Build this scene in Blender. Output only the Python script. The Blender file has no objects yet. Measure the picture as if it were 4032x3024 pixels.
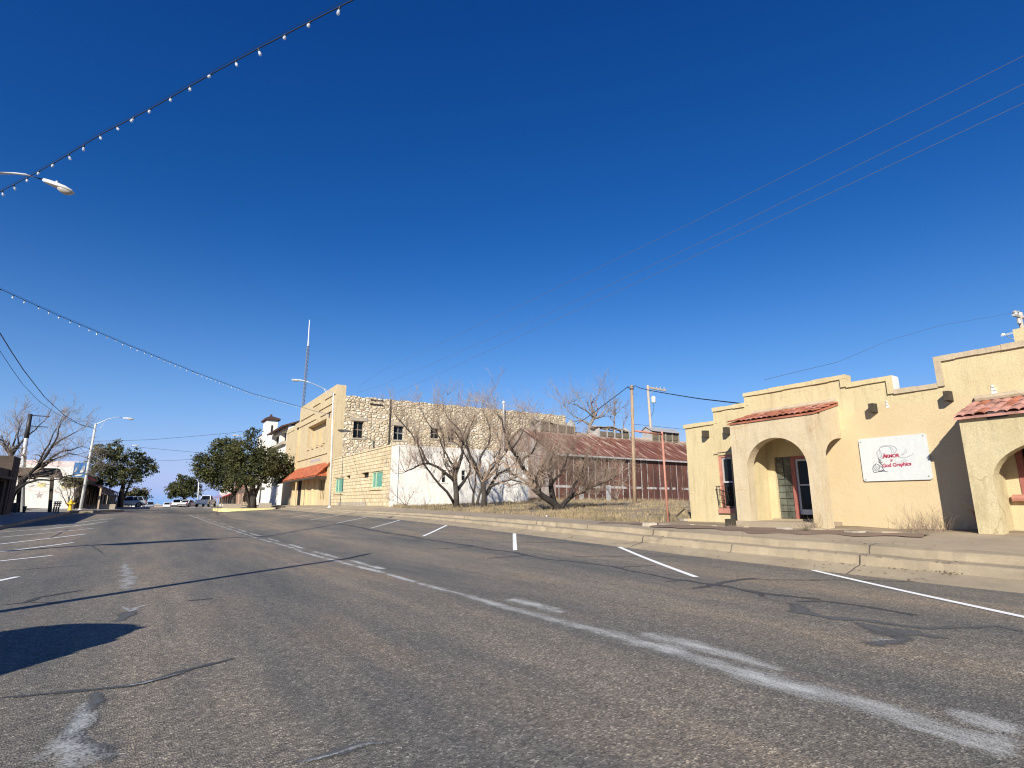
import bpy, bmesh, math, random
from mathutils import Vector, Matrix
R_ = math.radians
rnd = random.Random(7)
SC = bpy.context.scene
COL = SC.collection

# ------------------------------------------------------------------ camera model (same numbers as the photograph's)
FPX, CXP, CYP, HY, VX, EYE = 2151.0, 2016.0, 1512.0, 1982.0, 605.0, 1.4
_p = math.atan((HY - CYP) / FPX)
_fh = FPX * math.cos(_p) + (HY - CYP) * math.sin(_p)
_yaw = math.atan((CXP - VX) / _fh)
FW = Vector((math.sin(_yaw) * math.cos(_p), math.cos(_yaw) * math.cos(_p), math.sin(_p)))
RT = Vector((math.cos(_yaw), -math.sin(_yaw), 0))
UP = RT.cross(FW)
CAM = Vector((0, 0, EYE))

def ray(x, y):
    return FW * FPX + RT * (x - CXP) - UP * (y - CYP)
def at(x, y, X=None, Y=None, Z=None):
    d = ray(x, y)
    if X is not None: t = X / d.x
    elif Y is not None: t = Y / d.y
    else: t = (Z - EYE) / d.z
    return CAM + d * t

# ------------------------------------------------------------------ terrain
def tab(t, v):
    if v <= t[0][0]: return t[0][1]
    for (a, za), (b, zb) in zip(t, t[1:]):
        if v <= b: return za + (zb - za) * (v - a) / (b - a)
    return t[-1][1]
def stab(t, v, w=2.5):
    return sum(tab(t, v + k * w / 2) for k in (-2, -1, 0, 1, 2)) / 5
FAR = [(112, .85), (140, .5), (200, -.4), (400, -2.5), (3000, -6)]
T_C = [(-40, -.05), (0, -.02), (6, -.03), (13, -.08), (23, -.12), (37, -.08), (55, .12), (75, .45), (98, .8)] + FAR
T_E = [(-40, -.02), (3, 0), (5, .01), (7, .04), (9.4, .07), (12.5, .14), (18.6, .29), (28, .47), (36, .54), (50, .63), (65, .72), (80, .78), (98, .85)] + FAR
T_L = [(-40, -.05), (10, -.02), (15, 0), (20, .03), (24, .09), (28, .16), (32, .24), (36, .33), (42, .45), (55, .58), (75, .72), (98, .83)] + FAR
T_K = [(-40, 0), (20, .08), (30, .15), (36, .2), (44, .3), (56, .46), (75, .68), (98, .83)] + FAR
T_B = [(-40, .74), (6, .74), (12, .70), (15, .68), (18, .72), (21, .8), (25, .88), (30, .96), (36, 1.06), (41, 1.2), (57, 1.25), (75, 1.2), (100, 1.15), (112, 1.1), (140, .8), (200, 0), (400, -2.3), (3000, -6)]
T_S2 = [(-40, .5), (7, .5), (14, .48), (20, .43), (27, .37), (40, .30), (57, .28), (200, .27)]
XK, XL, XC, XE = -6.0, -2.1, 4.7, 11.8
def zroad(X, Y):
    zk, zl, zc, ze = stab(T_K, Y), stab(T_L, Y), stab(T_C, Y), stab(T_E, Y, 1.2)
    if X <= XL: return zk + (zl - zk) * (X - XK) / (XL - XK)
    if X <= XC: return zl + (zc - zl) * (X - XL) / (XC - XL)
    u = (X - XC) / (XE - XC)
    return zc + (ze - zc) * u
def s1(Y): return tab(T_S2, Y) * .64
def zedge(Y): return stab(T_E, Y, 1.2)
def zback(Y): return stab(T_B, Y)
def gz(X, Y):
    """height of whatever one stands on"""
    if X < XK:
        return stab(T_K, Y) + .17 + min(.15, (XK - X) * .02)
    if X <= XE: return zroad(X, Y)
    if X < 12.4: return zedge(Y) + .14 * (X - XE) / .6
    if X < 12.9: return zedge(Y) + s1(Y)
    if X < 15:
        a, b = zedge(Y) + tab(T_S2, Y), zback(Y)
        return a + (b - a) * (X - 12.9) / 2.1
    return zback(Y) + min(.45, (X - 15) * .033)
def G(x, y):
    """pixel -> point on the terrain"""
    d = ray(x, y).normalized()
    t, st = 2.0, .05
    q = CAM + d * t
    while t < 400:
        t += st * (1 + t * .02)
        q = CAM + d * t
        if q.z <= gz(q.x, q.y): break
    lo, hi = t - st * (1 + t * .02), t
    for _ in range(18):
        m = (lo + hi) / 2; q = CAM + d * m
        if q.z <= gz(q.x, q.y): hi = m
        else: lo = m
    return CAM + d * hi

# ------------------------------------------------------------------ object helpers
def tag(o, label=None, cat=None, group=None, kind=None):
    if label: o['label'] = label
    if cat: o['category'] = cat
    if group: o['group'] = group
    if kind: o['kind'] = kind
    return o
def thing(name, label, cat, loc=(0, 0, 0), group=None, rz=0):
    o = bpy.data.objects.new(name, None); COL.objects.link(o)
    o.empty_display_size = .3
    o.location = loc; o.rotation_euler.z = rz
    return tag(o, label, cat, group)
def wmat(o):
    m = Matrix.Translation(o.location) @ o.rotation_euler.to_matrix().to_4x4()
    return wmat(o.parent) @ m if o.parent else m

class MB:
    """collects faces (world coordinates) and links them as one mesh object"""
    def __init__(s): s.v = []; s.f = []; s.m = []; s.cur = 0
    def pt(s, p): s.v.append(tuple(p)); return len(s.v) - 1
    def face(s, pts):
        i = [s.pt(p) for p in pts]; s.f.append(i); s.m.append(s.cur)
    def idx(s, ids): s.f.append(list(ids)); s.m.append(s.cur)
    def box(s, x0, x1, y0, y1, z0, z1):
        c = [(x, y, z) for z in (z0, z1) for y in (y0, y1) for x in (x0, x1)]
        s.hexa(c)
    def hexa(s, c):
        b = [s.pt(p) for p in c]
        for q in ((0, 2, 3, 1), (4, 5, 7, 6), (0, 1, 5, 4), (2, 6, 7, 3), (0, 4, 6, 2), (1, 3, 7, 5)): s.idx([b[k] for k in q])
    def obox(s, c, ax, ay, az, hx, hy, hz):
        c = Vector(c); ax = Vector(ax).normalized() * hx; ay = Vector(ay).normalized() * hy; az = Vector(az).normalized() * hz
        s.hexa([c + ax * i + ay * j + az * k for k in (-1, 1) for j in (-1, 1) for i in (-1, 1)])
    def bar(s, a, b, w, h=None, up=(0, 0, 1)):
        a, b = Vector(a), Vector(b); d = b - a
        if d.length < 1e-6: return
        u = Vector(up)
        if abs(d.normalized().dot(u)) > .98: u = Vector((1, 0, 0))
        sd = d.cross(u).normalized(); u2 = sd.cross(d).normalized()
        s.obox((a + b) / 2, d, sd, u2, d.length / 2, w / 2, (h or w) / 2)
    def tube(s, pts, rad, n=6, cap=True):
        pts = [Vector(p) for p in pts]
        if not isinstance(rad, (list, tuple)): rad = [rad] * len(pts)
        rings = []; ref = None
        for i, p in enumerate(pts):
            d = (pts[min(i + 1, len(pts) - 1)] - pts[max(i - 1, 0)])
            if d.length < 1e-9: d = Vector((0, 0, 1))
            d.normalize()
            if ref is None:
                ref = Vector((0, 0, 1)) if abs(d.z) < .9 else Vector((1, 0, 0))
            a = d.cross(ref)
            if a.length < 1e-5: a = d.orthogonal()
            a.normalize(); b = d.cross(a); pass
            rings.append([s.pt(p + (a * math.cos(k * 2 * math.pi / n) + b * math.sin(k * 2 * math.pi / n)) * rad[i]) for k in range(n)])
        for r0, r1 in zip(rings, rings[1:]):
            for k in range(n): s.idx([r0[k], r0[(k + 1) % n], r1[(k + 1) % n], r1[k]])
        if cap:
            s.idx(rings[0][::-1]); s.idx(rings[-1])
    def lathe(s, c, prof, n=12, axis='z'):
        c = Vector(c); rings = []
        for r, h in prof:
            ring = []
            for k in range(n):
                a = 2 * math.pi * k / n
                o = {'z': (r * math.cos(a), r * math.sin(a), h), 'x': (h, r * math.cos(a), r * math.sin(a)), 'y': (r * math.cos(a), h, r * math.sin(a))}[axis]
                ring.append(s.pt(c + Vector(o)))
            rings.append(ring)
        for r0, r1 in zip(rings, rings[1:]):
            for k in range(n): s.idx([r0[k], r0[(k + 1) % n], r1[(k + 1) % n], r1[k]])
        s.idx(rings[0][::-1]); s.idx(rings[-1])
    def prism(s, poly, ext):
        """planar polygon (3-D points) extruded by a vector"""
        e = Vector(ext); a = [s.pt(p) for p in poly]; b = [s.pt(Vector(p) + e) for p in poly]; n = len(poly)
        s.idx(a[::-1]); s.idx(b)
        for k in range(n): s.idx([a[k], a[(k + 1) % n], b[(k + 1) % n], b[k]])
    def loft(s, secs, close=True):
        rings = [[s.pt(p) for p in q] for q in secs]; n = len(rings[0])
        for r0, r1 in zip(rings, rings[1:]):
            for k in range(n): s.idx([r0[k], r0[(k + 1) % n], r1[(k + 1) % n], r1[k]])
        if close: s.idx(rings[0][::-1]); s.idx(rings[-1])
    def build(s, name, mats, parent=None, smooth=False, fix=True, bevel=0):
        me = bpy.data.meshes.new(name)
        inv = wmat(parent).inverted() if parent else None
        vs = [tuple(inv @ Vector(p)) for p in s.v] if inv else s.v
        me.from_pydata(vs, [], s.f)
        if not isinstance(mats, (list, tuple)): mats = [mats]
        for m in mats: me.materials.append(m)
        if len(mats) > 1: me.polygons.foreach_set('material_index', s.m)
        if fix:
            b = bmesh.new(); b.from_mesh(me)
            bmesh.ops.recalc_face_normals(b, faces=b.faces); b.to_mesh(me); b.free()
        if smooth: me.polygons.foreach_set('use_smooth', [True] * len(me.polygons))
        me.update()
        o = bpy.data.objects.new(name, me); COL.objects.link(o)
        if parent: o.parent = parent
        if bevel:
            md = o.modifiers.new('bevel', 'BEVEL'); md.width = bevel; md.segments = 2; md.limit_method = 'ANGLE'; md.angle_limit = R_(40)
        return o

def copy_tree(o, parent=None):
    c = o.copy(); COL.objects.link(c); c.parent = parent
    for ch in list(o.children): copy_tree(ch, c)
    return c

# wall (constant X or constant Y plane) with rectangular openings, front sheet + reveals
def wall_holes(mb, axis, w, u0, u1, z0, z1, holes, depth, ztop=None):
    """axis 'x': plane X=w, u runs along Y; axis 'y': plane Y=w, u runs along X. depth: signed reveal depth"""
    def P(u, z, d=0): return (w + d, u, z) if axis == 'x' else (u, w + d, z)
    us = sorted({u0, u1} | {h[0] for h in holes} | {h[1] for h in holes})
    zs = sorted({z0, z1} | {h[2] for h in holes} | {h[3] for h in holes})
    def zt(u, z): return z if (z < z1 or ztop is None) else ztop(u)
    for ua, ub in zip(us, us[1:]):
        for za, zb in zip(zs, zs[1:]):
            um, zm = (ua + ub) / 2, (za + zb) / 2
            if any(h[0] < um < h[1] and h[2] < zm < h[3] for h in holes): continue
            mb.face([P(ua, za), P(ub, za), P(ub, zt(ub, zb)), P(ua, zt(ua, zb))])
    for a, b, c, d in holes:
        for (ua, za), (ub, zb) in (((a, c), (b, c)), ((b, c), (b, d)), ((b, d), (a, d)), ((a, d), (a, c))):
            mb.face([P(ua, za), P(ub, zb), P(ub, zb, depth), P(ua, za, depth)])

def arch_wall(mb, axis, w, t, u0, u1, z0, ztop, a0, a1, zs, rise, n=20, back=True, power=2.0):
    """wall of thickness t pierced by an arch from a0..a1, springing at zs"""
    def P(u, z, d): return (w + d, u, z) if axis == 'x' else (u, w + d, z)
    zt = ztop if callable(ztop) else (lambda u: ztop)
    arc = []
    for k in range(n + 1):
        th = math.pi * k / n
        c, sn = math.cos(th), math.sin(th)
        u = (a0 + a1) / 2 - (a1 - a0) / 2 * math.copysign(abs(c) ** (2 / power), c)
        arc.append((u, zs + rise * sn ** (2 / power)))
    for d in ((0, t) if back else (0,)):
        mb.face([P(u0, z0, d), P(a0, z0, d), P(a0, zs, d), P(a0, zt(a0), d), P(u0, zt(u0), d)])
        mb.face([P(a1, z0, d), P(u1, z0, d), P(u1, zt(u1), d), P(a1, zt(a1), d), P(a1, zs, d)])
        for (ua, za), (ub, zb) in zip(arc, arc[1:]):
            mb.face([P(ua, za, d), P(ub, zb, d), P(ub, zt(ub), d), P(ua, zt(ua), d)])
    path = [(a0, z0)] + arc + [(a1, z0)]
    for (ua, za), (ub, zb) in zip(path, path[1:]):
        mb.face([P(ua, za, 0), P(ub, zb, 0), P(ub, zb, t), P(ua, za, t)])
    for u in (u0, u1):
        mb.face([P(u, z0, 0), P(u, z0, t), P(u, zt(u), t), P(u, zt(u), 0)])
    mb.face([P(u0, zt(u0), 0), P(u1, zt(u1), 0), P(u1, zt(u1), t), P(u0, zt(u0), t)])

# ------------------------------------------------------------------ materials
def newmat(name):
    m = bpy.data.materials.new(name); m.use_nodes = True
    nt = m.node_tree; b = nt.nodes['Principled BSDF']
    return m, nt, b
class NB:
    def __init__(s, nt): s.nt = nt; s.pos = None
    def n(s, t, **k):
        o = s.nt.nodes.new(t)
        for a, v in k.items(): setattr(o, a, v)
        return o
    def l(s, a, b): s.nt.links.new(a, b)
    def vec(s, scale=(1, 1, 1), rot=(0, 0, 0)):
        if s.pos is None: s.pos = s.n('ShaderNodeNewGeometry').outputs['Position']
        mp = s.n('ShaderNodeMapping'); mp.inputs['Scale'].default_value = scale; mp.inputs['Rotation'].default_value = rot
        s.l(s.pos, mp.inputs['Vector']); return mp.outputs['Vector']
    def noise(s, scale=1, detail=4, rough=.55, sc=(1, 1, 1), dist=0):
        q = s.n('ShaderNodeTexNoise'); q.inputs['Scale'].default_value = scale; q.inputs['Detail'].default_value = detail
        q.inputs['Roughness'].default_value = rough; q.inputs['Distortion'].default_value = dist
        s.l(s.vec(sc), q.inputs['Vector']); return q.outputs['Fac']
    def ramp(s, fac, stops):
        r = s.n('ShaderNodeValToRGB'); e = r.color_ramp.elements
        while len(e) < len(stops): e.new(.5)
        for i, (p, c) in enumerate(stops):
            e[i].position = p; e[i].color = (*c, 1) if not isinstance(c, (int, float)) else (c, c, c, 1)
        s.l(fac, r.inputs['Fac']); return r.outputs['Color']
    def mix(s, fac, a, b, mode='MIX'):
        q = s.n('ShaderNodeMix', data_type='RGBA', blend_type=mode)
        for sk, v in ((q.inputs['Factor'], fac), (q.inputs['A'], a), (q.inputs['B'], b)):
            if hasattr(v, 'links'): s.l(v, sk)
            elif isinstance(v, (int, float)): sk.default_value = v
            else: sk.default_value = (*v, 1)
        return q.outputs['Result']
    def math(s, op, a, b=None, c=None):
        q = s.n('ShaderNodeMath', operation=op)
        for k, v in enumerate((a, b, c)):
            if v is None: continue
            if hasattr(v, 'links'): s.l(v, q.inputs[k])
            else: q.inputs[k].default_value = v
        return q.outputs[0]
    def bump(s, b, h, strength=.3, dist=.02):
        q = s.n('ShaderNodeBump'); q.inputs['Strength'].default_value = strength; q.inputs['Distance'].default_value = dist
        s.l(h, q.inputs['Height']); s.l(q.outputs['Normal'], b.inputs['Normal'])
def simple(name, col, rough=.7, metal=0, var=.15, scale=3, sc=(1, 1, 1), bump=0, bscale=40, col2=None):
    m, nt, b = newmat(name); q = NB(nt)
    c2 = col2 or tuple(c * (1 - var) for c in col); c1 = col if col2 else tuple(min(1, c * (1 + var * .6)) for c in col)
    q.l(q.ramp(q.noise(scale, 5, .6, sc), [(.3, c2), (.7, c1)]), b.inputs['Base Color'])
    b.inputs['Roughness'].default_value = rough; b.inputs['Metallic'].default_value = metal
    if bump: q.bump(b, q.noise(bscale, 3), bump, .01)
    return m
def plain(name, col, rough=.5, metal=0, coat=0, trans=0, ior=1.45):
    m, nt, b = newmat(name)
    b.inputs['Base Color'].default_value = (*col, 1); b.inputs['Roughness'].default_value = rough; b.inputs['Metallic'].default_value = metal
    b.inputs['Coat Weight'].default_value = coat; b.inputs['Transmission Weight'].default_value = trans; b.inputs['IOR'].default_value = ior
    return m

M = {}
def mk_asphalt():
    m, nt, b = newmat('asphalt'); q = NB(nt)
    v = q.n('ShaderNodeTexVoronoi', feature='F1'); v.inputs['Scale'].default_value = 66; q.l(q.vec(), v.inputs['Vector'])
    sp = q.n('ShaderNodeSeparateColor'); q.l(v.outputs['Color'], sp.inputs[0])
    agg = q.ramp(sp.outputs[0], [(0, (.098, .087, .073)), (.3, (.160, .139, .115)), (.75, (.238, .205, .167)), (.93, (.33, .285, .232)), (1, (.50, .44, .35))])
    big = q.ramp(q.noise(.55, 4, .6, (1, .22, 1)), [(.32, (.70, .76, .80)), (.5, (.95, .96, .96)), (.68, (1.2, 1.09, .97))])
    c = q.mix(1, agg, big, 'MULTIPLY')
    fine = q.ramp(q.noise(7, 5, .65), [(.3, .84), (.7, 1.12)])
    c = q.mix(1, c, fine, 'MULTIPLY')
    # long worn wheel lanes along the street
    sx = q.n('ShaderNodeSeparateXYZ'); q.l(q.vec(), sx.inputs[0])
    wob = q.math('ADD', sx.outputs[0], q.math('MULTIPLY', q.noise(.25, 2, .5, (1, .3, 1)), 1.6))
    lane = q.math('SINE', q.math('MULTIPLY', wob, 1.9))
    c = q.mix(1, c, q.ramp(q.math('MULTIPLY_ADD', lane, .5, .5), [(0, (.80, .83, .86)), (1, (1.10, 1.07, 1.02))]), 'MULTIPLY')
    wp = q.ramp(q.noise(2.6, 4, .6, (1, .12, 1)), [(.4, (.86, .88, .9)), (.6, (1.08, 1.06, 1.03))]); c = q.mix(1, c, wp, 'MULTIPLY')
    # spilled blotches, dark
    bl = q.ramp(q.noise(1.3, 3, .5), [(.66, 0), (.74, 1)])
    c = q.mix(q.math('MULTIPLY', bl, .25), c, (.06, .055, .052))
    q.l(c, b.inputs['Base Color']); b.inputs['Roughness'].default_value = .85
    q.bump(b, q.math('ADD', v.outputs['Distance'], q.noise(120, 2)), .55, .012)
    return m
def mk_stucco(name, c1, c2, stain, amount=.5, sy=1.0):
    m, nt, b = newmat(name); q = NB(nt)
    c = q.ramp(q.noise(1.1, 6, .62), [(.3, c2), (.68, c1)])
    c = q.mix(1, c, q.ramp(q.noise(38, 3, .7), [(.3, .8), (.7, 1.1)]), 'MULTIPLY')
    st = q.ramp(q.noise(1.7, 7, .68, (1.6, 1.6, .5 * sy)), [(.52, 0), (.72, 1)])
    c = q.mix(q.math('MULTIPLY', st, amount), c, stain)
    # hairline cracks and rain streaks
    nzv = q.n('ShaderNodeTexNoise'); nzv.inputs['Scale'].default_value = 1.3; nzv.inputs['Detail'].default_value = 4; q.l(q.vec(), nzv.inputs['Vector'])
    ad = q.n('ShaderNodeVectorMath', operation='MULTIPLY_ADD'); q.l(nzv.outputs['Color'], ad.inputs[0]); ad.inputs[1].default_value = (.6, .6, .6); q.l(q.vec((.55, .55, .7)), ad.inputs[2])
    vc = q.n('ShaderNodeTexVoronoi', feature='DISTANCE_TO_EDGE'); vc.inputs['Scale'].default_value = 1; q.l(ad.outputs[0], vc.inputs['Vector'])
    ck = q.math('MULTIPLY', q.math('LESS_THAN', vc.outputs['Distance'], .008), q.ramp(q.noise(.6, 3), [(.5, 0), (.56, 1)]))
    c = q.mix(q.math('MULTIPLY', ck, .5), c, stain)
    sk = q.ramp(q.noise(3.2, 5, .7, (2.2, 2.2, .22)), [(.5, 1), (.72, .78)]); c = q.mix(.8, c, sk, 'MULTIPLY')
    q.l(c, b.inputs['Base Color']); b.inputs['Roughness'].default_value = .9
    q.bump(b, q.math('ADD', q.noise(45, 4, .7), q.math('MULTIPLY', q.noise(5, 4, .6), 1.6)), .6, .014)
    return m
def mk_patched(name, cream, tan, stain, zc):
    m = mk_stucco(name, *cream, stain, .3); nt = m.node_tree; b = nt.nodes['Principled BSDF']; q = NB(nt)
    old = b.inputs['Base Color'].links[0].from_socket
    t = q.ramp(q.noise(1.1, 6, .62), [(.3, tan[1]), (.68, tan[0])]); t = q.mix(1, t, q.ramp(q.noise(38, 3, .7), [(.3, .8), (.7, 1.1)]), 'MULTIPLY')
    sx = q.n('ShaderNodeSeparateXYZ'); q.l(q.vec(), sx.inputs[0])
    zz = q.math('ADD', sx.outputs[2], q.math('MULTIPLY', q.math('SUBTRACT', q.noise(.8, 4, .6), .5), .8))
    zz = q.math('ADD', zz, q.math('MULTIPLY', q.math('MAXIMUM', q.math('SUBTRACT', sx.outputs[1], 7.6), 0), 1.2))
    mr = q.n('ShaderNodeMapRange'); mr.inputs[1].default_value = zc - .06; mr.inputs[2].default_value = zc + .08; q.l(zz, mr.inputs[0])
    q.l(q.mix(mr.outputs[0], t, old), b.inputs['Base Color']); return m
def mk_stone():
    m, nt, b = newmat('rubble_stone'); q = NB(nt)
    nz = q.n('ShaderNodeTexNoise'); nz.inputs['Scale'].default_value = .9; nz.inputs['Detail'].default_value = 2; q.l(q.vec(), nz.inputs['Vector'])
    mp = q.n('ShaderNodeMapping'); mp.inputs['Scale'].default_value = (2.2, 1.2, 3.4)
    add = q.n('ShaderNodeVectorMath', operation='MULTIPLY_ADD'); q.l(nz.outputs['Color'], add.inputs[0]); add.inputs[1].default_value = (.3, .3, .3); q.l(q.vec(), add.inputs[2])
    q.l(add.outputs[0], mp.inputs['Vector'])
    v1 = q.n('ShaderNodeTexVoronoi', feature='F1'); v2 = q.n('ShaderNodeTexVoronoi', feature='DISTANCE_TO_EDGE')
    for v in (v1, v2): v.inputs['Scale'].default_value = 1.0; v.inputs['Randomness'].default_value = .72; q.l(mp.outputs[0], v.inputs['Vector'])
    sp = q.n('ShaderNodeSeparateColor'); q.l(v1.outputs['Color'], sp.inputs[0])
    c = q.ramp(sp.outputs[0], [(0, (.50, .40, .26)), (.4, (.60, .505, .355)), (.75, (.67, .585, .435)), (1, (.73, .66, .53))])
    c = q.mix(1, c, q.ramp(q.noise(6, 5, .65), [(.3, .72), (.7, 1.1)]), 'MULTIPLY')
    edge = q.ramp(v2.outputs['Distance'], [(.02, 0), (.09, 1)])
    mort = q.ramp(q.noise(.5, 2), [(.35, (.40, .31, .20)), (.65, (.54, .44, .31))])
    c = q.mix(edge, mort, c)
    q.l(c, b.inputs['Base Color']); b.inputs['Roughness'].default_value = .95
    q.bump(b, q.math('ADD', q.ramp(v2.outputs['Distance'], [(0, 0), (.22, 1)]), q.math('MULTIPLY', q.noise(7, 4), .5)), 1, .09)
    return m
def mk_brick(name, c1, c2, mortar, w, h, mort=.012, offs='yz', bump=.5, stain=None):
    m, nt, b = newmat(name); q = NB(nt)
    sx = q.n('ShaderNodeSeparateXYZ'); q.l(q.vec(), sx.inputs[0]); cb = q.n('ShaderNodeCombineXYZ')
    q.l(sx.outputs['XYZ'.index(offs[0].upper())], cb.inputs[0]); q.l(sx.outputs['XYZ'.index(offs[1].upper())], cb.inputs[1])
    br = q.n('ShaderNodeTexBrick'); br.inputs['Scale'].default_value = 1; br.inputs['Brick Width'].default_value = w; br.inputs['Row Height'].default_value = h
    br.inputs['Mortar Size'].default_value = mort; br.inputs['Color1'].default_value = (*c1, 1); br.inputs['Color2'].default_value = (*c2, 1); br.inputs['Mortar'].default_value = (*mortar, 1)
    q.l(cb.outputs[0], br.inputs['Vector'])
    c = q.mix(1, br.outputs['Color'], q.ramp(q.noise(1.5, 6, .65), [(.3, .8), (.7, 1.12)]), 'MULTIPLY')
    if stain: c = q.mix(q.math('MULTIPLY', q.ramp(q.noise(.9, 6, .7), [(.5, 0), (.7, 1)]), .6), c, stain)
    q.l(c, b.inputs['Base Color']); b.inputs['Roughness'].default_value = .92
    q.bump(b, q.math('SUBTRACT', q.noise(9, 4), br.outputs['Fac']), bump, .03)
    return m
def mk_rust_wall():
    m, nt, b = newmat('rusted_sheet_wall'); q = NB(nt)
    sx = q.n('ShaderNodeSeparateXYZ'); q.l(q.vec(), sx.inputs[0]); X, Z = sx.outputs[0], sx.outputs[2]
    c = q.ramp(q.noise(1.2, 6, .65, (1.5, 1, .5)), [(.28, (.05, .02, .014)), (.5, (.095, .036, .024)), (.72, (.165, .07, .045))])
    u = q.math('DIVIDE', X, 1.05); fl = q.math('FLOOR', u); fr = q.math('FRACT', u)
    wn = q.n('ShaderNodeTexWhiteNoise', noise_dimensions='1D'); q.l(fl, wn.inputs['W'])
    pan = q.ramp(wn.outputs['Value'], [(0, .65), (.5, 1.0), (1, 1.35)]); c = q.mix(1, c, pan, 'MULTIPLY')
    wn2 = q.n('ShaderNodeTexWhiteNoise', noise_dimensions='1D'); q.l(q.math('ADD', fl, 31.7), wn2.inputs['W'])
    wd = q.math('MULTIPLY_ADD', wn2.outputs['Value'], .17, .0)
    strip = q.math('LESS_THAN', fr, wd)
    brk = q.ramp(q.noise(2.2, 4, .6, (3, 1, 1)), [(.36, 0), (.46, 1)])
    strip = q.math('MULTIPLY', strip, brk)
    band = q.math('LESS_THAN', q.math('ABSOLUTE', q.math('SUBTRACT', Z, 3.22)), .13)
    band = q.math('MULTIPLY', band, q.ramp(q.noise(.55, 3, .6, (1.6, 1, 1)), [(.42, 0), (.5, 1)]))
    pale = q.ramp(q.noise(3, 4), [(.3, (.27, .24, .22)), (.7, (.50, .47, .45))])
    c = q.mix(q.math('MAXIMUM', strip, band), c, pale)
    q.l(c, b.inputs['Base Color']); b.inputs['Roughness'].default_value = .8
    wv = q.math('SINE', q.math('MULTIPLY', X, 2 * math.pi / .1)); q.bump(b, wv, .5, .02)
    return m
def mk_rust_roof():
    m, nt, b = newmat('rusted_sheet_roof'); q = NB(nt)
    c = q.ramp(q.noise(1.0, 7, .66, (2.6, .32, .32)), [(.3, (.085, .028, .017)), (.45, (.15, .05, .03)), (.55, (.23, .09, .056)), (.6, (.44, .27, .2)), (.66, (.64, .55, .47))])
    sx = q.n('ShaderNodeSeparateXYZ'); q.l(q.vec(), sx.inputs[0])
    top = q.ramp(q.math('ADD', sx.outputs[2], q.math('MULTIPLY', q.noise(1.6, 5, .7, (2, .4, .4)), 2.4)), [(.0, 0), (1, 0)])
    r = q.n('ShaderNodeMapRange'); r.inputs[1].default_value = 10.7; r.inputs[2].default_value = 11.6
    q.l(q.math('ADD', sx.outputs[2], q.math('MULTIPLY', q.noise(1.3, 5, .7, (2, .5, .5)), 2.4)), r.inputs[0])
    c = q.mix(q.math('MULTIPLY', r.outputs[0], .75), c, (.60, .50, .40))
    c = q.mix(1, c, q.ramp(q.noise(14, 3), [(.3, .8), (.7, 1.15)]), 'MULTIPLY')
    q.l(c, b.inputs['Base Color']); b.inputs['Roughness'].default_value = .75
    wv = q.math('SINE', q.math('MULTIPLY', sx.outputs[0], 2 * math.pi / .1)); q.bump(b, wv, .6, .02)
    return m
def mk_worn_paint(name, col, lo, hi, scale=9, sc=(1, 1, 1), soft=.3):
    m, nt, b = newmat(name); q = NB(nt)
    b.inputs['Base Color'].default_value = (*col, 1); b.inputs['Roughness'].default_value = .8
    at_ = q.n('ShaderNodeAttribute', attribute_name='edge')
    nn = q.math('ADD', q.math('ADD', q.math('MULTIPLY', q.noise(scale, 6, .75, sc), .45), q.math('MULTIPLY', q.noise(60, 2, .6), .35)), q.math('MULTIPLY', q.noise(.9, 3, .6), .2))
    f = q.ramp(q.math('ADD', nn, q.math('MULTIPLY', q.math('POWER', q.math('SUBTRACT', 1, at_.outputs['Fac']), 1.6), soft)), [(lo, 0), (hi, 1)])
    tr = q.n('ShaderNodeBsdfTransparent'); mx = q.n('ShaderNodeMixShader')
    q.l(f, mx.inputs[0]); q.l(b.outputs[0], mx.inputs[1]); q.l(tr.outputs[0], mx.inputs[2])
    q.l(mx.outputs[0], nt.nodes['Material Output'].inputs['Surface'])
    return m
def mk_leaf(name, a, b_, c_):
    m, nt, b = newmat(name); q = NB(nt)
    c = q.ramp(q.noise(.55, 3, .6), [(.3, a), (.5, b_), (.7, c_)])
    c = q.mix(1, c, q.ramp(q.noise(5, 2, .6), [(.3, .55), (.7, 1.5)]), 'MULTIPLY')
    q.l(c, b.inputs['Base Color']); b.inputs['Roughness'].default_value = .75; b.inputs['Specular IOR Level'].default_value = .2
    return m
def mk_concrete(name, c1, c2, stain=(.2, .16, .12), amt=.5, joint=0):
    m, nt, b = newmat(name); q = NB(nt)
    c = q.ramp(q.noise(1.6, 7, .68, (1, .45, 1)), [(.28, c2), (.7, c1)])
    c = q.mix(q.math('MULTIPLY', q.ramp(q.noise(.8, 6, .7, (1, .6, 2)), [(.52, 0), (.72, 1)]), amt), c, stain)
    c = q.mix(1, c, q.ramp(q.noise(60, 3, .7), [(.3, .82), (.7, 1.12)]), 'MULTIPLY')
    if joint:
        sx = q.n('ShaderNodeSeparateXYZ'); q.l(q.vec(), sx.inputs[0])
        fr = q.math('FRACT', q.math('DIVIDE', q.math('ADD', sx.outputs[1], q.math('MULTIPLY', q.noise(3, 3), .12)), joint))
        jl = q.math('MULTIPLY', q.math('LESS_THAN', fr, .011), q.ramp(q.noise(.7, 2), [(.36, 0), (.42, 1)])); c = q.mix(jl, c, (.06, .05, .04))
        band = q.ramp(q.noise(.35, 5, .65, (2.5, 1, 5)), [(.5, 0), (.68, 1)]); c = q.mix(q.math('MULTIPLY', band, .35), c, (.17, .15, .12))
    q.l(c, b.inputs['Base Color']); b.inputs['Roughness'].default_value = .92
    q.bump(b, q.math('ADD', q.noise(70, 3, .7), q.noise(6, 5, .7)), .45, .014)
    return m
M['asphalt'] = mk_asphalt()
M['concrete'] = mk_concrete('kerb_concrete', (.40, .325, .22), (.265, .21, .14), joint=3.05)
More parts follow.
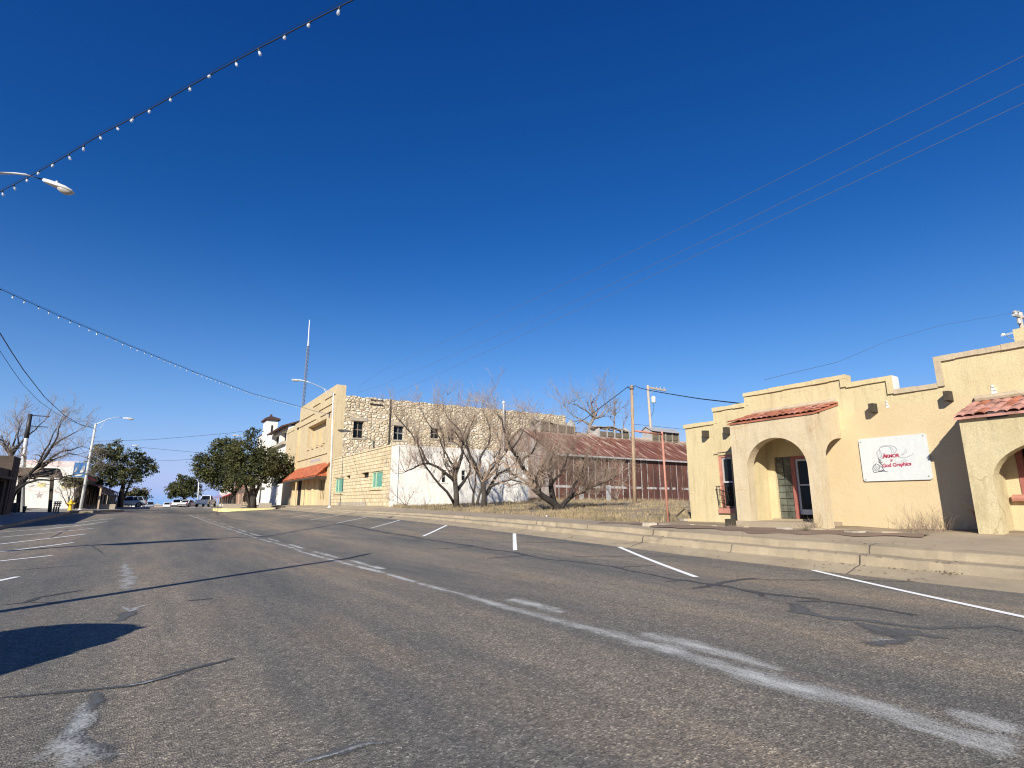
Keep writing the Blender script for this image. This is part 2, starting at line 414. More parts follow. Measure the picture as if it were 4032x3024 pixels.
M['walk'] = mk_concrete('pavement_concrete', (.40, .32, .225), (.29, .23, .16))
M['walk_left'] = mk_concrete('pavement_concrete_left', (.36, .33, .29), (.26, .24, .21))
M['dirt'] = mk_concrete('dry_soil', (.36, .275, .175), (.19, .145, .095), (.10, .08, .055), .75)
M['reddirt'] = mk_concrete('crumbled_strip', (.24, .165, .115), (.135, .09, .066), (.38, .31, .23), .45)
M['stucco_y'] = mk_stucco('cream_stucco', (.585, .483, .285), (.52, .425, .24), (.41, .31, .16), .35)
M['stucco_t'] = mk_stucco('tan_stucco', (.555, .445, .28), (.505, .395, .24), (.42, .30, .165), .35)
M['stucco_w'] = mk_patched('patched_stucco', ((.585, .483, .285), (.52, .425, .24)), ((.575, .452, .275), (.525, .405, .235)), (.40, .31, .17), 4.0)
M['stucco_p'] = mk_stucco('pinkish_stucco', (.55, .455, .305), (.495, .405, .265), (.40, .24, .10), .4)
M['stucco_s'] = mk_stucco('stained_stucco', (.54, .455, .28), (.46, .38, .215), (.26, .2, .1), .55)
M['cap'] = mk_stucco('parapet_cap', (.52, .43, .30), (.43, .345, .23), (.27, .2, .12), .45)
M['white_block'] = simple('white_painted_block', (.66, .64, .61), .85, 0, .12, 5)
M['facade'] = mk_stucco('sand_facade', (.57, .46, .285), (.50, .395, .235), (.33, .22, .11), .4, .4)
M['stone'] = mk_stone()
M['coursed'] = mk_brick('coursed_stone', (.64, .54, .36), (.57, .46, .28), (.27, .185, .095), .9, .30, .022, 'yz', .8, (.40, .28, .15))
M['whitewall'] = mk_stucco('whitewashed_wall', (.80, .77, .71), (.74, .70, .63), (.46, .39, .29), .45, .6)
M['lintel'] = simple('grey_stone_lintel', (.36, .31, .24), .9, 0, .25, 4)
M['rust_wall'] = mk_rust_wall(); M['rust_roof'] = mk_rust_roof()
M['tin'] = simple('weathered_tin', (.42, .41, .40), .6, .2, .3, 2.5, (1, 1, 1))
M['greywood'] = simple('weathered_boards', (.30, .25, .19), .9, 0, .45, 3, (1, 1, 9))
M['gable'] = simple('rusting_tin_gable', (.34, .32, .31), .75, 0, .3, 1.1, (1, 1, .4), 0, 40, (.17, .085, .06)); M['slat'] = simple('dark_vent_slats', (.15, .125, .09), .9, 0, .5, 3, (1, 1, 9)); M['void_and_shade'] = plain('dark_interior_and_shadow', (.012, .011, .010), .9)
M['glass'] = plain('dark_glass', (.012, .014, .016), .08); M['glass'].node_tree.nodes['Principled BSDF'].inputs['Specular IOR Level'].default_value = .18
M['greenglass'] = simple('green_shutter', (.13, .32, .245), .35, 0, .2, 2)
M['greenframe'] = simple('pale_green_frame', (.42, .50, .34), .7, 0, .2, 4)
M['pink'] = simple('salmon_paint', (.42, .185, .135), .75, 0, .25, 6)
M['redframe'] = simple('dark_red_paint', (.30, .10, .08), .7, 0, .25, 6)
M['doorframe'] = simple('aluminium_door_frame', (.50, .50, .50), .45, 0, .1, 5)
M['whiteframe'] = simple('white_metal_frame', (.78, .78, .78), .45, 0, .08, 5)
M['tile'] = simple('clay_tile', (.36, .125, .07), .8, 0, .5, 2.2)
M['tile_pale'] = simple('worn_clay_tile', (.44, .22, .17), .85, 0, .5, 3.5, (1, 1, 1), 0, 40)
M['tile_bright'] = simple('bright_clay_tile', (.40, .105, .040), .8, 0, .6, 2.2)
M['tile_dark'] = simple('dark_brown_tile', (.075, .035, .026), .85, 0, .4, 3)
M['iron'] = plain('black_iron', (.02, .016, .013), .6)
M['beam'] = simple('dark_timber', (.05, .04, .026), .9, 0, .4, 8)
M['pole'] = simple('pole_timber', (.33, .235, .15), .9, 0, .35, 2, (6, 6, .6), .3, 30)
M['pole_old'] = simple('grey_pole_timber', (.42, .35, .27), .9, 0, .3, 2, (6, 6, .6))
M['galv'] = simple('galvanised_steel', (.62, .63, .63), .45, .35, .12, 3)
M['whitepaint'] = simple('white_pole_paint', (.60, .60, .58), .5, 0, .12, 2)
M['darkmetal'] = plain('dark_metal', (.05, .05, .055), .5, .3)
M['lens'] = plain('lamp_lens', (.55, .50, .44), .15, 0, 0, .3)
M['black'] = plain('black_rubber', (.012, .012, .013), .6)
M['bulb'] = plain('clear_bulb_glass', (.86, .89, .93), .08, 0, 0, .55, 1.45)
M['bark'] = simple('grey_bark', (.055, .045, .037), .95, 0, .45, 6, (1, 1, .3), .5, 30)
M['bark_black'] = simple('blackish_bark', (.022, .018, .015), .95, 0, .5, 6)
M['bark_dark'] = simple('dark_bark', (.04, .031, .025), .95, 0, .5, 6, (1, 1, .3), .5, 30)
M['twig'] = simple('tan_twigs', (.29, .215, .16), .95, 0, .3, 2)
M['twig_grey'] = simple('grey_twigs', (.25, .2, .16), .95, 0, .3, 2)
M['leaf'] = mk_leaf('oak_leaves', (.022, .028, .012), (.050, .056, .021), (.11, .105, .036))
M['leaf_olive'] = mk_leaf('olive_leaves', (.035, .04, .018), (.07, .07, .03), (.12, .10, .05))
M['grass'] = simple('dry_grass_blades', (.43, .325, .185), .95, 0, .45, .6, (1, 1, 1), 0, 40, (.12, .10, .062))
M['stripe'] = mk_worn_paint('white_road_paint', (.86, .86, .84), .60, .68, 14)
M['stripe_far'] = mk_worn_paint('faded_road_paint', (.74, .74, .70), .52, .62, 14)
M['stripe_worn'] = mk_worn_paint('worn_road_paint', (.50, .495, .46), .47, .63, 5, (1, .35, 1), .17)
M['stripe_near'] = mk_worn_paint('nearly_gone_road_paint', (.54, .535, .50), .41, .62, 5, (1, .3, 1), .2)
M['smear'] = mk_worn_paint('chalky_smear', (.46, .465, .45), .41, .60, 7, (1, 1, 1), .17)
M['tar'] = mk_worn_paint('tar_sealant', (.058, .060, .060), .58, .70, 4, (1, 1, 1), .15)
M['tar_wide'] = mk_worn_paint('grey_tar_sealant', (.098, .099, .097), .52, .68, 5, (1, 1, 1), .26)
M['tar_black'] = plain('fresh_crack', (.02, .018, .017), .9)
M['yellowkerb'] = simple('yellow_kerb_paint', (.80, .66, .30), .8, 0, .2, 4)
M['yellow'] = simple('yellow_hydrant_paint', (.72, .46, .03), .5, 0, .2, 8)
M['carwhite'] = plain('white_car_paint', (.80, .80, .79), .3, 0, .6)
M['cargrey'] = plain('silver_car_paint', (.42, .45, .48), .3, .4, .6)
M['cardark'] = plain('dark_car_paint', (.05, .055, .06), .3, .2, .6)
M['carred'] = plain('red_car_paint', (.35, .03, .025), .3, .1, .6)
M['carglass'] = plain('car_window_glass', (.01, .012, .015), .05)
M['tyre'] = plain('tyre_rubber', (.015, .015, .015), .8)
M['rim'] = plain('wheel_rim', (.45, .45, .46), .35, .7)
M['taillight'] = plain('red_lamp_plastic', (.35, .012, .01), .25)
M['blue'] = simple('blue_banner_cloth', (.035, .17, .42), .8, 0, .2, 3)
M['signwhite'] = simple('white_sign_board', (.52, .535, .525), .6, 0, .07, 9)
M['crimson'] = plain('crimson_ink', (.34, .03, .07), .7)
M['ink'] = plain('grey_ink', (.30, .30, .33), .8)
M['ink_dark'] = plain('dark_ink', (.10, .10, .11), .8)
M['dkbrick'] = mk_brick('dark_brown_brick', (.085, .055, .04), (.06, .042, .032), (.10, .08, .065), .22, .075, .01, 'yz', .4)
M['redbrick'] = mk_brick('red_brick', (.36, .14, .09), (.28, .10, .07), (.4, .33, .28), .22, .075, .01, 'yz', .4)
M['board'] = simple('vertical_board_siding', (.46, .36, .25), .9, 0, .5, 1.3, (1, 5, .15))
M['board_tan'] = simple('tan_panel_siding', (.62, .47, .27), .9, 0, .25, 1.3, (1, 4, .15))
M['brown'] = simple('brown_shingles', (.12, .085, .06), .9, 0, .4, 6)
M['pave_dark'] = mk_concrete('dark_patch', (.16, .14, .12), (.1, .09, .08))
# ================================================================== world, sun, camera
SUN_AZ, SUN_EL = 49.0, 25.5          # direction the light travels, clockwise from +Y; height of the sun
W = bpy.data.worlds.new('World'); SC.world = W; W.use_nodes = True
nt = W.node_tree; bg = nt.nodes['Background']
sky = nt.nodes.new('ShaderNodeTexSky'); sky.sky_type = 'NISHITA'; sky.sun_disc = False
sky.sun_elevation = R_(SUN_EL); sky.sun_rotation = R_(SUN_AZ + 180); sky.air_density = 1.0; sky.dust_density = 0.0; sky.ozone_density = 4.0; sky.altitude = 600
hs = nt.nodes.new('ShaderNodeHueSaturation'); hs.inputs['Saturation'].default_value = 1.22; hs.inputs['Value'].default_value = 1.0
nt.links.new(sky.outputs[0], hs.inputs['Color'])
# the camera's contrast on the sky: one power curve per channel
wq_ = NB(nt); sep = nt.nodes.new('ShaderNodeSeparateColor'); cmb = nt.nodes.new('ShaderNodeCombineColor'); nt.links.new(hs.outputs[0], sep.inputs[0])
BGS = .1; NRM = .085 * 1.65
for k, (kk, gg) in enumerate(((1.9, 1.6), (.82, 1.2), (.85, .98))):
    o_ = wq_.math('MULTIPLY', wq_.math('POWER', wq_.math('MULTIPLY', sep.outputs[k], NRM), gg), kk / (BGS * 1.65)); nt.links.new(o_, cmb.inputs[k])
tc_ = nt.nodes.new('ShaderNodeTexCoord'); sz_ = nt.nodes.new('ShaderNodeSeparateXYZ'); nt.links.new(tc_.outputs['Generated'], sz_.inputs[0])
hz_ = wq_.math('POWER', wq_.math('SUBTRACT', 1, wq_.math('DIVIDE', wq_.math('MINIMUM', wq_.math('MAXIMUM', sz_.outputs[2], 0), .5), .5)), 2.6)
hcol = tuple(c / (BGS * 1.65) for c in (.27, .50, .92))
nt.links.new(wq_.mix(hz_, cmb.outputs[0], hcol), bg.inputs['Color']); bg.inputs['Strength'].default_value = BGS
sl = bpy.data.lights.new('sun', 'SUN'); sl.energy = 4.6; sl.angle = R_(.5); sl.color = (1, .945, .83)
so = bpy.data.objects.new('sun', sl); COL.objects.link(so); so.location = (-30, -30, 30)
ld = Vector((math.sin(R_(SUN_AZ)) * math.cos(R_(SUN_EL)), math.cos(R_(SUN_AZ)) * math.cos(R_(SUN_EL)), -math.sin(R_(SUN_EL))))
so.rotation_euler = ld.to_track_quat('-Z', 'Y').to_euler()
cd = bpy.data.cameras.new('camera'); cd.sensor_width = 36; cd.lens = 36 * FPX / 4032; cd.clip_end = 6000; cd.clip_start = .05
co = bpy.data.objects.new('camera', cd); COL.objects.link(co); SC.camera = co
co.matrix_world = Matrix.Translation(CAM) @ Matrix((RT, UP, -FW)).transposed().to_4x4()
SC.view_settings.view_transform = 'Standard'; SC.view_settings.look = 'None'; SC.view_settings.exposure = .72; SC.view_settings.gamma = 1
SC.render.resolution_x, SC.render.resolution_y = 1024, 768
SC.cycles.pixel_filter_type = 'BLACKMAN_HARRIS'; SC.cycles.filter_width = 1.15; SC.cycles.max_bounces = 6; SC.cycles.transparent_max_bounces = 8

# ================================================================== ground, road, pavements
def frange(a, b, s):
    n = max(1, int(round((b - a) / s))); return [a + (b - a) * k / n for k in range(n + 1)]
def sheet(name, xs, ys, zf, mat, kind='structure', parent=None):
    mb = MB(); ids = [[mb.pt((x, y, zf(x, y))) for x in xs] for y in ys]
    for j in range(len(ys) - 1):
        for i in range(len(xs) - 1): mb.idx([ids[j][i], ids[j][i + 1], ids[j + 1][i + 1], ids[j + 1][i]])
    o = mb.build(name, mat, parent, True, fix=False); tag(o, kind=kind); return o
rg = random.Random(3)
def hash2(x, y): return (math.sin(x * 12.9898 + y * 78.233) * 43758.5453) % 1
def zground(x, y):
    if -9.5 < x < 15.0 and y > -39: return gz(x, y) - .30
    z = gz(x, y)
    if x > 15: z += .07 * (hash2(round(x * 1.3), round(y * 1.3)) - .5) * min(1, (x - 15))
    return z
xs = [-2500, -700, -300, -150, -80, -50, -30, -20, -14, -9.6, -9.4, -3, 4, 11, 14.96, 15.04] + frange(15.6, 60, .8) + [64, 70, 80, 100, 150, 300, 700, 2500]
ys = [-2500, -300, -60, -41, -39] + frange(-30, 0, 5) + frange(1, 62, 1) + frange(66, 120, 5) + frange(135, 400, 20) + [600, 1000, 3000]
sheet('ground', xs, ys, zground, M['dirt'])
ry = frange(-40, 0, 1) + frange(.5, 60, .5)[0:] + frange(61, 130, 1) + frange(135, 400, 8)
road = sheet('road', frange(XK, XC, .55) + frange(XC, XE, .5)[1:], ry, zroad, M['asphalt'])
# right hand kerb, two risers, and the raised pavement
prof = lambda y: [(11.8, zedge(y) - .004), (12.4, zedge(y) + .14), (12.43, zedge(y) + s1(y) - .02), (12.46, zedge(y) + s1(y)), (12.86, zedge(y) + s1(y) + .015), (12.89, zedge(y) + tab(T_S2, y) - .015), (12.93, zedge(y) + tab(T_S2, y)), (13.25, gz(13.2, y) + .004)]
kr = random.Random(12); mb = MB(); yy = frange(-40, 0, .8) + frange(.22, 45, .22) + frange(45.7, 68.6, .7)
rows = []
for y in yy:
    w = .010 * math.sin(y * 1.7) + .008 * math.sin(y * 4.1) + kr.uniform(-.012, .012) + (kr.choice((.05, -.02)) if kr.random() < .06 else 0)
    rows.append([mb.pt((x + (w if 0 < k < 7 else 0), y, z + (w * -.5 if k > 1 else 0))) for k, (x, z) in enumerate(prof(y))])
for a, b in zip(rows, rows[1:]):
    for k in range(7): mb.idx([a[k], a[k + 1], b[k + 1], b[k]])
tag(mb.build('kerb', M['concrete'], None, False, fix=False), kind='structure')
sheet('pavement', [13.1, 13.3] + frange(13.7, 15.05, .4), frange(-40, 68.6, .7), lambda x, y: gz(min(x, 14.999), y) + (-.012 if x < 13.2 else .006) + (.010 if x > 13.4 else 0) * math.sin(y * .9), M['walk'])
sheet('pavement', frange(13.1, 15.05, .6), frange(68.6, 170, 4), lambda x, y: gz(min(x, 14.999), y), M['walk'])
sheet('kerb', [11.8, 11.83, 13.1], frange(68.6, 170, 4), lambda x, y: zedge(y) + (.2 if x > 11.81 else -.05), M['concrete'])
sheet('pavement', frange(15.05, 16.6, .5), frange(-40, 14.3, 1), lambda x, y: zback(y) + .004, M['walk'])
# left kerb and pavement
mb = MB(); rows = []
for y in frange(-40, 170, 1.5):
    zk = stab(T_K, y)
    rows.append([mb.pt(p) for p in ((-6.0, y, zk - .06), (-6.02, y, zk + .15), (-6.2, y, zk + .165))])
for a, b in zip(rows, rows[1:]):
    for k in range(2): mb.idx([a[k], b[k], b[k + 1], a[k + 1]])
tag(mb.build('kerb', M['concrete'], None, False, fix=False), kind='structure')
sheet('pavement', frange(-9.6, -6.2, .85), frange(-40, 170, 3), lambda x, y: stab(T_K, y) + .165 + min(.15, (-6 - x) * .02), M['walk_left'])
# crumbled strip of red soil and broken slab between pavement and the cream building
mb = MB(); rows = []
for k, y in enumerate(frange(5.6, 15.6, .25)):
    a = 13.75 + .22 * math.sin(y * 1.9) + .15 * math.sin(y * 5.3) + max(0, 7.2 - y) * .55
    b = 14.75 + .12 * math.sin(y * 2.7) + .1 * math.sin(y * 6.1 + 1)
    a = min(a, b - .05)
    rows.append([mb.pt((a + (b - a) * u, y, gz(a + (b - a) * u, y) + .02 + .03 * math.sin(u * 3.14))) for u in (0, .3, .7, 1)])
for a, b in zip(rows, rows[1:]):
    for k in range(3): mb.idx([a[k], a[k + 1], b[k + 1], b[k]])
tag(mb.build('soil_strip', M['reddirt'], None, True, fix=False), kind='structure')

# ================================================================== markings, tar, smears: parts of the road
def ribbon(mb, pts, w, off=.008, step=.35, soft=False, edge=None):
    """flat strip draped on the road through (X, Y) points; w: width or list of widths"""
    ws = w if isinstance(w, (list, tuple)) else [w] * len(pts)
    P, Wd = [], []
    for (a, b, wa, wb) in zip(pts, pts[1:], ws, ws[1:]):
        L = math.hypot(b[0] - a[0], b[1] - a[1]); n = max(1, int(L / step))
        for k in range(n): P.append((a[0] + (b[0] - a[0]) * k / n, a[1] + (b[1] - a[1]) * k / n)); Wd.append(wa + (wb - wa) * k / n)
    P.append(tuple(pts[-1][:2])); Wd.append(ws[-1]); rows = []
    for i, p in enumerate(P):
        a, b = P[max(0, i - 1)], P[min(len(P) - 1, i + 1)]
        dx, dy = b[0] - a[0], b[1] - a[1]; L = math.hypot(dx, dy) or 1; nx, ny = -dy / L, dx / L
        if soft:
            jt = .25 if soft == 'line' else 1; wl = Wd[i] * (1 + jt * (.35 * math.sin(i * 1.7 + p[0] * 9) + .25 * math.sin(i * .63 + p[1] * 5))); ox = (0 if soft == 'line' else .22) * Wd[i] * math.sin(i * .9 + p[0] * 3)
            row = []
            for s in (.9, .45, 0, -.45, -.9): row.append(mb.pt((p[0] + nx * (s * wl + ox), p[1] + ny * (s * wl + ox), zroad(p[0] + nx * s * wl, p[1] + ny * s * wl) + off))); edge.append(0 if i in (0, len(P) - 1) else 1 - abs(s) / .9)
            rows.append(row)
        else:
            rows.append([mb.pt((p[0] + nx * s * Wd[i], p[1] + ny * s * Wd[i], zroad(p[0] + nx * s * Wd[i], p[1] + ny * s * Wd[i]) + off)) for s in (.5, -.5)]); edge += [1, 1]
    for a, b in zip(rows, rows[1:]):
        for k in range(len(a) - 1): mb.idx([a[k], a[k + 1], b[k + 1], b[k]])
def mark(name, pts, w, mat, off=.008):
    mb = MB(); soft = 'line' if mat.name in ('worn_road_paint', 'nearly_gone_road_paint') else mat.name in ('tar_sealant', 'chalky_smear', 'grey_tar_sealant'); edge = []
    ribbon(mb, pts, w, off, .12 if soft and pts[0][1] < 20 else .35, soft, edge); o = mb.build(name, mat, road, False, fix=False)
    at_ = o.data.attributes.new('edge', 'FLOAT', 'POINT'); at_.data.foreach_set('value', [float(e) for e in edge]); return o
xy = lambda x, y: tuple(G(x, y)[:2])
# bays on the right
for k, (yo, yi) in enumerate([(6.67, 1.9), (12.42, 7.4), (18.12, 13.8), (24.0, 20.36), (29.9, 26.6), (35.7, 32.7), (41.8, 38.9), (47.6, 44.9), (53.4, 51)]):
    mark('parking_line', [(11.72, yo), (8.95, yi)], .125 if k < 4 else .12, M['stripe'] if k < 4 else M['stripe_far'])
# bays on the left
for (ix, iy), (ox, oy) in [((70, 2272), (0, 2287)), ((205, 2188), (0, 2210)), ((289, 2137), (0, 2174)), ((337, 2103), (0, 2143)), ((371, 2080), (0, 2116)), ((386, 2063), (40, 2093))]:
    a, b = Vector(xy(ix, iy)), Vector(xy(ox, oy)); d = (b - a).normalized()
    mark('parking_line', [a, a + d * 6.2], .11, M['stripe'] if iy > 2090 else M['stripe_far'])
mark('parking_line', [(-2.1, 39), (-4.2, 33)], .11, M['stripe_far']); mark('parking_line', [(-2.1, 43.5), (-4.2, 37.5)], .11, M['stripe_far'])
# centre line: broken right hand line, worn left hand line
c_ = lambda cx, cy: G(600 + cx / 2.127, 1980 + cy / 2.127)
dash = [((1660, 485), (1940, 560)), ((1350, 408), (1555, 462)), ((1140, 345), (1270, 388)), ((955, 297), (1075, 328)), ((815, 256), (910, 280)), ((715, 222), (790, 245)), ((630, 195), (690, 212)), ((560, 172), (615, 186)), ((500, 152), (550, 165)), ((460, 137), (500, 147)), ((415, 122), (445, 130)), ((372, 108), (398, 115)), ((335, 97), (355, 102))]
for a, b in dash:
    p, q = c_(*a), c_(*b); mark('centre_dash', [tuple(p[:2]), tuple(q[:2])], .17, M['stripe_worn'])
pl = [c_(*a) for a in [(2212, 672), (1950, 592), (1700, 530), (1460, 468), (1250, 412), (1190, 383), (1010, 333), (880, 300), (800, 270), (700, 238), (600, 206), (520, 180), (430, 148), (360, 120), (300, 98)]]
pl = [tuple(p[:2]) for p in pl]
for a, b, u in zip(pl, pl[1:], range(20)):
    mark('centre_line', [a, b], .15, M['stripe_worn'])
f7 = lambda cx, cy: tuple(G(2000 + cx / 1.0886, 2200 + cy / 1.0886)[:2])
mark('centre_line', [pl[0], tuple(G(1840, 2347)[:2]), f7(40, 225), f7(300, 290), f7(640, 380), f7(900, 460), f7(1200, 545), f7(1600, 645), f7(1900, 750), f7(2250, 850)], [.15, .17, .19, .24, .28, .28, .30, .28, .30, .30], M['stripe_near'])
mark('centre_dash', [f7(0, 172), f7(250, 238)], .22, M['stripe_near'])
mark('centre_dash', [f7(560, 320), f7(800, 375), f7(1210, 490)], [.2, .3, .18], M['stripe_near'])
mark('centre_dash', [f7(1850, 640), f7(2020, 700), f7(2250, 770)], [.16, .3, .3], M['stripe_near'])
for px_ in (555, 625, 690, 755, 815):
    p = at(px_, 2000, Y=94); mark('crossing_dash', [(p.x - .5, 94), (p.x + .5, 94)], 1.6, M['stripe_far'], .02)
# tar filled cracks
def tar(pts, w, mat='tar'): mark('tar_seam', pts, w, M[mat], .006)
h3 = lambda cx, cy: tuple(G(1600 + cx / 2.659, 1950 + cy / 2.659)[:2])
h2 = lambda cx, cy: tuple(G(2400 + cx / 2.659, 1980 + cy / 2.659)[:2])
h4 = lambda cx, cy: tuple(G(1000 + cx / 3.5, 1900 + cy / 3.5)[:2])
hl = lambda cx, cy: tuple(G(cx / 2.212, 2000 + cy / 2.212)[:2])
hb = lambda cx, cy: tuple(G(cx / 1.106, 1950 + cy / 1.106)[:2])
tar([h4(1100, 565), h4(1310, 590), h4(1600, 650), h4(1900, 705), h4(2212, 750)], .1)
tar([h3(0, 425), h3(250, 470), h3(660, 530), h3(900, 572), h3(1130, 598), h3(1250, 628), h3(1480, 672), h3(1700, 690), h3(2212, 752)], [.07, .06, .09, .06, .08, .06, .06, .05, .06])
tar([h3(240, 568), h3(480, 556), h3(680, 540)], .05); tar([h3(840, 662), h3(1040, 648), h3(1240, 630)], .05)
tar([h3(0, 487), h3(180, 472)], .05); tar([h3(0, 412), h3(200, 402)], .03, 'tar_black'); tar([h3(330, 402), h3(700, 398), h3(1040, 408)], .025, 'tar_black')
tar([h3(790, 494), h3(1300, 495), h3(1700, 500)], .025, 'tar_black'); tar([h3(1740, 642), h3(2212, 640)], .03, 'tar_black')
tar([h2(0, 664), h2(140, 690), h2(200, 712), h2(430, 750), h2(640, 798), h2(830, 815), h2(940, 838), h2(1060, 855), h2(1250, 880), h2(1420, 915), h2(1600, 950), h2(1900, 980), h2(2212, 1012)], [.05, .1, .06, .05, .05, .06, .05, .12, .05, .05, .07, .05, .05])
tar([h2(120, 675), h2(300, 664), h2(480, 655)], .045); tar([h2(580, 825), h2(830, 812)], .045); tar([h2(860, 895), h2(1010, 880), h2(1080, 860), h2(1200, 835), h2(1380, 802), h2(1580, 788)], [.03, .06, .14, .06, .05, .03])
tar([h2(1560, 965), h2(1620, 968)], .2); tar([h2(1380, 806), h2(1800, 810), h2(2212, 812)], .03, 'tar_black'); tar([h2(0, 561), h2(600, 562), h2(1050, 575)], .025, 'tar_black')
tar([f7(1100, 92), f7(1480, 92), f7(1750, 100)], .03, 'tar_black')
tar([f7(1230, 186), f7(1350, 182), f7(1500, 200), f7(1750, 243)], .05)
tar([f7(1225, 188), f7(1245, 228), f7(1400, 255), f7(1560, 270), f7(1800, 300), f7(1950, 296), f7(2100, 290), f7(2230, 318)], [.22, .16, .14, .12, .1, .07, .06, .06], 'tar_wide')
tar([f7(1480, 272), f7(1620, 305), f7(1700, 322), f7(1930, 350)], [.1, .32, .42, .05], 'tar_wide'); tar([f7(1560, 380), f7(1660, 350), f7(1720, 330)], [.16, .2, .1], 'tar_wide')
mark('chalky_smear', [f7(1580, 362), f7(1660, 345)], .14, M['smear'], .011)
tar([hl(0, 850), hl(200, 828), hl(350, 780), hl(560, 742), hl(740, 715)], [.03, .04, .06, .04, .02]); tar([hl(220, 824), hl(540, 828)], .02)
tar([hl(0, 550), hl(400, 525), hl(740, 492)], .025); mark('chalky_smear', [hl(740, 490), hl(1000, 488), hl(1200, 465), hl(1360, 452), hl(1500, 448), hl(1570, 425)], [.02, .03, .05, .05, .06, .05], M['smear'])
mark('chalky_smear', [hl(1080, 490), hl(1100, 540), hl(1130, 620), hl(1090, 720)], [.06, .16, .2, .12], M['smear'])
mark('chalky_smear', [hl(1060, 858), hl(1120, 905), hl(1190, 870), hl(1300, 845), hl(1450, 830), hl(1570, 822)], [.03, .09, .06, .04, .035, .03], M['smear'])
tar([hl(1120, 900), hl(1070, 950), hl(1040, 1000)], [.14, .12, .1], 'tar_wide'); tar([hl(1600, 815), hl(1850, 790)], .03)
tar([hl(330, 285), hl(440, 262), hl(600, 182)], .04); tar([hl(800, 330), hl(900, 400)], .03)
tar([hb(0, 884), hb(180, 870), hb(400, 850), hb(560, 832), hb(700, 800), hb(850, 755), hb(1015, 712)], [.035, .03, .05, .035, .045, .04, .05])
mark('chalky_smear', [hb(40, 885), hb(150, 876)], .018, M['smear'], .011); mark('chalky_smear', [hb(480, 845), hb(620, 825), hb(740, 792), hb(860, 765)], [.02, .03, .03, .015], M['smear'], .011)
tar([hb(420, 850), hb(400, 900), hb(360, 950), hb(330, 1010), hb(320, 1060), hb(420, 1120), hb(500, 1180)], [.07, .08, .09, .08, .08, .09, .09], 'tar_wide')
mark('chalky_smear', [hb(375, 895), hb(350, 960), hb(310, 1040), hb(300, 1090), hb(350, 1140), hb(420, 1200)], [.04, .1, .1, .16, .2, .18], M['smear'], .011)
tar([hb(1210, 1190), hb(1360, 1150), hb(1480, 1115), hb(1600, 1085), hb(1750, 1074)], [.05, .06, .08, .06, .03], 'tar_wide'); mark('chalky_smear', [hb(1270, 1188), hb(1450, 1135), hb(1580, 1092), hb(1740, 1078)], [.04, .03, .035, .012], M['smear'], .011)
mark('chalky_smear', [hb(550, 1108), hb(590, 1104)], .05, M['smear'], .011); mark('chalky_smear', [hb(1235, 1100), hb(1268, 1092)], .06, M['smear'], .011)
gr_ = random.Random(77); mb = MB()
for _ in range(1500):
    y = 3 + 42 * gr_.random() ** 1.4; x = 11.8 + gr_.gauss(.12, .2) if gr_.random() < .6 else 12.42 - abs(gr_.gauss(0, .06))
    if gr_.random() < .25: x = gr_.choice((12.84, 14.2 + gr_.gauss(0, .5), 13.3))
    if gr_.random() > .5 + .5 * math.sin(y * 1.3): continue
    s_ = gr_.uniform(.006, .022); a = gr_.random() * 6.28; z = gz(x, y) + .006 + s_ * .3
    mb.face([(x + s_ * math.cos(a + k * 1.57) * (1.8 if k % 2 else 1), y + s_ * math.sin(a + k * 1.57) * (1.8 if k % 2 else 1), z + gr_.uniform(-.3, .6) * s_) for k in range(4)])
tag(mb.build('gutter_grit', M['reddirt'], None, fix=False), kind='stuff')
# ================================================================== cream stucco building (right)
XW = 16.5
XP1, XP2 = 15.15, 15.3                                    # fronts of the two porches
STEPS = [(13.68, 12.40, 4.28), (12.40, 11.12, 4.73), (11.12, 7.79, 5.06), (7.79, 6.60, 4.80), (6.60, 5.60, 4.40), (5.60, -4.0, 5.07)]
yb = thing('stucco_building', 'cream stucco storefront with stepped parapet and two arched tiled porches', 'building', (XW, 7, .7))
wY = lambda x, y: at(x, y, X=XW)
hole_w = (11.46, 12.36, 1.24, 3.04)                       # window left of the porch
sa, sb = wY(3058, 1776), wY(3108, 1774)
d0, d1 = wY(3112, 1770).y, 8.62
sl_y0, sl_y1 = sb.y + .02, sa.y + .12
hole_d = (8.84, sl_y1, .93, 2.83)
rw_a = at(3990, 1780, X=XW)                                # window inside the right porch
hole_r = (2.55, rw_a.y - .02, 1.58, 2.95)
for part, mat, lo, hi in (('front_wall', 'stucco_w', -4.0, 13.68),):
    mb = MB()
    for y1_, y0_, zt in STEPS:
        a, b = max(lo, y0_), min(hi, y1_)
        if a >= b: continue
        hs_ = [h for h in (hole_w, hole_d, hole_r) if a < (h[0] + h[1]) / 2 < b or (h[0] < b and h[1] > a)]
        hs2 = [(max(a, h[0]), min(b, h[1]), h[2], h[3]) for h in hs_]
        mb2 = MB(); wall_holes(mb2, 'x', XW, a, b, .45, zt, [h for h in hs2], .16)
        # drop reveals that fall on a split inside an opening
        for f in mb2.f:
            ps = [mb2.v[i] for i in f]
            if any(p[0] > XW + .01 for p in ps) and all(abs(p[1] - ps[0][1]) < 1e-6 for p in ps):
                if not any(abs(ps[0][1] - e) < 1e-6 for h in hs_ for e in h[:2]): continue
            mb.face(ps)
    mb.build(part, M[mat], yb)
mb = MB(); mb.face([(XW, 13.68, .4), (28, 13.68, .4), (28, 13.68, 4.28), (XW, 13.68, 4.28)])
for (y1_, y0_, zt), nxt in zip(STEPS, STEPS[1:]):
    za, zb_ = sorted((zt, nxt[2])); mb.box(XW + .002, XW + .26, y0_ - .004, y0_ + .004, za, zb_)
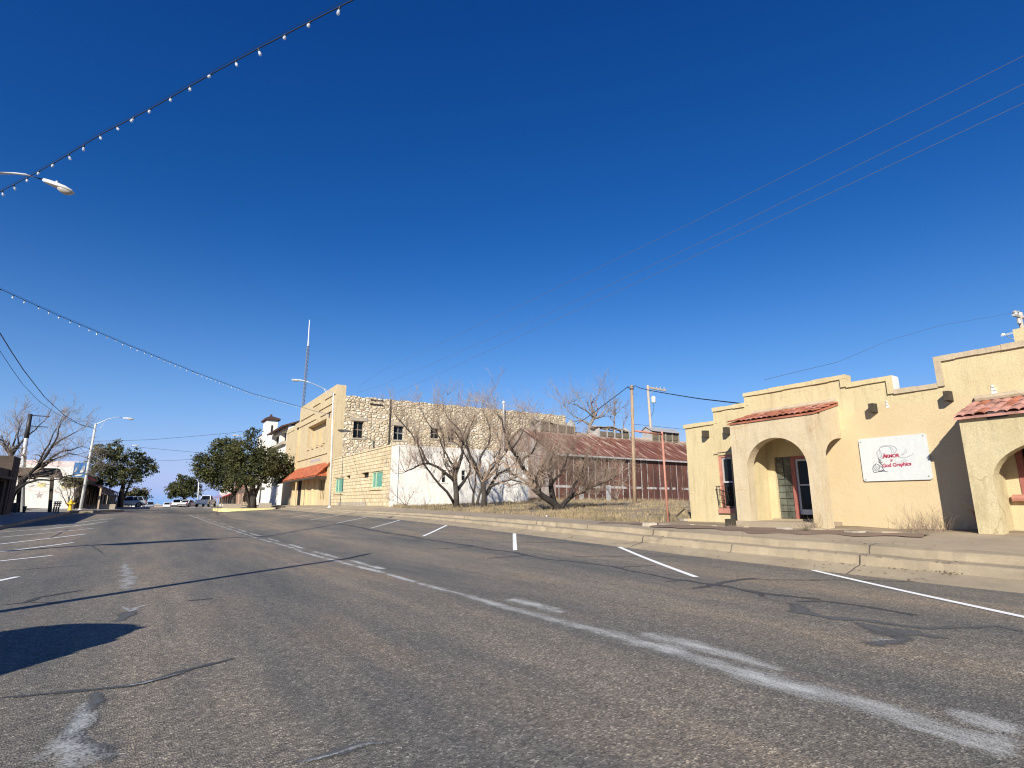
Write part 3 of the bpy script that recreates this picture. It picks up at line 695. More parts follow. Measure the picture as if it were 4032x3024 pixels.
for (y1_, y0_, zt) in STEPS: mb.face([(XW + .26, y1_, 3.7), (XW + .26, y0_, 3.7), (XW + .26, y0_, zt - .02), (XW + .26, y1_, zt - .02)])
mb.face([(XW + .1, 13.68, 4.0), (28, 13.68, 3.8), (28, -4, 3.8), (XW + .1, -4, 4.0)])
mb.build('side_wall', M['stucco_y'], yb)
mb = MB(); mb.box(XW - .05, XW + .3, 13.60, 13.80, .4, .86); mb.build('plinth', M['stucco_y'], yb)
for k, (y1_, y0_, zt) in enumerate(STEPS):                 # raised coping bands
    mb = MB(); t = .13
    ext_l = .0; ya = y1_ + (.05 if k == 0 else .0)
    jit = lambda y: .006 * math.sin(y * 9 + k)
    segs = frange(y0_, ya, .45)
    for a, b in zip(segs, segs[1:]): mb.box(XW - .055 - jit(a), XW + .3, a, b + .001, zt - t + jit(b) * 1.3, zt + jit(a))
    if k + 1 < len(STEPS) and STEPS[k + 1][2] < zt: mb.box(XW - .06, XW + .298, y0_, y0_ + .15, STEPS[k + 1][2] - .1, zt - t)
    if k and STEPS[k - 1][2] < zt: mb.box(XW - (.06 if k == 5 else .012), XW + .298, y1_ - .15, y1_, STEPS[k - 1][2] - .1, zt - t)
    mb.build('coping', M['cap'] if k > 3 else M['stucco_y'], yb)
mb = MB(); mb.box(XW - .03, XW + .31, 6.585, 6.598, 4.41, 4.79); o = mb.build('step_face', M['white_block'], yb); o['label'] = 'white painted end face of the parapet step'
mb = MB(); c = at(4030, 1330, X=XW + .6); mb.box(XW + .4, XW + .95, c.y - .42, c.y + .12, 4.9, 5.48); mb.build('chimney', M['stucco_y'], yb)
# faint stain line under the right parapet, repair patches
for (x, y, w, h) in [(3492, 1590, .05, .22), (3910, 1532, .07, .22)]:
    p = wY(x, y); mb = MB()
    for k in range(3): mb.box(XW - .012 - .004 * k, XW + .01, p.y - w + .02 * k, p.y + w * .6 - .01 * k, p.z - h / 2 + .075 * k, p.z - h / 2 + .075 * k + .055)
    mb.build('beam_socket', M['white_block'], yb)
# projecting timber beam ends
for (x0, y0, x1, y1) in [(2771, 1686, 2790, 1730), (2856, 1672, 2872, 1718), (3424, 1585, 3446, 1627), (3714, 1537, 3742, 1582)]:
    p, q = wY(x0, y0), wY(x1, y1); cy_, cz = (p.y + q.y) / 2 - .07, (p.z + q.z) / 2 - .03
    mb = MB(); hw = .058
    mb.hexa([(XW - .26, cy_ - hw, cz - .115), (XW + .02, cy_ - hw, cz - .13), (XW - .26, cy_ + hw, cz - .11), (XW + .02, cy_ + hw, cz - .12), (XW - .25, cy_ - hw, cz + .12), (XW + .02, cy_ - hw, cz + .13), (XW - .26, cy_ + hw, cz + .12), (XW + .02, cy_ + hw, cz + .13)])
    mb.build('beam_end', M['beam'], yb)
# window left of the porch
w_ = MB(); y0, y1, z0, z1 = hole_w; xo = XW + .09
for a in ((y0, y0 + .07), (y1 - .1, y1)): w_.box(xo - .05, xo + .06, a[0], a[1], z0, z1)
w_.box(xo - .05, xo + .06, y0 + .07, y1 - .1, z1 - .07, z1); w_.box(xo - .05, xo + .06, y0 + .07, y1 - .1, z0, z0 + .07)
win = w_.build('window', M['pink'], yb)
mb = MB(); mb.box(xo + .03, xo + .05, y0 + .07, y1 - .1, z0 + .07, z1 - .07); mb.build('pane', M['glass'], win)
mb = MB(); zm = z0 + .85; mb.box(xo - .005, xo + .028, y0 + .07, y1 - .1, zm, zm + .06); mb.box(xo, xo + .026, y1 - .15, y1 - .101, zm + .06, z1 - .07); mb.box(xo, xo + .026, y0 + .07, y1 - .15, z1 - .14, z1 - .071); mb.build('sash', M['tin'], win)
mb = MB(); mb.box(XW - .09, XW + .1, y0 - .1, y1 + .06, z0 - .17, z0 - .002); mb.build('sill', M['pink'], win)
mb = MB()
for k in range(9): a = y0 - .06 + (y1 - y0 + .2) * k / 8; mb.tube([(XW - .03, a, z1 + .11 - .09 * max(0, (k - 6) / 2) ** 2), (XW + .02, a, z1 + .11 - .09 * max(0, (k - 6) / 2) ** 2)], .015, 4)
mb.box(XW - .045, XW + .01, y0 - .05, y1 - .05, z1 + .1, z1 + .13); mb.box(XW - .045, XW + .01, y1 - .05, y1 + .12, z1 + .05, z1 + .085); mb.build('drip_moulding', M['cap'], win)
# iron basket in front of that window
gr = MB(); zt, zb = z0 + .74, z0 + .01
gr.bar((XW - .19, y0 - .02, zt), (XW - .19, y1 + .03, zt), .02); gr.bar((XW - .06, y0, zb), (XW - .06, y1 - .02, zb), .02)
for a in (y0 - .02, y1 + .03): gr.bar((XW - .19, a, zt), (XW + .05, a, zt), .018); gr.bar((XW - .06, a, zb), (XW + .05, a, zb), .018)
n = 7
for k in range(n + 1):
    a = y0 + (y1 - y0) * k / n; gr.bar((XW - .19, a, zt), (XW - .06, a + (.05 if k % 2 else -.05), zb), .012); gr.bar((XW - .185, a, zt), (XW - .06, a + (y1 - y0) / n * (1 if k < n else 0), zb + .02), .008)
gr.bar((XW - .15, y0, zt - .2), (XW - .15, y1, zt - .2), .012); gr.bar((XW - .1, y0, zt - .48), (XW - .1, y1, zt - .48), .012)
gr.build('window_grille', M['iron'], yb)
# glass block sidelight, door post, door
mb = MB(); zb, zt = hole_d[2] + .02, hole_d[3]; ym = (sl_y0 + sl_y1) / 2; wb = (sl_y1 - .02 - sl_y0 - .02) / 2; hb_ = (zt - zb) / 9.5
for i in range(2):
    for k in range(10):
        za, zc = zb + hb_ * k, min(zt, zb + hb_ * (k + 1)); ya = sl_y0 + .02 + wb * i
        mb.hexa([(XW + .05, ya + .015, za + .012), (XW + .13, ya, za), (XW + .05, ya + wb - .015, za + .012), (XW + .13, ya + wb, za), (XW + .05, ya + .015, zc - .012), (XW + .13, ya, zc), (XW + .05, ya + wb - .015, zc - .012), (XW + .13, ya + wb, zc)])
M['block'] = simple('glass_block', (.13, .14, .115), .1, 0, .65, 2.6, (1, 1, .5)); M['block'].node_tree.nodes['Principled BSDF'].inputs['Transmission Weight'].default_value = .15
side = mb.build('glass_block_sidelight', M['block'], yb)
mb = MB(); mb.box(XW + .1, XW + .12, sl_y0, sl_y1, zb, zt); mb.build('mortar_grid', M['lintel'], side)
mb = MB(); pa, pb = sl_y0 - .13, sl_y0; mb.box(XW + .01, XW + .15, pa, pb, zb - .01, zt - .002); mb.box(XW + .012, XW + .15, hole_d[0], pa, zt - .1, zt - .003); mb.build('door_post', M['redframe'], yb)
M['salmonpost'] = M['pink']
mb = MB(); ya, yc = hole_d[0] + .02, pa
for a in ((ya, ya + .05), (yc - .06, yc)): mb.box(XW + .06, XW + .11, a[0], a[1], zb + .12, zt - .1)
mb.box(XW + .06, XW + .11, ya + .05, yc - .06, zt - .16, zt - .1); mb.box(XW + .06, XW + .11, ya + .05, yc - .06, zb + .12, zb + .27); mb.box(XW + .055, XW + .11, ya + .05, yc - .06, zb + .98, zb + 1.015)
door = mb.build('door', M['doorframe'], yb)
mb = MB(); mb.box(XW + .085, XW + .1, ya + .05, yc - .06, zb + .26, zt - .16); mb.build('pane', M['glass'], door)
mb = MB(); mb.box(XW + .04, XW + .075, yc - .075, yc - .03, zb + .98, zb + 1.12); mb.build('handle', M['tin'], door)
mb = MB(); mb.box(XW - .32, XW + .14, hole_d[0] - .1, sl_y1 + .05, .80, hole_d[2] + .012); mb.build('door_step', M['concrete'], yb)
# inside darkness behind openings
mb = MB(); mb.box(XW + .17, XW + .19, 8.0, 13.0, .7, 3.3); mb.box(XW + .17, XW + .19, 2.0, 5.5, .7, 3.3); mb.build('room_backing', M['void_and_shade'], yb)
# right porch window
mb = MB(); y0, y1, z0, z1 = hole_r
mb.box(XW - .02, XW + .12, y1 - .12, y1, z0, z1); mb.box(XW - .02, XW + .12, y0, y0 + .1, z0, z1); mb.box(XW - .02, XW + .12, y0 + .1, y1 - .12, z1 - .1, z1)
win2 = mb.build('window', M['redframe'], yb)
mb = MB(); mb.box(XW + .07, XW + .1, y0 + .1, y1 - .12, z0, z1 - .1); mb.build('pane', M['glass'], win2)
mb = MB(); mb.tube([(XW - .09, y0 - .2, z0 - .07), (XW - .09, y1 + .16, z0 - .07)], .085, 8); mb.box(XW - .09, XW + .08, y0 - .2, y1 + .14, z0 - .15, z0 + .003); mb.build('sill', M['pink'], win2)

# ---- left porch
def tile_roof(name, parent, x0, x1, ya, yb_, z0, z1, mats, pitch=.21, courses=4, hip=0, amp=.07):
    """barrel tile slope: eave at x0,z0 running along Y from ya to yb_, top at x1,z1; hip shortens the top edge"""
    mb = MB(); n = int(abs(yb_ - ya) / pitch); r2 = random.Random(5)
    for i in range(n):
        for c in range(courses):
            u0, u1 = c / courses - (.03 if c else 0), (c + 1) / courses
            yc0 = ya + (yb_ - ya) * (i + .5) / n
            def pt(u, k, lift):
                sh = hip * u * (1 - 2 * (i + .5) / n)
                a = math.pi * k / 6
                return (x0 + (x1 - x0) * u, yc0 + sh + math.cos(a) * pitch * .5, z0 + (z1 - z0) * u + math.sin(a) * amp + lift)
            mb.cur = r2.choice([0, 0, 0, 1]) if len(mats) > 1 else 0
            lift = .03 * (1 if c else 1) + r2.uniform(-.008, .008)
            a = [mb.pt(pt(u0, k, lift)) for k in range(7)]; b = [mb.pt(pt(u1, k, 0)) for k in range(7)]
            a2 = [mb.pt(pt(u0, k, lift - .022)) for k in range(7)]
            for k in range(6): mb.idx([a[k], a[k + 1], b[k + 1], b[k]]); mb.idx([a[k], a2[k], a2[k + 1], a[k + 1]])
    mb.cur = 0
    L = (yb_ - ya)
    mb.hexa([(x0 + .03, ya, z0 - .055), (x1, ya + hip, z1 - .075), (x0 + .03, yb_, z0 - .055), (x1, yb_ - hip, z1 - .075), (x0 + .03, ya, z0 - .005), (x1, ya + hip, z1 - .02), (x0 + .03, yb_, z0 - .005), (x1, yb_ - hip, z1 - .02)])
    return mb.build(name, mats, parent)
fl = at(2872, 1670, X=XP1); fr = at(3198, 1612, X=XP1)
Yl, Yr = fl.y, fr.y - .02
ZT = (fl.z + fr.z) / 2 - .06; ZRP = (at(2975, 1628, X=XW).z + at(3290, 1573, X=XW).z) / 2 - .07
al, ar = at(2946, 1900, X=XP1).y, at(3187, 1900, X=XP1).y      # arch jambs
apex = at(3058, 1722, X=XP1).z; spring = at(2922, 1836, X=XP1).z - .12
mb = MB(); arch_wall(mb, 'x', XP1, .34, Yr, Yl, .62, ZT, ar, al, spring, apex - spring, 24)
o = mb.build('porch_front', M['stucco_p'], yb)
sidearch_z = at(3285, 1738, X=XW).z
xin = at(3254, 1800, Y=Yr).x; zs0 = at(3254, 1796, Y=Yr).z; zs1 = at(3302, 1727, X=XW).z
arcp = [(xin + (XW - .002 - xin) * (1 - math.cos(R_(90) * k / 12)), zs0 + (zs1 - zs0) * math.sin(R_(90) * k / 12)) for k in range(13)]
zside = lambda u: ZT + (u - XP1) / (XW - XP1) * (ZRP - ZT) - .02
mb = MB(); mb.prism([(XP1 + .342, Yr + .004, .62), (xin, Yr + .004, .62), (xin, Yr + .004, zs0), (XP1 + .342, Yr + .004, zs0)], (0, .3, 0))
up_ = [(XP1 + .342, zs0)] + arcp
for (ua, za), (ub, zb_) in zip(up_, up_[1:]):
    mb.hexa([(ua, Yr + .004, za), (ub, Yr + .004, zb_), (ua, Yr + .304, za), (ub, Yr + .304, zb_), (ua, Yr + .004, zside(ua)), (ub, Yr + .004, zside(ub)), (ua, Yr + .304, zside(ua)), (ub, Yr + .304, zside(ub))])
mb.build('porch_side', M['stucco_p'], yb, fix=True)
mb = MB(); mb.prism([(XP1 + .342, Yl - .3, .8), (XW, Yl - .3, .8), (XW, Yl - .3, ZRP - .02), (XP1 + .342, Yl - .3, ZT + .05)], (0, .296, 0)); mb.build('porch_side', M['stucco_y'], yb)
mb = MB(); mb.box(XP1 + .342, XW - .003, Yr + .31, Yl - .31, 3.42, 3.5); mb.build('porch_ceiling', M['stucco_y'], yb)
mb = MB(); mb.box(XP1 - .12, XW - .004, ar - .06, Yl - .02, .68, .885); mb.build('porch_floor', M['walk'], yb)
tile_roof('porch_roof', yb, XP1 - .07, XW, Yr - .03, Yl + .05, ZT + .03, ZRP, [M['tile'], M['tile_pale']], .17, 3, amp=.045)
mb = MB(); mb.tube([(XW - .03, Yr + .02, ZRP + .05), (XW - .03, Yl, ZRP + .05)], .085, 8); mb.build('roof_flashing', M['cap'], yb)
lp = at(3096, 1733, X=XP1 + .7)
lt = MB(); lt.lathe((lp.x, lp.y, 3.33), [(.055, .09), (.06, .06), (.035, .04), (.03, 0)], 10)
fx = lt.build('porch_light', M['iron'], yb)
mb = MB(); mb.lathe((lp.x, lp.y, 3.21), [(.01, .13), (.04, .1), (.06, .05), (.045, .01), (.01, 0)], 10); mb.build('globe', M['lens'], fx, True)
# downpipe box between porch and window wall
mb = MB(); p = at(2892, 2050, X=XP1 - .02); mb.box(XP1 - .16, XP1 + .1, p.y - .02, p.y + .24, .70, .93)
tag(mb.build('meter_box', M['beam'], None), 'small dark box on the ground at the foot of the left porch pillar', 'box')
mb = MB(); mb.box(XP1 + .02, XP1 + .07, Yl + .03, Yl + .075, .8, ZT - 1.0); mb.build('downpipe', M['iron'], yb)

# ---- right porch (runs out of the picture)
c0 = at(3775, 1654, X=XP2); ZT2 = c0.z; Y2l = c0.y; Y2r = 1.0
jl = at(3914, 1900, X=XP2).y; ap2 = at(4032, 1745, X=XP2); spr = at(3913, 1890, X=XP2).z
a0 = jl - 2.5; rise = 1.02 * (ap2.z - spr) + .06
mb = MB(); arch_wall(mb, 'x', XP2, .32, Y2r - .9, Y2l, .62, ZT2, a0, jl, spr, rise, 24)
pf = mb.build('porch_front', M['stucco_s'], yb)
for v in pf.data.vertices:                                # battered corner: the pillar spreads towards its foot
    wy = v.co.y + wmat(pf).translation.y; wz = v.co.z + wmat(pf).translation.z
    if wz < 1.0: v.co.y += (.0)
mb = MB(); mb.prism([(XP2 + .322, Y2l - .3, .6), (XW, Y2l - .3, .6), (XW, Y2l - .3, ZT2 + .3), (XP2 + .322, Y2l - .3, ZT2)], (0, .297, 0)); mb.build('porch_side', M['stucco_s'], yb)
mb = MB(); mb.box(XP2 + .322, XW - .003, Y2r - .9, Y2l - .301, ZT2 - .25, ZT2 - .18); mb.build('porch_ceiling', M['stucco_t'], yb)
tile_roof('porch_roof', yb, XP2 - .14, XW, Y2r - .9, Y2l + .06, ZT2 + .05, ZT2 + .52, [M['tile_pale'], M['tile']], .19, 3, amp=.05)
mb = MB(); mb.tube([(XW - .04, Y2r - .9, ZT2 + .6), (XW - .04, Y2l - .03, ZT2 + .6)], .08, 8); mb.build('roof_flashing', M['cap'], yb)
p = at(3930, 1630, X=XP2 + .12)
mb = MB(); mb.hexa([(p.x - .16, p.y - .2, p.z - .09), (p.x + .16, p.y - .2, p.z - .05), (p.x - .16, p.y + .17, p.z - .11), (p.x + .16, p.y + .17, p.z - .07), (p.x - .13, p.y - .2, p.z + .08), (p.x + .16, p.y - .2, p.z + .12), (p.x - .13, p.y + .17, p.z + .06), (p.x + .16, p.y + .17, p.z + .1)])
fl_ = mb.build('floodlight', M['darkmetal'], None, bevel=.012)
tag(fl_, 'grey floodlight box lying on the tiles of the right porch', 'light')
mb = MB(); mb.box(p.x - .175, p.x - .166, p.y - .16, p.y + .13, p.z - .06, p.z + .05); mb.build('lamp_lens', M['lens'], fl_)
# wall basin / planter in the shade beside the right porch
p = at(3822, 1990, X=XW - .25)
pl_ = MB(); cx_, cy2, cz2 = p.x - .05, p.y - .22, p.z
pl_.lathe((cx_, cy2, cz2), [(.02, -.16), (.2, -.15), (.3, -.02), (.33, .06), (.33, .085), (.29, .085), (.27, .02)], 18)
pn = pl_.build('pedestal_planter', M['lintel'], None, True)
tag(pn, 'stone bowl planter on slanting legs in the shade beside the right porch', 'planter')
mb = MB()
for k in range(3):
    a = k * 2.094 + .4; mb.bar((cx_ + math.cos(a) * .22, cy2 + math.sin(a) * .22, cz2 - .12), (cx_ + math.cos(a) * .1, cy2 + math.sin(a) * .1, gz(cx_, cy2)), .035)
mb.build('leg', M['pink'], pn)

# ---- the shop sign
S = lambda cx, cy, d=0: at(3300 + cx / 4.916, 1650 + cy / 4.916, X=XW - .05 - d)
tl, tr, br_, bl_ = S(388, 400), S(1703, 262), S(1828, 1152), S(500, 1224)
sg = MB(); cy0, cy1 = (tl.y + bl_.y) / 2, (tr.y + br_.y) / 2; cz0, cz1 = (bl_.z + br_.z) / 2, (tl.z + tr.z) / 2
outline = []; r_ = .06
for (yy_, zz_, a0_) in ((cy0 - r_, cz0 + r_, 180), (cy1 + r_, cz0 + r_, 270), (cy1 + r_, cz1 - r_, 0), (cy0 - r_, cz1 - r_, 90)):
    for k in range(6):
        a = R_(a0_ + 18 * k); outline.append((XW - .05, yy_ - r_ * math.cos(a), zz_ + r_ * math.sin(a)))
sg.prism(outline, (.035, 0, 0))
sign = sg.build('shop_sign', M['signwhite'], None)
tag(sign, 'white rectangular shop sign with crimson lettering and a knight sketch on the tan wall', 'sign')
for (cx, cy) in ((436, 447), (1637, 317), (1762, 1098), (540, 1172)):
    p = S(cx, cy, .002); mb = MB(); mb.lathe((p.x - .008, p.y, p.z), [(.004, -.004), (.02, 0), (.022, .008)], 10, 'x'); mb.build('screw', M['tin'], sign)
def sign_text(txt, a, b, hgt, bold=.012, sx=1.0):
    """lettering fitted between two sketch points along its baseline"""
    p, q = S(*a, .003), S(*b, .003)
    cu = bpy.data.curves.new('lettering', 'FONT'); cu.body = txt; cu.size = 1; cu.offset = bold * .6; cu.extrude = .004
    t = bpy.data.objects.new('lettering', cu); COL.objects.link(t)
    bpy.context.view_layer.update()
    me = bpy.data.meshes.new_from_object(t.evaluated_get(bpy.context.evaluated_depsgraph_get()))
    bpy.data.objects.remove(t)
    w = max(v.co.x for v in me.vertices) - min(v.co.x for v in me.vertices); x0 = min(v.co.x for v in me.vertices)
    L = p.y - q.y
    for v in me.vertices:
        x, y, z = v.co; u = (x - x0) / w
        v.co = Vector((p.x - z, p.y - u * L, p.z + (q.z - p.z) * u + y * hgt)) - sign.location
    me.materials.append(M['crimson'])
    o = bpy.data.objects.new('lettering', me); COL.objects.link(o); o.parent = sign; return o
sign_text('A', (862, 765), (948, 752), .165, .05)
sign_text('RMOR', (930, 752), (1195, 730), .125, .06)
sign_text('OF', (1010, 825), (1058, 820), .085, .03)
sign_text('God Graphics', (865, 935), (1420, 893), .135, .045)
def stroke(pts, w, mat='ink'):
    w *= 1.5
    mb = MB(); q = [S(a, b, .0025) for a, b in pts]
    for k, (a, b) in enumerate(zip(q, q[1:])):
        d = (b - a); d.x = 0
        if d.length < 1e-5: continue
        nrm = Vector((0, -d.z, d.y)).normalized() * w / 2
        mb.prism([a + nrm, b + nrm, b - nrm, a - nrm], (-.001 - .0002 * (k % 3), 0, 0))
    return mb
def strokes(mat, lst):
    al_ = MB()
    for pts, w in lst:
        m_ = stroke(pts, w); off = len(al_.v); al_.v += m_.v; al_.f += [[i + off for i in f] for f in m_.f]; al_.m += [0] * len(m_.f)
    return al_.build('knight_sketch', M[mat], sign)
strokes('ink', [([(795, 610), (800, 570), (830, 535), (880, 518), (960, 516), (1040, 518), (1095, 535), (1130, 575), (1125, 620), (1095, 660)], .012), ([(830, 560), (860, 540), (930, 530), (990, 540), (1030, 590), (1040, 650), (1060, 690)], .008), ([(1000, 525), (1050, 570), (1080, 620), (1080, 660)], .007),
    ([(790, 605), (755, 625), (745, 660), (765, 740), (830, 750), (845, 690), (815, 610), (790, 605)], .010), ([(765, 640), (780, 735)], .006), ([(800, 620), (820, 740)], .006), ([(850, 660), (900, 665), (860, 720), (850, 760), (830, 770)], .008),
    ([(1190, 740), (1300, 745), (1380, 715), (1430, 690), (1458, 655)], .009), ([(1210, 710), (1270, 660), (1310, 580), (1330, 640), (1240, 700)], .007), ([(1100, 775), (1130, 830), (1190, 835), (1290, 775), (1345, 805), (1230, 835)], .006)])
strokes('ink_dark', [([(775, 760), (800, 800), (785, 830), (830, 850), (860, 830)], .014), ([(790, 830), (840, 880), (870, 910), (860, 950)], .016), ([(740, 865), (690, 900), (672, 950), (680, 1010), (710, 1040), (790, 1015), (860, 1000), (960, 1022)], .011), ([(740, 865), (790, 890), (800, 960), (780, 1005)], .010), ([(700, 900), (770, 985)], .006), ([(685, 935), (750, 1000)], .006), ([(720, 885), (790, 960)], .006), ([(690, 975), (740, 1010)], .006), ([(800, 900), (850, 930), (885, 990)], .012), ([(790, 1010), (890, 985), (900, 1005), (800, 1020)], .012), ([(775, 765), (840, 800), (800, 815), (850, 840)], .008)])
# ================================================================== two storey stone building
XF, YS = 14.85, 57.4
sbd = thing('stone_building', 'tall stone building with sand coloured street front and red tiled canopy', 'building', (XF, YS, 1.2))
ZF = at(1312, 1523, X=XF).z; YF1 = at(1191, 1604, X=XF).y + 1; YF2 = at(1128, 1692, X=XF).y
ZW2 = at(1188, 1652, X=XF).z - .1; ZW3 = at(1130, 1693, X=XF).z
fY = lambda x, y: at(x, y, X=XF)
# street front: tall block, stepped shoulder and lower wing, with recessed slots
slots = []
for (x0, yt, x1, yb_) in [(1228, 1680, 1240, 1762), (1252, 1668, 1269, 1757), (1286, 1600, 1296, 1755)]:
    a, b = fY(x0, yt), fY(x1, yb_); slots.append((min(a.y, b.y), max(a.y, b.y), b.z, a.z))
big = (fY(1285, 1660).y, fY(1213, 1690).y, fY(1270, 1755).z, fY(1250, 1665).z)
door_s = (fY(1281, 1900).y, fY(1258, 1900).y, fY(1270, 1966).z, fY(1270, 1888).z)
mb = MB(); wall_holes(mb, 'x', XF, YS, YF1, .9, ZF, [big, door_s], .7)
wall_holes(mb, 'x', XF + .12, YF1, YF1 + 3.2, .9, ZW2, [], .3); wall_holes(mb, 'x', XF + .12, YF1 + 3.2, YF2, .9, ZW3, [], .3)
mb.box(XF, XF + 1.0, YS - .004, YS, 5.9, ZF); mb.box(XF + .001, XF + 1.0, YS + .01, YF1, ZF - .02, ZF); mb.box(XF + .98, XF + 1.0, YS, YF1, 11, ZF - .021)
mb.face([(XF, YF1, 9), (XF + 1, YF1, 9), (XF + 1, YF1, ZF), (XF, YF1, ZF)]); mb.face([(XF + .12, YF2, .9), (XF + 18, YF2, .9), (XF + 18, YF2, ZW3), (XF + .12, YF2, ZW3)])
mb.box(XF + .121, XF + .7, YF1 + .01, YF1 + 3.2, ZW2 - .02, ZW2); mb.box(XF + .121, XF + .7, YF1 + 3.2, YF2, ZW3 - .02, ZW3)
fr = mb.build('street_front', M['facade'], sbd)
mb = MB(); mb.box(XF + .71, XF + .74, big[0] - .2, big[1] + .2, big[2] - .2, big[3] + .2)
mb.build('recessed_panel', M['facade'], sbd)
n = 3
for k in range(n):                                        # fins in the recess
    a = big[0] + (big[1] - big[0]) * (k + .5) / n; mb = MB(); mb.box(XF + .12, XF + .705, a - .5, a + .5, big[2] + .3, big[3] - .8); mb.build('recess_fin', M['facade'], sbd)
for k in range(4): a = big[0] + (big[1] - big[0]) * (k + .5) / 4; mb = MB(); mb.box(XF - .12, XF + .3, a - .5, a + .5, big[2] + .0, big[2] + .16); mb.build('recess_sill', M['facade'], sbd)
mb = MB()                                                   # projecting bands and grooves
for (z, a, b) in [(ZF - 1.0, YS + .2, YS + 4.5), (ZF - 1.0, YS + 6.5, YS + 10), (ZF - 1.9, YS + .5, YS + 7), (ZF - 1.9, YS + 9, YF1 - 1), (ZF - 2.7, YS + .8, YS + 6), (ZF - 2.7, YS + 8, YF1 - .4), (big[2] - 1.0, YS + 1.2, YF1 - .3), (big[2] - 2.3, YS + 1.2, YF1 - .3)]:
    mb.box(XF - .12, XF + .02, a, b, z, z + .11)
for a in (YS + .55, YF1 - .55): mb.box(XF - .3, XF + .02, a - .3, a + .3, 1.0, ZF - 3.0)
mb.box(XF - .06, XF + .02, YS + 1.1, YS + 1.25, 2, ZF - 1.2); mb.box(XF + .05, XF + .14, YF1 + 3.2, YF2 - .1, ZW3 - .55, ZW3 - .42)
mb.build('relief_band', M['facade'], sbd)
mb = MB()                                                   # small shadows on the front, painted as dark boxes near its tops
mb.box(XF - .02, XF + .03, YS + 1.6, YS + 2.4, ZF - 3.3, ZF - 2.75); mb.build('shadow_mark', M['void_and_shade'], sbd); mb = MB(); mb.box(XF - .02, XF + .03, YF1 + .4, YF1 + 1.2, ZW2 - 1.2, ZW2 - .7)
mb.build('shadow_mark', M['void_and_shade'], sbd)
dr = MB(); dr.box(XF + .2, XF + .24, *door_s[:2], door_s[2], door_s[3]); dro = dr.build('shop_door', M['glass'], sbd)
mb = MB()
for k in range(5): a = door_s[0] + (door_s[1] - door_s[0]) * k / 4; mb.box(XF + .12, XF + .195, a - .05, a + .05, door_s[2], door_s[3])
mb.build('door_frame', M['board_tan'], dro)
# faded lettering strip above the canopy
mb = MB(); a, b = fY(1262, 1806), fY(1222, 1816)
for k in range(9):
    u = k / 9; y_ = a.y + (b.y - a.y) * u; z_ = a.z + (b.z - a.z) * u - .2; mb.box(XF - .012, XF + .01, y_, y_ + .55, z_, z_ + .24 + .1 * (k % 2))
mb.build('faded_lettering', simple('faded_blue_ink', (.40, .36, .34), .8, 0, .3, 3), sbd)
# corrugated panel front under the canopy
mb = MB(); y_ = door_s[1] + .4; rr = random.Random(4)
while y_ < YF1 - .5:
    w = rr.uniform(.5, 1.1); d = rr.choice([.05, .22, .12]); mb.box(XF - d, XF + .05, y_, y_ + w - .02, 1.15, 4.2 + rr.uniform(-.1, .1)); y_ += w
mb.build('panel_front', M['board_tan'], sbd)
mb = MB(); mb.box(XF - .16, XF + .04, YF1 - 5.2, YF1 - .4, 1.1, 4.25); mb.build('dark_entrance', M['void_and_shade'], sbd)
# red tiled canopy, hipped towards the camera
ca, cb = at(1286, 1868, X=XF - 1.6), at(1117, 1900, X=XF - 1.6)
ea, eb = at(1237, 1875, X=XF - 1.6).y, YF1 + 3.5; ze = at(1237, 1875, X=XF - 1.6).z; zt_ = at(1280, 1824, X=XF).z
rf = tile_roof('canopy', sbd, XF - 1.6, XF, ea + .0, eb, ze, zt_, [M['tile_bright'], M['tile']], .42, 4, 0, amp=.1)
mb = MB(); n = 9
for i in range(n):                                        # hip end facing the camera
    for k in range(6):
        u0, u1 = (i + k / 6) / n, (i + (k + 1) / 6) / n
        def hp(u, t):
            yt = ea + (YS + .9 - ea) * (1 - u); top = (XF - 1.6 * u, yt, ze + (zt_ - ze) * (1 - u)); lo = (XF - 1.6 * u, ea + (YS + .35 - ea) * (1 - u), ze)
            l = abs(math.sin(math.pi * (u * n % 1))) * .09
            return tuple(a + (b - a) * t for a, b in zip(top, lo))[:2] + (top[2] + (lo[2] - top[2]) * t + l,)
        mb.face([hp(u0, 0), hp(u1, 0), hp(u1, 1), hp(u0, 1)])
mb.face([(XF, YS + .9, zt_), (XF, ea, zt_), (XF - 1.6, ea, ze + .02)]); mb.build('canopy_hip', M['tile_bright'], sbd)
mb = MB(); mb.box(XF - 1.62, XF - 1.5, ea, eb, ze - .22, ze - .03); mb.bar((XF - 1.55, ea, ze - .12), (XF, YS + .4, ze - .12), .08, .18); mb.build('canopy_fascia', M['beam'], sbd)
mb = MB()
mb.box(XF - 1.5, XF - 1.38, ea + 8.94, ea + 9.06, 1.1, ze - .2); mb.build('canopy_post', M['board_tan'], sbd)
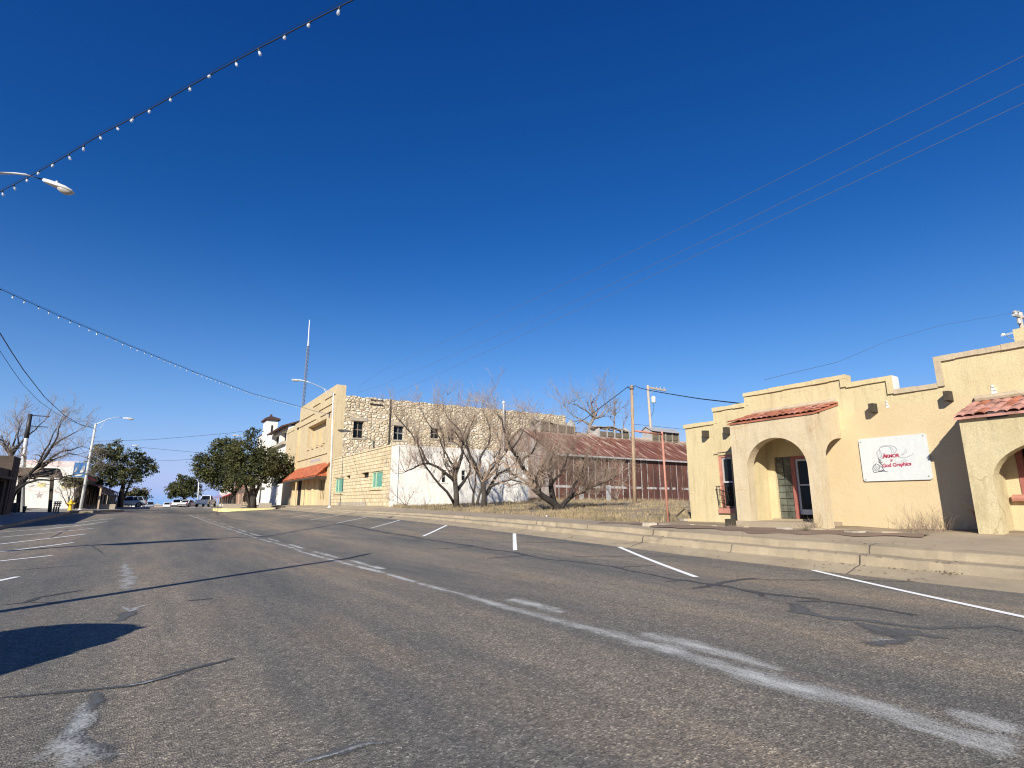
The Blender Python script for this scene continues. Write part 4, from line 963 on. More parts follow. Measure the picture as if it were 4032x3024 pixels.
# long rubble wall facing the camera
XE_ = at(2226, 1636, Y=YS).x; z_a, z_b = at(1346, 1556, Y=YS).z, at(2226, 1637, Y=YS).z
ztop = lambda x: z_a + (z_b - z_a) * (x - XF) / (XE_ - XF) + .06 * math.sin(x * 3.1) * (1 if int(x * 2) % 2 else .4)
def wq(x0, y0, x1, y1): a, b = at(x0, y0, Y=YS), at(x1, y1, Y=YS); return (a.x, b.x, b.z, a.z)
wins = [wq(1393, 1656, 1430, 1726), wq(1551, 1674, 1590, 1734), wq(1696, 1685, 1731, 1728), wq(1765, 1690, 1793, 1743)]
mb = MB(); us = XF + 1.0
wall_holes(mb, 'y', YS, us, XE_, 4.5, z_a, wins, .42, ztop)
xs_ = frange(us, XE_, .55)
mb2 = MB(); wall_holes(mb2, 'y', YS, us, XE_, 4.5, 12.0, wins, .42)
for a, b in zip(xs_, xs_[1:]):
    t = ztop((a + b) / 2); mb2.hexa([(a, YS - .02 - .03 * hash2(a, 1), 12.0), (b, YS - .02 - .03 * hash2(a, 1), 12.0), (a, YS + .5, 12.0), (b, YS + .5, 12.0), (a + .02, YS - .02 - .03 * hash2(a, 1), t), (b - .02, YS - .02 - .03 * hash2(a, 1), t), (a + .02, YS + .5, t), (b - .02, YS + .5, t)])
mb2.face([(XE_, YS, 1), (XE_, YS + 20, 1), (XE_, YS + 20, z_b), (XE_, YS, z_b)])
mb2.build('rubble_wall', M['stone'], sbd)
mb = MB(); mb.face([(XF + 1, YS + .3, 11.4), (XE_, YS + .3, 11.8), (XE_, YF2, 11), (XF + 1, YF2, 11)]); mb.build('roof', M['greywood'], sbd)
for k, h in enumerate(wins):
    f = MB(); d = YS + .3
    f.box(h[0], h[0] + .06, d, d + .06, h[2], h[3]); f.box(h[1] - .06, h[1], d, d + .06, h[2], h[3]); f.box(h[0] + .06, h[1] - .06, d, d + .06, h[3] - .07, h[3]); f.box(h[0] + .06, h[1] - .06, d, d + .06, h[2], h[2] + .07)
    zm = (h[2] + h[3]) / 2; xm = (h[0] + h[1]) / 2
    f.box(h[0] + .06, h[1] - .06, d, d + .05, zm - .035, zm + .035); f.box(xm - .022, xm + .022, d + .005, d + .045, h[2] + .07, zm - .035); f.box(xm - .022, xm + .022, d + .005, d + .045, zm + .035, h[3] - .07)
    wi = f.build('window', M['greywood'] if k != 1 else M['tin'], sbd)
    g_ = MB(); g_.box(h[0] + .05, h[1] - .05, d + .062, d + .08, h[2] + .05, h[3] - .05); g_.build('pane', M['glass'], wi)
    l_ = MB(); l_.box(h[0] - .35, h[1] + .35, YS - .06, YS + .3, h[3] + .002, h[3] + .34); l_.build('lintel', M['lintel'], wi); l_ = MB(); l_.box(h[0] - .15, h[1] + .15, YS - .08, YS + .29, h[2] - .16, h[2] - .002); l_.build('sill', M['lintel'], wi)
mb = MB(); a, b = at(1458, 1573, Y=YS), at(1508, 1595, Y=YS); mb.box(a.x, b.x, YS - .09, YS + .1, a.z - .1, a.z + .03); mb.box(a.x, b.x, YS - .09, YS + .1, b.z - .1, b.z + .03); mb.build('iron_tie', M['iron'], sbd)
a = at(1537, 1575, Y=YS); mb = MB(); mb.tube([(a.x, YS - .1, 6), (a.x, YS - .1, a.z + .1)], .07, 6); mb.build('drainpipe', M['beam'], sbd)
a, b = at(1983, 1590, Y=YS - .4), at(1983, 1708, Y=YS - .4); mb = MB(); mb.tube([(a.x, YS - .4, 5.8), (a.x, YS - .4, a.z)], .12, 8); mb.lathe((a.x, YS - .4, a.z), [(.12, 0), (.2, .05), (.2, .25), (.05, .4)], 8); mb.build('flue', M['galv'], sbd)

# ------------------------------------------------------------------ low annex with whitewashed end wall
YA = 40.4; XA = XF + .06
ax = thing('annex_building', 'single storey stone annex with green windows and whitewashed end wall', 'building', (XA, YA, 1.2))
ZA = at(1535, 1757, X=XA).z; XAE = at(2081, 1985, Y=YA).x
def aw(x0, y0, x1, y1): a, b = at(x0, y0, X=XA), at(x1, y1, X=XA); return (min(a.y, b.y), max(a.y, b.y), b.z, a.z)
aw1 = aw(1319, 1884, 1350, 1939); aw2 = aw(1463, 1858, 1504, 1920)
vs = [aw(1362, 1873, 1378, 1883), aw(1424, 1862, 1451, 1880)]
mb = MB(); wall_holes(mb, 'x', XA, YA, YS - .01, .9, ZA, [aw1, aw2] + vs, .3)
mb.box(XA - .04, XA + .3, YA - .03, YS - .01, ZA, ZA + .12); mb.build('street_wall', M['coursed'], ax)
mb = MB(); mb.box(XA - .05, XA + .02, at(1445, 1985, X=XA).y, at(1330, 1985, X=XA).y, .9, at(1400, 1976, X=XA).z); mb.build('grey_plinth', M['lintel'], ax)
for h in vs: mb = MB(); mb.box(XA + .28, XA + .3, *h[:2], h[2], h[3]); mb.build('vent', M['void_and_shade'], ax)
for h in (aw1, aw2):
    f = MB()
    for a, b in ((h[0], h[0] + .12), (h[1] - .12, h[1])): f.box(XA + .1, XA + .2, a, b, h[2], h[3])
    f.box(XA + .1, XA + .2, h[0] + .12, h[1] - .12, h[3] - .12, h[3]); f.box(XA + .1, XA + .2, h[0] + .12, h[1] - .12, h[2], h[2] + .1)
    ym = h[1] - (h[1] - h[0]) * .32; f.box(XA + .11, XA + .19, ym - .06, ym + .06, h[2] + .1, h[3] - .12)
    wi = f.build('window', M['greenframe'], ax)
    g_ = MB(); g_.box(XA + .15, XA + .18, h[0] + .12, h[1] - .12, h[2] + .1, h[3] - .12); g_.build('pane', M['greenglass'], wi)
    g_ = MB(); g_.box(XA - .1, XA + .1, h[0] - .2, h[1] + .2, h[2] - .16, h[2] - .003); g_.build('sill', M['coursed'], wi)
def ww(x0, y0, x1, y1): a, b = at(x0, y0, Y=YA), at(x1, y1, Y=YA); return (a.x, b.x, b.z, a.z)
w3 = [ww(1741, 1850, 1757, 1899), ww(1818, 1852, 1834, 1892)]
mb = MB(); wall_holes(mb, 'y', YA, XA, XAE, .9, ZA, w3, .25); mb.box(XA + .31, XAE, YA - .02, YA + .35, ZA - .001, ZA + .10)
mb.build('whitewashed_wall', M['whitewall'], ax)
mb = MB(); mb.face([(XAE, YA, .9), (XAE, YS, .9), (XAE, YS, ZA), (XAE, YA, ZA)]); mb.face([(XA + .3, YA + .3, ZA - .4), (XAE, YA + .3, ZA - .4), (XAE, YS - .02, ZA - .3), (XA + .3, YS - .02, ZA - .3)]); mb.build('back_wall', M['stone'], ax)
for h in w3:
    f = MB(); zm = (h[2] + h[3]) / 2
    for a, b in ((h[0], h[0] + .05), (h[1] - .05, h[1])): f.box(a, b, YA + .12, YA + .17, h[2], h[3])
    f.box(h[0] + .05, h[1] - .05, YA + .12, YA + .17, zm - .03, zm + .03); f.box(h[0] + .05, h[1] - .05, YA + .12, YA + .17, h[3] - .06, h[3])
    wi = f.build('window', M['tin'], ax); g_ = MB(); g_.box(h[0] + .03, h[1] - .03, YA + .18, YA + .2, h[2], h[3]); g_.build('pane', M['glass'], wi)
    g_ = MB(); g_.box(h[0] - .1, h[1] + .1, YA - .06, YA + .1, h[2] - .1, h[2] - .003); g_.build('sill', M['whitewall'], wi)
a = at(1570, 1760, Y=YA); mb = MB(); mb.tube([(a.x, YA - .05, 1.2), (a.x, YA - .05, ZA)], .025, 5); mb.build('conduit', M['whitewall'], ax)

# ------------------------------------------------------------------ rusted sheet metal barn
YB = 48.0
bn = thing('sheet_metal_barn', 'long rusted sheet metal barn with ridge vents behind the bare trees', 'barn', (45, YB, 1.3))
e0, e1 = at(2160, 1785, Y=YB - .4), at(2720, 1816, Y=YB - .4); XB0 = at(2186, 1790, Y=YB).x; XB1 = 66
ZE = (e0.z + e1.z) / 2; YR = 54.5; ZR = at(2490, 1722, Y=YR).z
mb = MB(); mb.face([(XB0, YB, .9), (XB1, YB, .9), (XB1, YB, ZE), (XB0, YB, ZE)]); mb.face([(XB1, YB, .9), (XB1, YB + 13, .9), (XB1, YB + 13, ZE), (XB1, YR, ZR - .1), (XB1, YB, ZE)])
mb.build('wall', M['rust_wall'], bn); mb = MB(); mb.face([(XB0, YB, .9), (XB0, YB + 13, .9), (XB0, YB + 13, ZE), (XB0, YR, ZR - .1), (XB0, YB, ZE)]); mb.build('gable_wall', M['gable'], bn)
mb = MB(); n = 40
for i in range(n):
    a, b = XB0 - .3 + (XB1 - XB0 + .6) * i / n, XB0 - .3 + (XB1 - XB0 + .6) * (i + 1) / n; l = .015 * (i % 3)
    for (ya, za, yc, zc) in ((YB - .45, ZE - .08, YR, ZR), (YR, ZR, 2 * YR - YB + .45, ZE - .08)): mb.hexa([(a, ya, za + l), (b + .03, ya, za + l), (a, yc, zc + l), (b + .03, yc, zc + l), (a, ya, za + l + .03), (b + .03, ya, za + l + .03), (a, yc, zc + l + .03), (b + .03, yc, zc + l + .03)])
rf = mb.build('roof', M['rust_roof'], bn)
mb = MB(); mb.box(XB0 - .3, XB1 + .3, YB - .5, YB - .44, ZE - .2, ZE - .02); mb.build('gutter', M['tin'], bn)
rr = random.Random(11)
mb = MB()
for (x0, y0, x1, y1) in [(2386, 1910, 2407, 1978), (2310, 1965, 2350, 1980), (2280, 1915, 2300, 1990)]:
    a, b = at(x0, y0, Y=YB - .03), at(x1, y1, Y=YB - .03); mb = MB(); mb.box(a.x, b.x, YB - .035, YB - .005, max(1.2, b.z), a.z); mb.build('patch_sheet', M['tin'], bn)
def ridge_vent(pl, pr, ptop, pbot, roofm, tilt=False, front='slat', tinend=False, sag=0):
    a, b = at(pl, pbot, Y=YR - .9), at(pr, pbot, Y=YR - .9); zt = at((pl + pr) / 2, ptop, Y=YR - .9).z; zb = min(a.z, b.z) - .5
    v = MB(); n = 9
    for k in range(n):
        z0 = a.z - .1 + (zt - .35 - a.z) * k / n; v.obox(((a.x + b.x) / 2, YR - .9, z0 + .05), (1, 0, 0), (0, 1, 0), (0, .25, 1), (b.x - a.x) / 2, .02, (zt - a.z) / n * .42)
    v.box(a.x, b.x, YR - .86, YR - .84, zb, zt - .5)
    vo = v.build('ridge_vent', M[front], bn)
    for k in range(5):
        p = MB(); x_ = a.x + (b.x - a.x) * k / 4; p.box(x_ - .09, x_ + .09, YR - .97, YR - .88, zb, zt - .05); p.build('post', M['greywood'] if not tinend else M['tin'], vo)
    
    for xe in (a.x - .1, b.x + .04): e = MB(); e.prism([(xe, YR - .9, zb), (xe, YR + .9, zb), (xe, YR + .9, zt), (xe, YR, zt + .55), (xe, YR - .9, zt)], (.06, 0, 0)); e.build('end_board', M['tin'], vo)
    r = MB()
    if roofm:
        for s in (-1, 1): r.hexa([(a.x - .3, YR, zt + .6), (b.x + .3, YR, zt + .6), (a.x - .3, YR + 1.25 * s, zt - .12), (b.x + .3, YR + 1.25 * s, zt - .12), (a.x - .3, YR, zt + .65), (b.x + .3, YR, zt + .65), (a.x - .3, YR + 1.25 * s, zt - .07), (b.x + .3, YR + 1.25 * s, zt - .07)])
    else:
        for k in range(14):
            x_ = a.x + (b.x - a.x) * rr.random(); y0_, y1_ = YR - 1.2 + rr.random() * .4, YR + rr.uniform(.2, 1.0); z_ = zt - sag * (x_ - a.x) / (b.x - a.x) + rr.uniform(-.15, .2)
            r.obox((x_, (y0_ + y1_) / 2, z_), (1, rr.uniform(-.2, .2), rr.uniform(-.25, .05)), (0, 1, rr.uniform(0, .4)), (0, 0, 1), rr.uniform(.5, 1.6), (y1_ - y0_) / 2 * .7, .03)
    r.build('vent_roof', M[roofm] if roofm else M['greywood'], vo)
ridge_vent(2128, 2262, 1660, 1692, None, sag=.5)
ridge_vent(2360, 2478, 1690, 1712, None, sag=0, tinend=True)
ridge_vent(2568, 2672, 1700, 1724, 'tin')
# ------------------------------------------------------------------ white two storey building with a small tower, beyond
wb = thing('white_building', 'white stucco building with brown tiled eaves and small corner tower', 'building', (15.2, 90, 1.1))
XWB = 15.2; YW0, YW1 = YF2 + .6, 109
fz = lambda x, y: at(x, y, X=XWB)
o1 = (fz(1097, 1725).y + 0, 0, 0, 0)
yA, yB_, yC, yD = fz(1127, 1725).y, fz(1105, 1725).y, fz(1099, 1725).y, fz(1075, 1725).y
zU, zL = fz(1100, 1708).z, fz(1100, 1748).z
hs_ = [(yA, yB_, zL, zU), (yC, yD, zL, zU)]
mb = MB(); wall_holes(mb, 'x', XWB, YW0, YW1, .8, zU + .5, hs_, .6); mb.face([(XWB, YW0, .8), (XWB + 16, YW0, .8), (XWB + 16, YW0, zU + .5), (XWB, YW0, zU + .5)]); mb.face([(XWB, YW1, .8), (XWB + 16, YW1, .8), (XWB + 16, YW1, zU + .5), (XWB, YW1, zU + .5)])
mb.build('wall', M['whitewall'], wb)
mb = MB(); mb.box(XWB + .6, XWB + .62, yA - .5, yD + .5, zL - .3, zU + .3); mb.build('balcony_recess', M['void_and_shade'], wb)
mb = MB(); mb.box(XWB - .5, XWB + .02, yA - .3, yD + .3, zL - .5, zL - .1); mb.build('balcony_ledge', M['lintel'], wb)
zr = fz(1100, 1677).z + .4
mb = MB(); mb.hexa([(XWB - .9, YW0 - .3, zU + .2), (XWB + 3, YW0 - .3, zr), (XWB - .9, yD + .5, zU + .2), (XWB + 3, yD + .5, zr), (XWB - .9, YW0 - .3, zU + .35), (XWB + 3, YW0 - .3, zr + .15), (XWB - .9, yD + .5, zU + .35), (XWB + 3, yD + .5, zr + .15)])
for k in range(26): y_ = YW0 + (yD - YW0 + .5) * k / 26; mb.tube([(XWB - .95, y_, zU + .36), (XWB + 3, y_, zr + .16)], .07, 5)
mb.build('tiled_roof', M['tile_dark'], wb)
tw0, tw1 = 99.0, 103.0; zt_ = fz(1058, 1662).z
mb = MB(); mb.box(XWB - .7, XWB + 1.0, tw0, tw1, 4, zt_); mb.box(XWB - .6, XWB + 1.0, tw1, tw1 + 6, 4, zt_ - 2.2); mb.build('tower', M['whitewall'], wb)
mb = MB(); ym = (tw0 + tw1) / 2; mb.box(XWB - 1.05, XWB + 1.35, tw0 - .4, tw1 + .4, zt_, zt_ + .25)
mb.loft([[(XWB - 1.05, tw0 - .4, zt_ + .25), (XWB + 1.35, tw0 - .4, zt_ + .25), (XWB + 1.35, tw1 + .4, zt_ + .25), (XWB - 1.05, tw1 + .4, zt_ + .25)], [(XWB, ym - .2, zt_ + .9), (XWB + .3, ym - .2, zt_ + .9), (XWB + .3, ym + .2, zt_ + .9), (XWB, ym + .2, zt_ + .9)]])
mb.box(XWB, XWB + .3, ym - .2, ym + .2, zt_ + .9, zt_ + 1.2); mb.hexa([(XWB - .5, tw1, zt_ - 2.1), (XWB + 3, tw1, zt_ - .6), (XWB - .5, tw1 + 6.2, zt_ - 2.1), (XWB + 3, tw1 + 6.2, zt_ - .6), (XWB - .5, tw1, zt_ - 1.8), (XWB + 3, tw1, zt_ - .3), (XWB - .5, tw1 + 6.2, zt_ - 1.8), (XWB + 3, tw1 + 6.2, zt_ - .3)])
mb.build('tower_roof', M['tile_dark'], wb)
mb = MB(); mb.box(XWB, XWB + .3, tw0 - .02, tw0 + .05, zt_ - 2.6, zt_ - .9); mb.build('slit_window', M['void_and_shade'], wb)

# storefronts further along on the right
def store(name, label, x0, y0, y1, zt, wallm, n_open, awn=None, group=None, side=1, awn_z=4.1, depth=14, zb=.7):
    b = thing(name, label, 'building', (x0, (y0 + y1) / 2, zb), group)
    d = depth * side; L = (y1 - y0) / n_open
    hl_ = [(y0 + L * k + L * .15, y0 + L * k + L * .85, zb + .5, zb + 2.7) for k in range(n_open)]
    mb = MB(); wall_holes(mb, 'x', x0, y0, y1, zb - .4, zt, hl_, .3 * side)
    for y_ in (y0, y1): mb.face([(x0, y_, zb - .4), (x0 + d, y_, zb - .4), (x0 + d, y_, zt), (x0, y_, zt)])
    mb.face([(x0 + d, y0, zb), (x0 + d, y1, zb), (x0 + d, y1, zt), (x0 + d, y0, zt)])
    mb.build('wall', M[wallm], b)
    mb = MB(); mb.face([(x0 + .1 * side, y0 + .02, zt - .35), (x0 + d, y0 + .02, zt - .35), (x0 + d, y1 - .02, zt - .35), (x0 + .1 * side, y1 - .02, zt - .35)]); mb.build('roof', M['brown'], b)
    mb = MB(); mb.box(min(x0, x0 + .3 * side) - .05, max(x0, x0 + .3 * side) + .02, y0 - .02, y1 + .02, zt, zt + .15); mb.build('coping', M['cap'], b)
    for h in hl_:
        w = MB(); xw = x0 + .22 * side
        for q in (h[0], (h[0] + h[1]) / 2, h[1]): w.box(min(xw, xw - .08 * side), max(xw, xw - .08 * side), q - .05, q + .05, h[2], h[3])
        w.box(min(xw, xw - .07 * side), max(xw, xw - .07 * side), h[0] - .04, h[1] + .04, h[2] - .05, h[2] + .03); w.box(min(xw, xw - .07 * side), max(xw, xw - .07 * side), h[0] - .04, h[1] + .04, h[3] - .03, h[3] + .05); wi = w.build('shop_window', M['greywood'], b); g_ = MB(); g_.box(min(xw, xw + .03 * side), max(xw, xw + .03 * side), h[0], h[1], h[2], h[3]); g_.build('pane', M['glass'], wi)
    if awn:
        mb = MB(); ao = x0 - 2.3 * side
        mb.hexa([(ao, y0 + .2, awn_z - .9), (x0, y0 + .2, awn_z), (ao, y1 - .2, awn_z - .9), (x0, y1 - .2, awn_z), (ao, y0 + .2, awn_z - .75), (x0, y0 + .2, awn_z + .25), (ao, y1 - .2, awn_z - .75), (x0, y1 - .2, awn_z + .25)]); am = mb.build('awning', M[awn], b)
        for y_ in frange(y0 + .4, y1 - .4, 5): mb = MB(); mb.box(ao + .05, ao + .2, y_ - .08, y_ + .08, zb, awn_z - .8) if side > 0 else mb.box(ao - .2, ao - .05, y_ - .08, y_ + .08, zb, awn_z - .8); mb.build('post', M['board'], am)
    return b
store('boarded_storefront', 'brown boarded storefront with shingled awning behind the oak trunks', 15.4, 109.5, 126, 5.6, 'board', 5, 'brown')
store('brick_storefront', 'red brick storefront far along the street behind the white pickup', 15.2, 127, 142, 7.2, 'redbrick', 4, None)
store('pale_storefront', 'low pale storefront at the far end of the right side', 15.2, 143, 175, 5.2, 'whitewall', 6, 'carred', awn_z=3.6)
# left side of the street
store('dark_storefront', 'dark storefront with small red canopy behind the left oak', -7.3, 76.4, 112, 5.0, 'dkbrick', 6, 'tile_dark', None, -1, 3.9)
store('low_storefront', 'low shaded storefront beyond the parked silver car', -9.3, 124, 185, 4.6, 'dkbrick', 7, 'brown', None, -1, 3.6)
mb = MB(); mb.hexa([(-7.3, 76.6, 4.4), (-6.0, 76.6, 3.9), (-7.3, 81, 4.4), (-6.0, 81, 3.9), (-7.3, 76.6, 4.65), (-6.0, 76.6, 4.1), (-7.3, 81, 4.65), (-6.0, 81, 4.1)])
tag(mb.build('red_canopy', simple('red_canvas', (.45, .05, .05), .8, 0, .2, 4), None), 'small red canopy over the door behind the leaning white lamp post', 'canopy')
# mural wall
mw = thing('mural_building', 'white end wall with faded star mural behind the bare left tree', 'building', (-12, 75, .8))
mb = MB(); mb.box(-18, -7.2, 75, 76.2, .4, at(200, 1818, Y=75).z); mb.build('wall', M['whitewall'], mw)
ma = lambda cx, cy: at(cx / 5.53, 1750 + cy / 5.53, Y=74.985)
def flat_poly(name, pts, mat, parent, e=.008):
    mb = MB(); mb.prism([ma(*p) for p in pts], (0, -e, 0)); return mb.build(name, M[mat], parent)
M['fade_black'] = simple('faded_star_paint', (.40, .35, .33), .9, 0, .2, 5); M['fade_gold'] = simple('faded_gold_paint', (.66, .58, .30), .9, 0, .25, 4); M['fade_pink'] = simple('faded_pink_paint', (.70, .56, .54), .9, 0, .2, 4)
M['fade_gold2'] = M['fade_gold']
st = []
for k in range(10):
    r = 95 if k % 2 == 0 else 38; a = -math.pi / 2 + k * math.pi / 5; st.append((850 + r * math.cos(a), 1105 + r * .85 * math.sin(a)))
flat_poly('mural_star', st, 'fade_black', mw)
flat_poly('mural_emblem', [(800, 830), (880, 845), (985, 820), (1000, 880), (950, 930), (880, 935), (820, 910)], 'fade_gold', mw)
flat_poly('mural_emblem', [(1320, 880), (1450, 840), (1700, 850), (1690, 930), (1500, 960), (1340, 960)], 'fade_gold', mw)
flat_poly('mural_wing', [(640, 920), (700, 880), (770, 885), (700, 920), (650, 935)], 'fade_black', mw)
flat_poly('mural_band', [(560, 940), (700, 990), (900, 1020), (1150, 1010), (1330, 1040), (1330, 1060), (1150, 1035), (900, 1045), (690, 1015), (555, 965)], 'fade_pink', mw)
flat_poly('mural_band', [(380, 330), (900, 345), (1720, 375), (1720, 470), (1200, 480), (700, 430), (380, 420)], 'fade_pink', mw)
# shaded brick building at the left edge
lb = thing('brick_shop', 'dark brick shop front in shade at the left edge', 'building', (-8.9, 45, .6))
XLB = -8.9
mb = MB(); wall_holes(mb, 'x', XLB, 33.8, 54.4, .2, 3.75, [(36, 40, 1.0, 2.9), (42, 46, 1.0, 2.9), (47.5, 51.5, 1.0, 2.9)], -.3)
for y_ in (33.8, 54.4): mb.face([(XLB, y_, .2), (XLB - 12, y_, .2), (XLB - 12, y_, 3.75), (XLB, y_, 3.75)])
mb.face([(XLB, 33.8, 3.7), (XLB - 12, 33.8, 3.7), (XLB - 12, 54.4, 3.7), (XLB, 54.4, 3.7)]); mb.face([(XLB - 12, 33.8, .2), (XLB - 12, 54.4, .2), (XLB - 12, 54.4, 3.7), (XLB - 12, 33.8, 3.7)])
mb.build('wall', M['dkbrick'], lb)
mb = MB(); mb.box(XLB - .32, XLB - .3, 35, 53, .8, 3.1); mb.build('shop_glass', M['glass'], lb)
pz = at(40, 1790, X=XLB + .1).z
mb = MB(); mb.box(XLB - 5, XLB + .12, 52.3, 54.7, .2, pz); mb.box(XLB - .2, XLB + .16, 52.8, 53.3, .2, pz - 1.2); mb.build('end_pier', M['dkbrick'], lb)
mb = MB(); mb.box(XLB - .02, XLB + .5, 34.2, 52.2, 3.0, 3.15); mb.build('canopy', M['brown'], lb)
# ================================================================== street lamps, poles, wires, festoon lights
def lamp_head(mb, glass, p, d, L=.95, tilt=0):
    """cobra-head luminaire: p = arm end, d = horizontal direction it points to"""
    d = Vector(d).normalized(); s = Vector((-d.y, d.x, 0)); p = Vector(p); d = (d + Vector((0, 0, tilt))).normalized(); u = s.cross(d) * -1
    if u.z < 0: u = -u
    def ring(t, w, zt, zb): c = p + d * (t * L); return [c + s * (w * a) + u * (zb + (zt - zb) * b) for a, b in ((-1, .15), (-.75, .8), (-.3, 1), (.3, 1), (.75, .8), (1, .15), (.8, 0), (-.8, 0))]
    L0 = L
    mb.loft([ring(-.02, .035, .04, -.04), ring(.1, .07, .06, -.06), ring(.4, .11, .08, -.06), ring(.68, .14, .075, -.04), ring(.9, .11, .045, -.03), ring(1.0, .05, .0, -.025)])
    def gr(t, w, z): c = p + d * (t * L); return [c + s * (w * math.cos(a)) + u * (-.05 - z * math.sin(a)) for a in [math.pi * k / 6 for k in range(7)]]
    glass.loft([gr(.48, .08, .05), gr(.6, .11, .1), gr(.75, .115, .12), gr(.88, .09, .08), gr(.95, .05, .03)])
    mb.lathe(p + d * (.38 * L) + u * .07, [(.03, 0), (.035, .05), (.01, .06)], 8)
def street_lamp(label, base, top, head, mat, r=(.11, .065), banner=None, rise=None, group='street lamps', L=.95, tilt=0, via=None):
    """head: where the arm meets the luminaire"""
    t = thing('street_lamp', label, 'street lamp', base, group)
    mb = MB(); mb.tube([base, (Vector(base) * .5 + Vector(top) * .5), top], [r[0], (r[0] + r[1]) / 2, r[1]], 10); mb.lathe(base, [(.2, -.1), (.2, .04), (.14, .06), (.12, .16)], 10); mb.build('pole', mat, t, True)
    h = Vector(head); tp = Vector(top); d = Vector((h.x - tp.x, h.y - tp.y, 0)); dn = d.normalized()
    m1 = tp * .55 + h * .45 + Vector((0, 0, .12 if rise is None else rise)); m2 = tp * .2 + h * .8 + Vector((0, 0, .1 if rise is None else rise))
    mb = MB(); arm_ = [tp - Vector((0, 0, .25)), tp + dn * .12] + ([Vector(q) for q in via] if via else [m1, m2]) + [h]; mb.tube(arm_, [.04 - .012 * k / (len(arm_) - 1) for k in range(len(arm_))], 7); mb.tube([tp - Vector((0, 0, .9)), tp - Vector((0, 0, .3)) + dn * .5, m1 * .8 + tp * .2], .015, 5); mb.build('arm', M['galv'], t, True)
    mb, gl = MB(), MB(); lamp_head(mb, gl, h, dn, L, tilt); ho = mb.build('lamp_head', M['whitepaint'], t, True); gl.build('lens', M['lens'], ho, True)
    if banner:
        z0, z1, w, sgn = banner; f = (Vector(top) - Vector(base)) / (top[2] - base[2]); b0 = Vector(base) + f * (z0 - base[2]); b1 = Vector(base) + f * (z1 - base[2])
        e = Vector((sgn, 0, 0)); mb = MB(); n = 6
        for k in range(n):
            u0, u1 = k / n, (k + 1) / n; y0, y1 = .03 * math.sin(u0 * 7), .03 * math.sin(u1 * 7)
            p0, p1 = b0 + e * (.15 + w * u0), b0 + e * (.15 + w * u1); q0, q1 = b1 + e * (.15 + w * u0), b1 + e * (.15 + w * u1)
            mb.hexa([p0 + Vector((0, y0 - .006, 0)), p1 + Vector((0, y1 - .006, 0)), p0 + Vector((0, y0 + .006, 0)), p1 + Vector((0, y1 + .006, 0)), q0 + Vector((0, y0 - .006, 0)), q1 + Vector((0, y1 - .006, 0)), q0 + Vector((0, y0 + .006, 0)), q1 + Vector((0, y1 + .006, 0))])
        bo = mb.build('banner', M['blue'], t)
        mb = MB()
        for b_ in (b0 - Vector((0, 0, .03)), b1 + Vector((0, 0, .03))): mb.tube([b_, b_ + e * (w + .22)], .018, 6)
        mb.build('banner_bracket', M['galv'], bo)
        pm = MB(); H = z1 - z0
        P_ = lambda u, v: b0 + e * (.15 + w * u) + (b1 - b0) * v + Vector((0, -.042, 0))
        for poly in ([(.55, .3), (.62, .5), (.72, .72), (.9, .8), (.92, .45), (.8, .3)], [(.1, .35), (.2, .66), (.3, .6), (.25, .35)], [(.08, .06), (.55, .2), (.88, .15), (.6, .06)]): pm.prism([P_(1 - u if sgn < 0 else u, v) for u, v in poly], (0, -.004, 0))
        pm.build('banner_print', M['whitepaint'], bo)
    return t
PL = (-6.25, 19.0)
hA = at(172, 708, Y=PL[1])
street_lamp('nearest street lamp, its long arm reaching in from the left edge of the sky', (PL[0], PL[1], gz(*PL)), (PL[0], PL[1], hA.z + .1), hA, M['galv'], (.13, .08), (3.0, 5.0, .75, 1), L=(at(300, 746, Y=PL[1]) - hA).length, tilt=-.24, via=[tuple(at(q, r, Y=PL[1])) for q, r in ((-60, 672), (0, 682), (60, 683), (100, 687))])
bA = G(1298, 1998); yR = bA.y
tR = at(1313, 1547, Y=yR); hR = at(1203, 1500, Y=yR)
street_lamp('tall white street lamp at the corner of the stone building', tuple(bA), tuple(tR), tuple(hR), M['whitepaint'], (.095, .06), None, rise=.04, L=1.25)
YLL = 68.5; bL = (at(318, 2000, Y=YLL).x, YLL, gz(-6.1, YLL)); tL = at(377, 1668, Y=YLL); hL = at(484, 1646, Y=YLL)
street_lamp('leaning white street lamp with blue banner beside the mural wall', bL, tuple(tL), tuple(hL), M['whitepaint'], (.15, .09), (at(330, 1878, Y=YLL).z, at(330, 1822, Y=YLL).z, .95, -1), rise=.22, L=.95)
h2_ = at(520, 1753, Y=112); street_lamp('small distant street lamp above the left oak crown', (-6.3, 112, .9), (-6.3, 112, h2_.z - .5), tuple(h2_ - Vector((0, 0, 0))), M['galv'], (.12, .07), None)
Y4 = 90; h3_ = at(917, 1713, Y=Y4); street_lamp('distant street lamp with its head above the right oak crown', (13.2, Y4, gz(13.2, Y4)), (13.2, Y4, h3_.z - .5), (h3_.x + .9, Y4, h3_.z), M['whitepaint'], (.12, .07), None)
Y5 = 122; t5 = at(783, 1893, Y=Y5); b5 = at(779, 1985, Y=Y5); street_lamp('low grey street lamp beside the white pickup', (b5.x, Y5, .7), tuple(t5), (t5.x + 1.6, Y5 + .2, t5.z + .5), M['galv'], (.13, .09), None, L=.7)

def pole(name, label, base, top, r, mat, group=None, cat='utility pole'):
    t = thing(name, label, cat, base, group); mb = MB(); b, q = Vector(base), Vector(top)
    mb.tube([b - Vector((0, 0, .3)), b * .6 + q * .4, q], [r, r * .88, r * .7], 10); mb.build('shaft', mat, t, True); return t
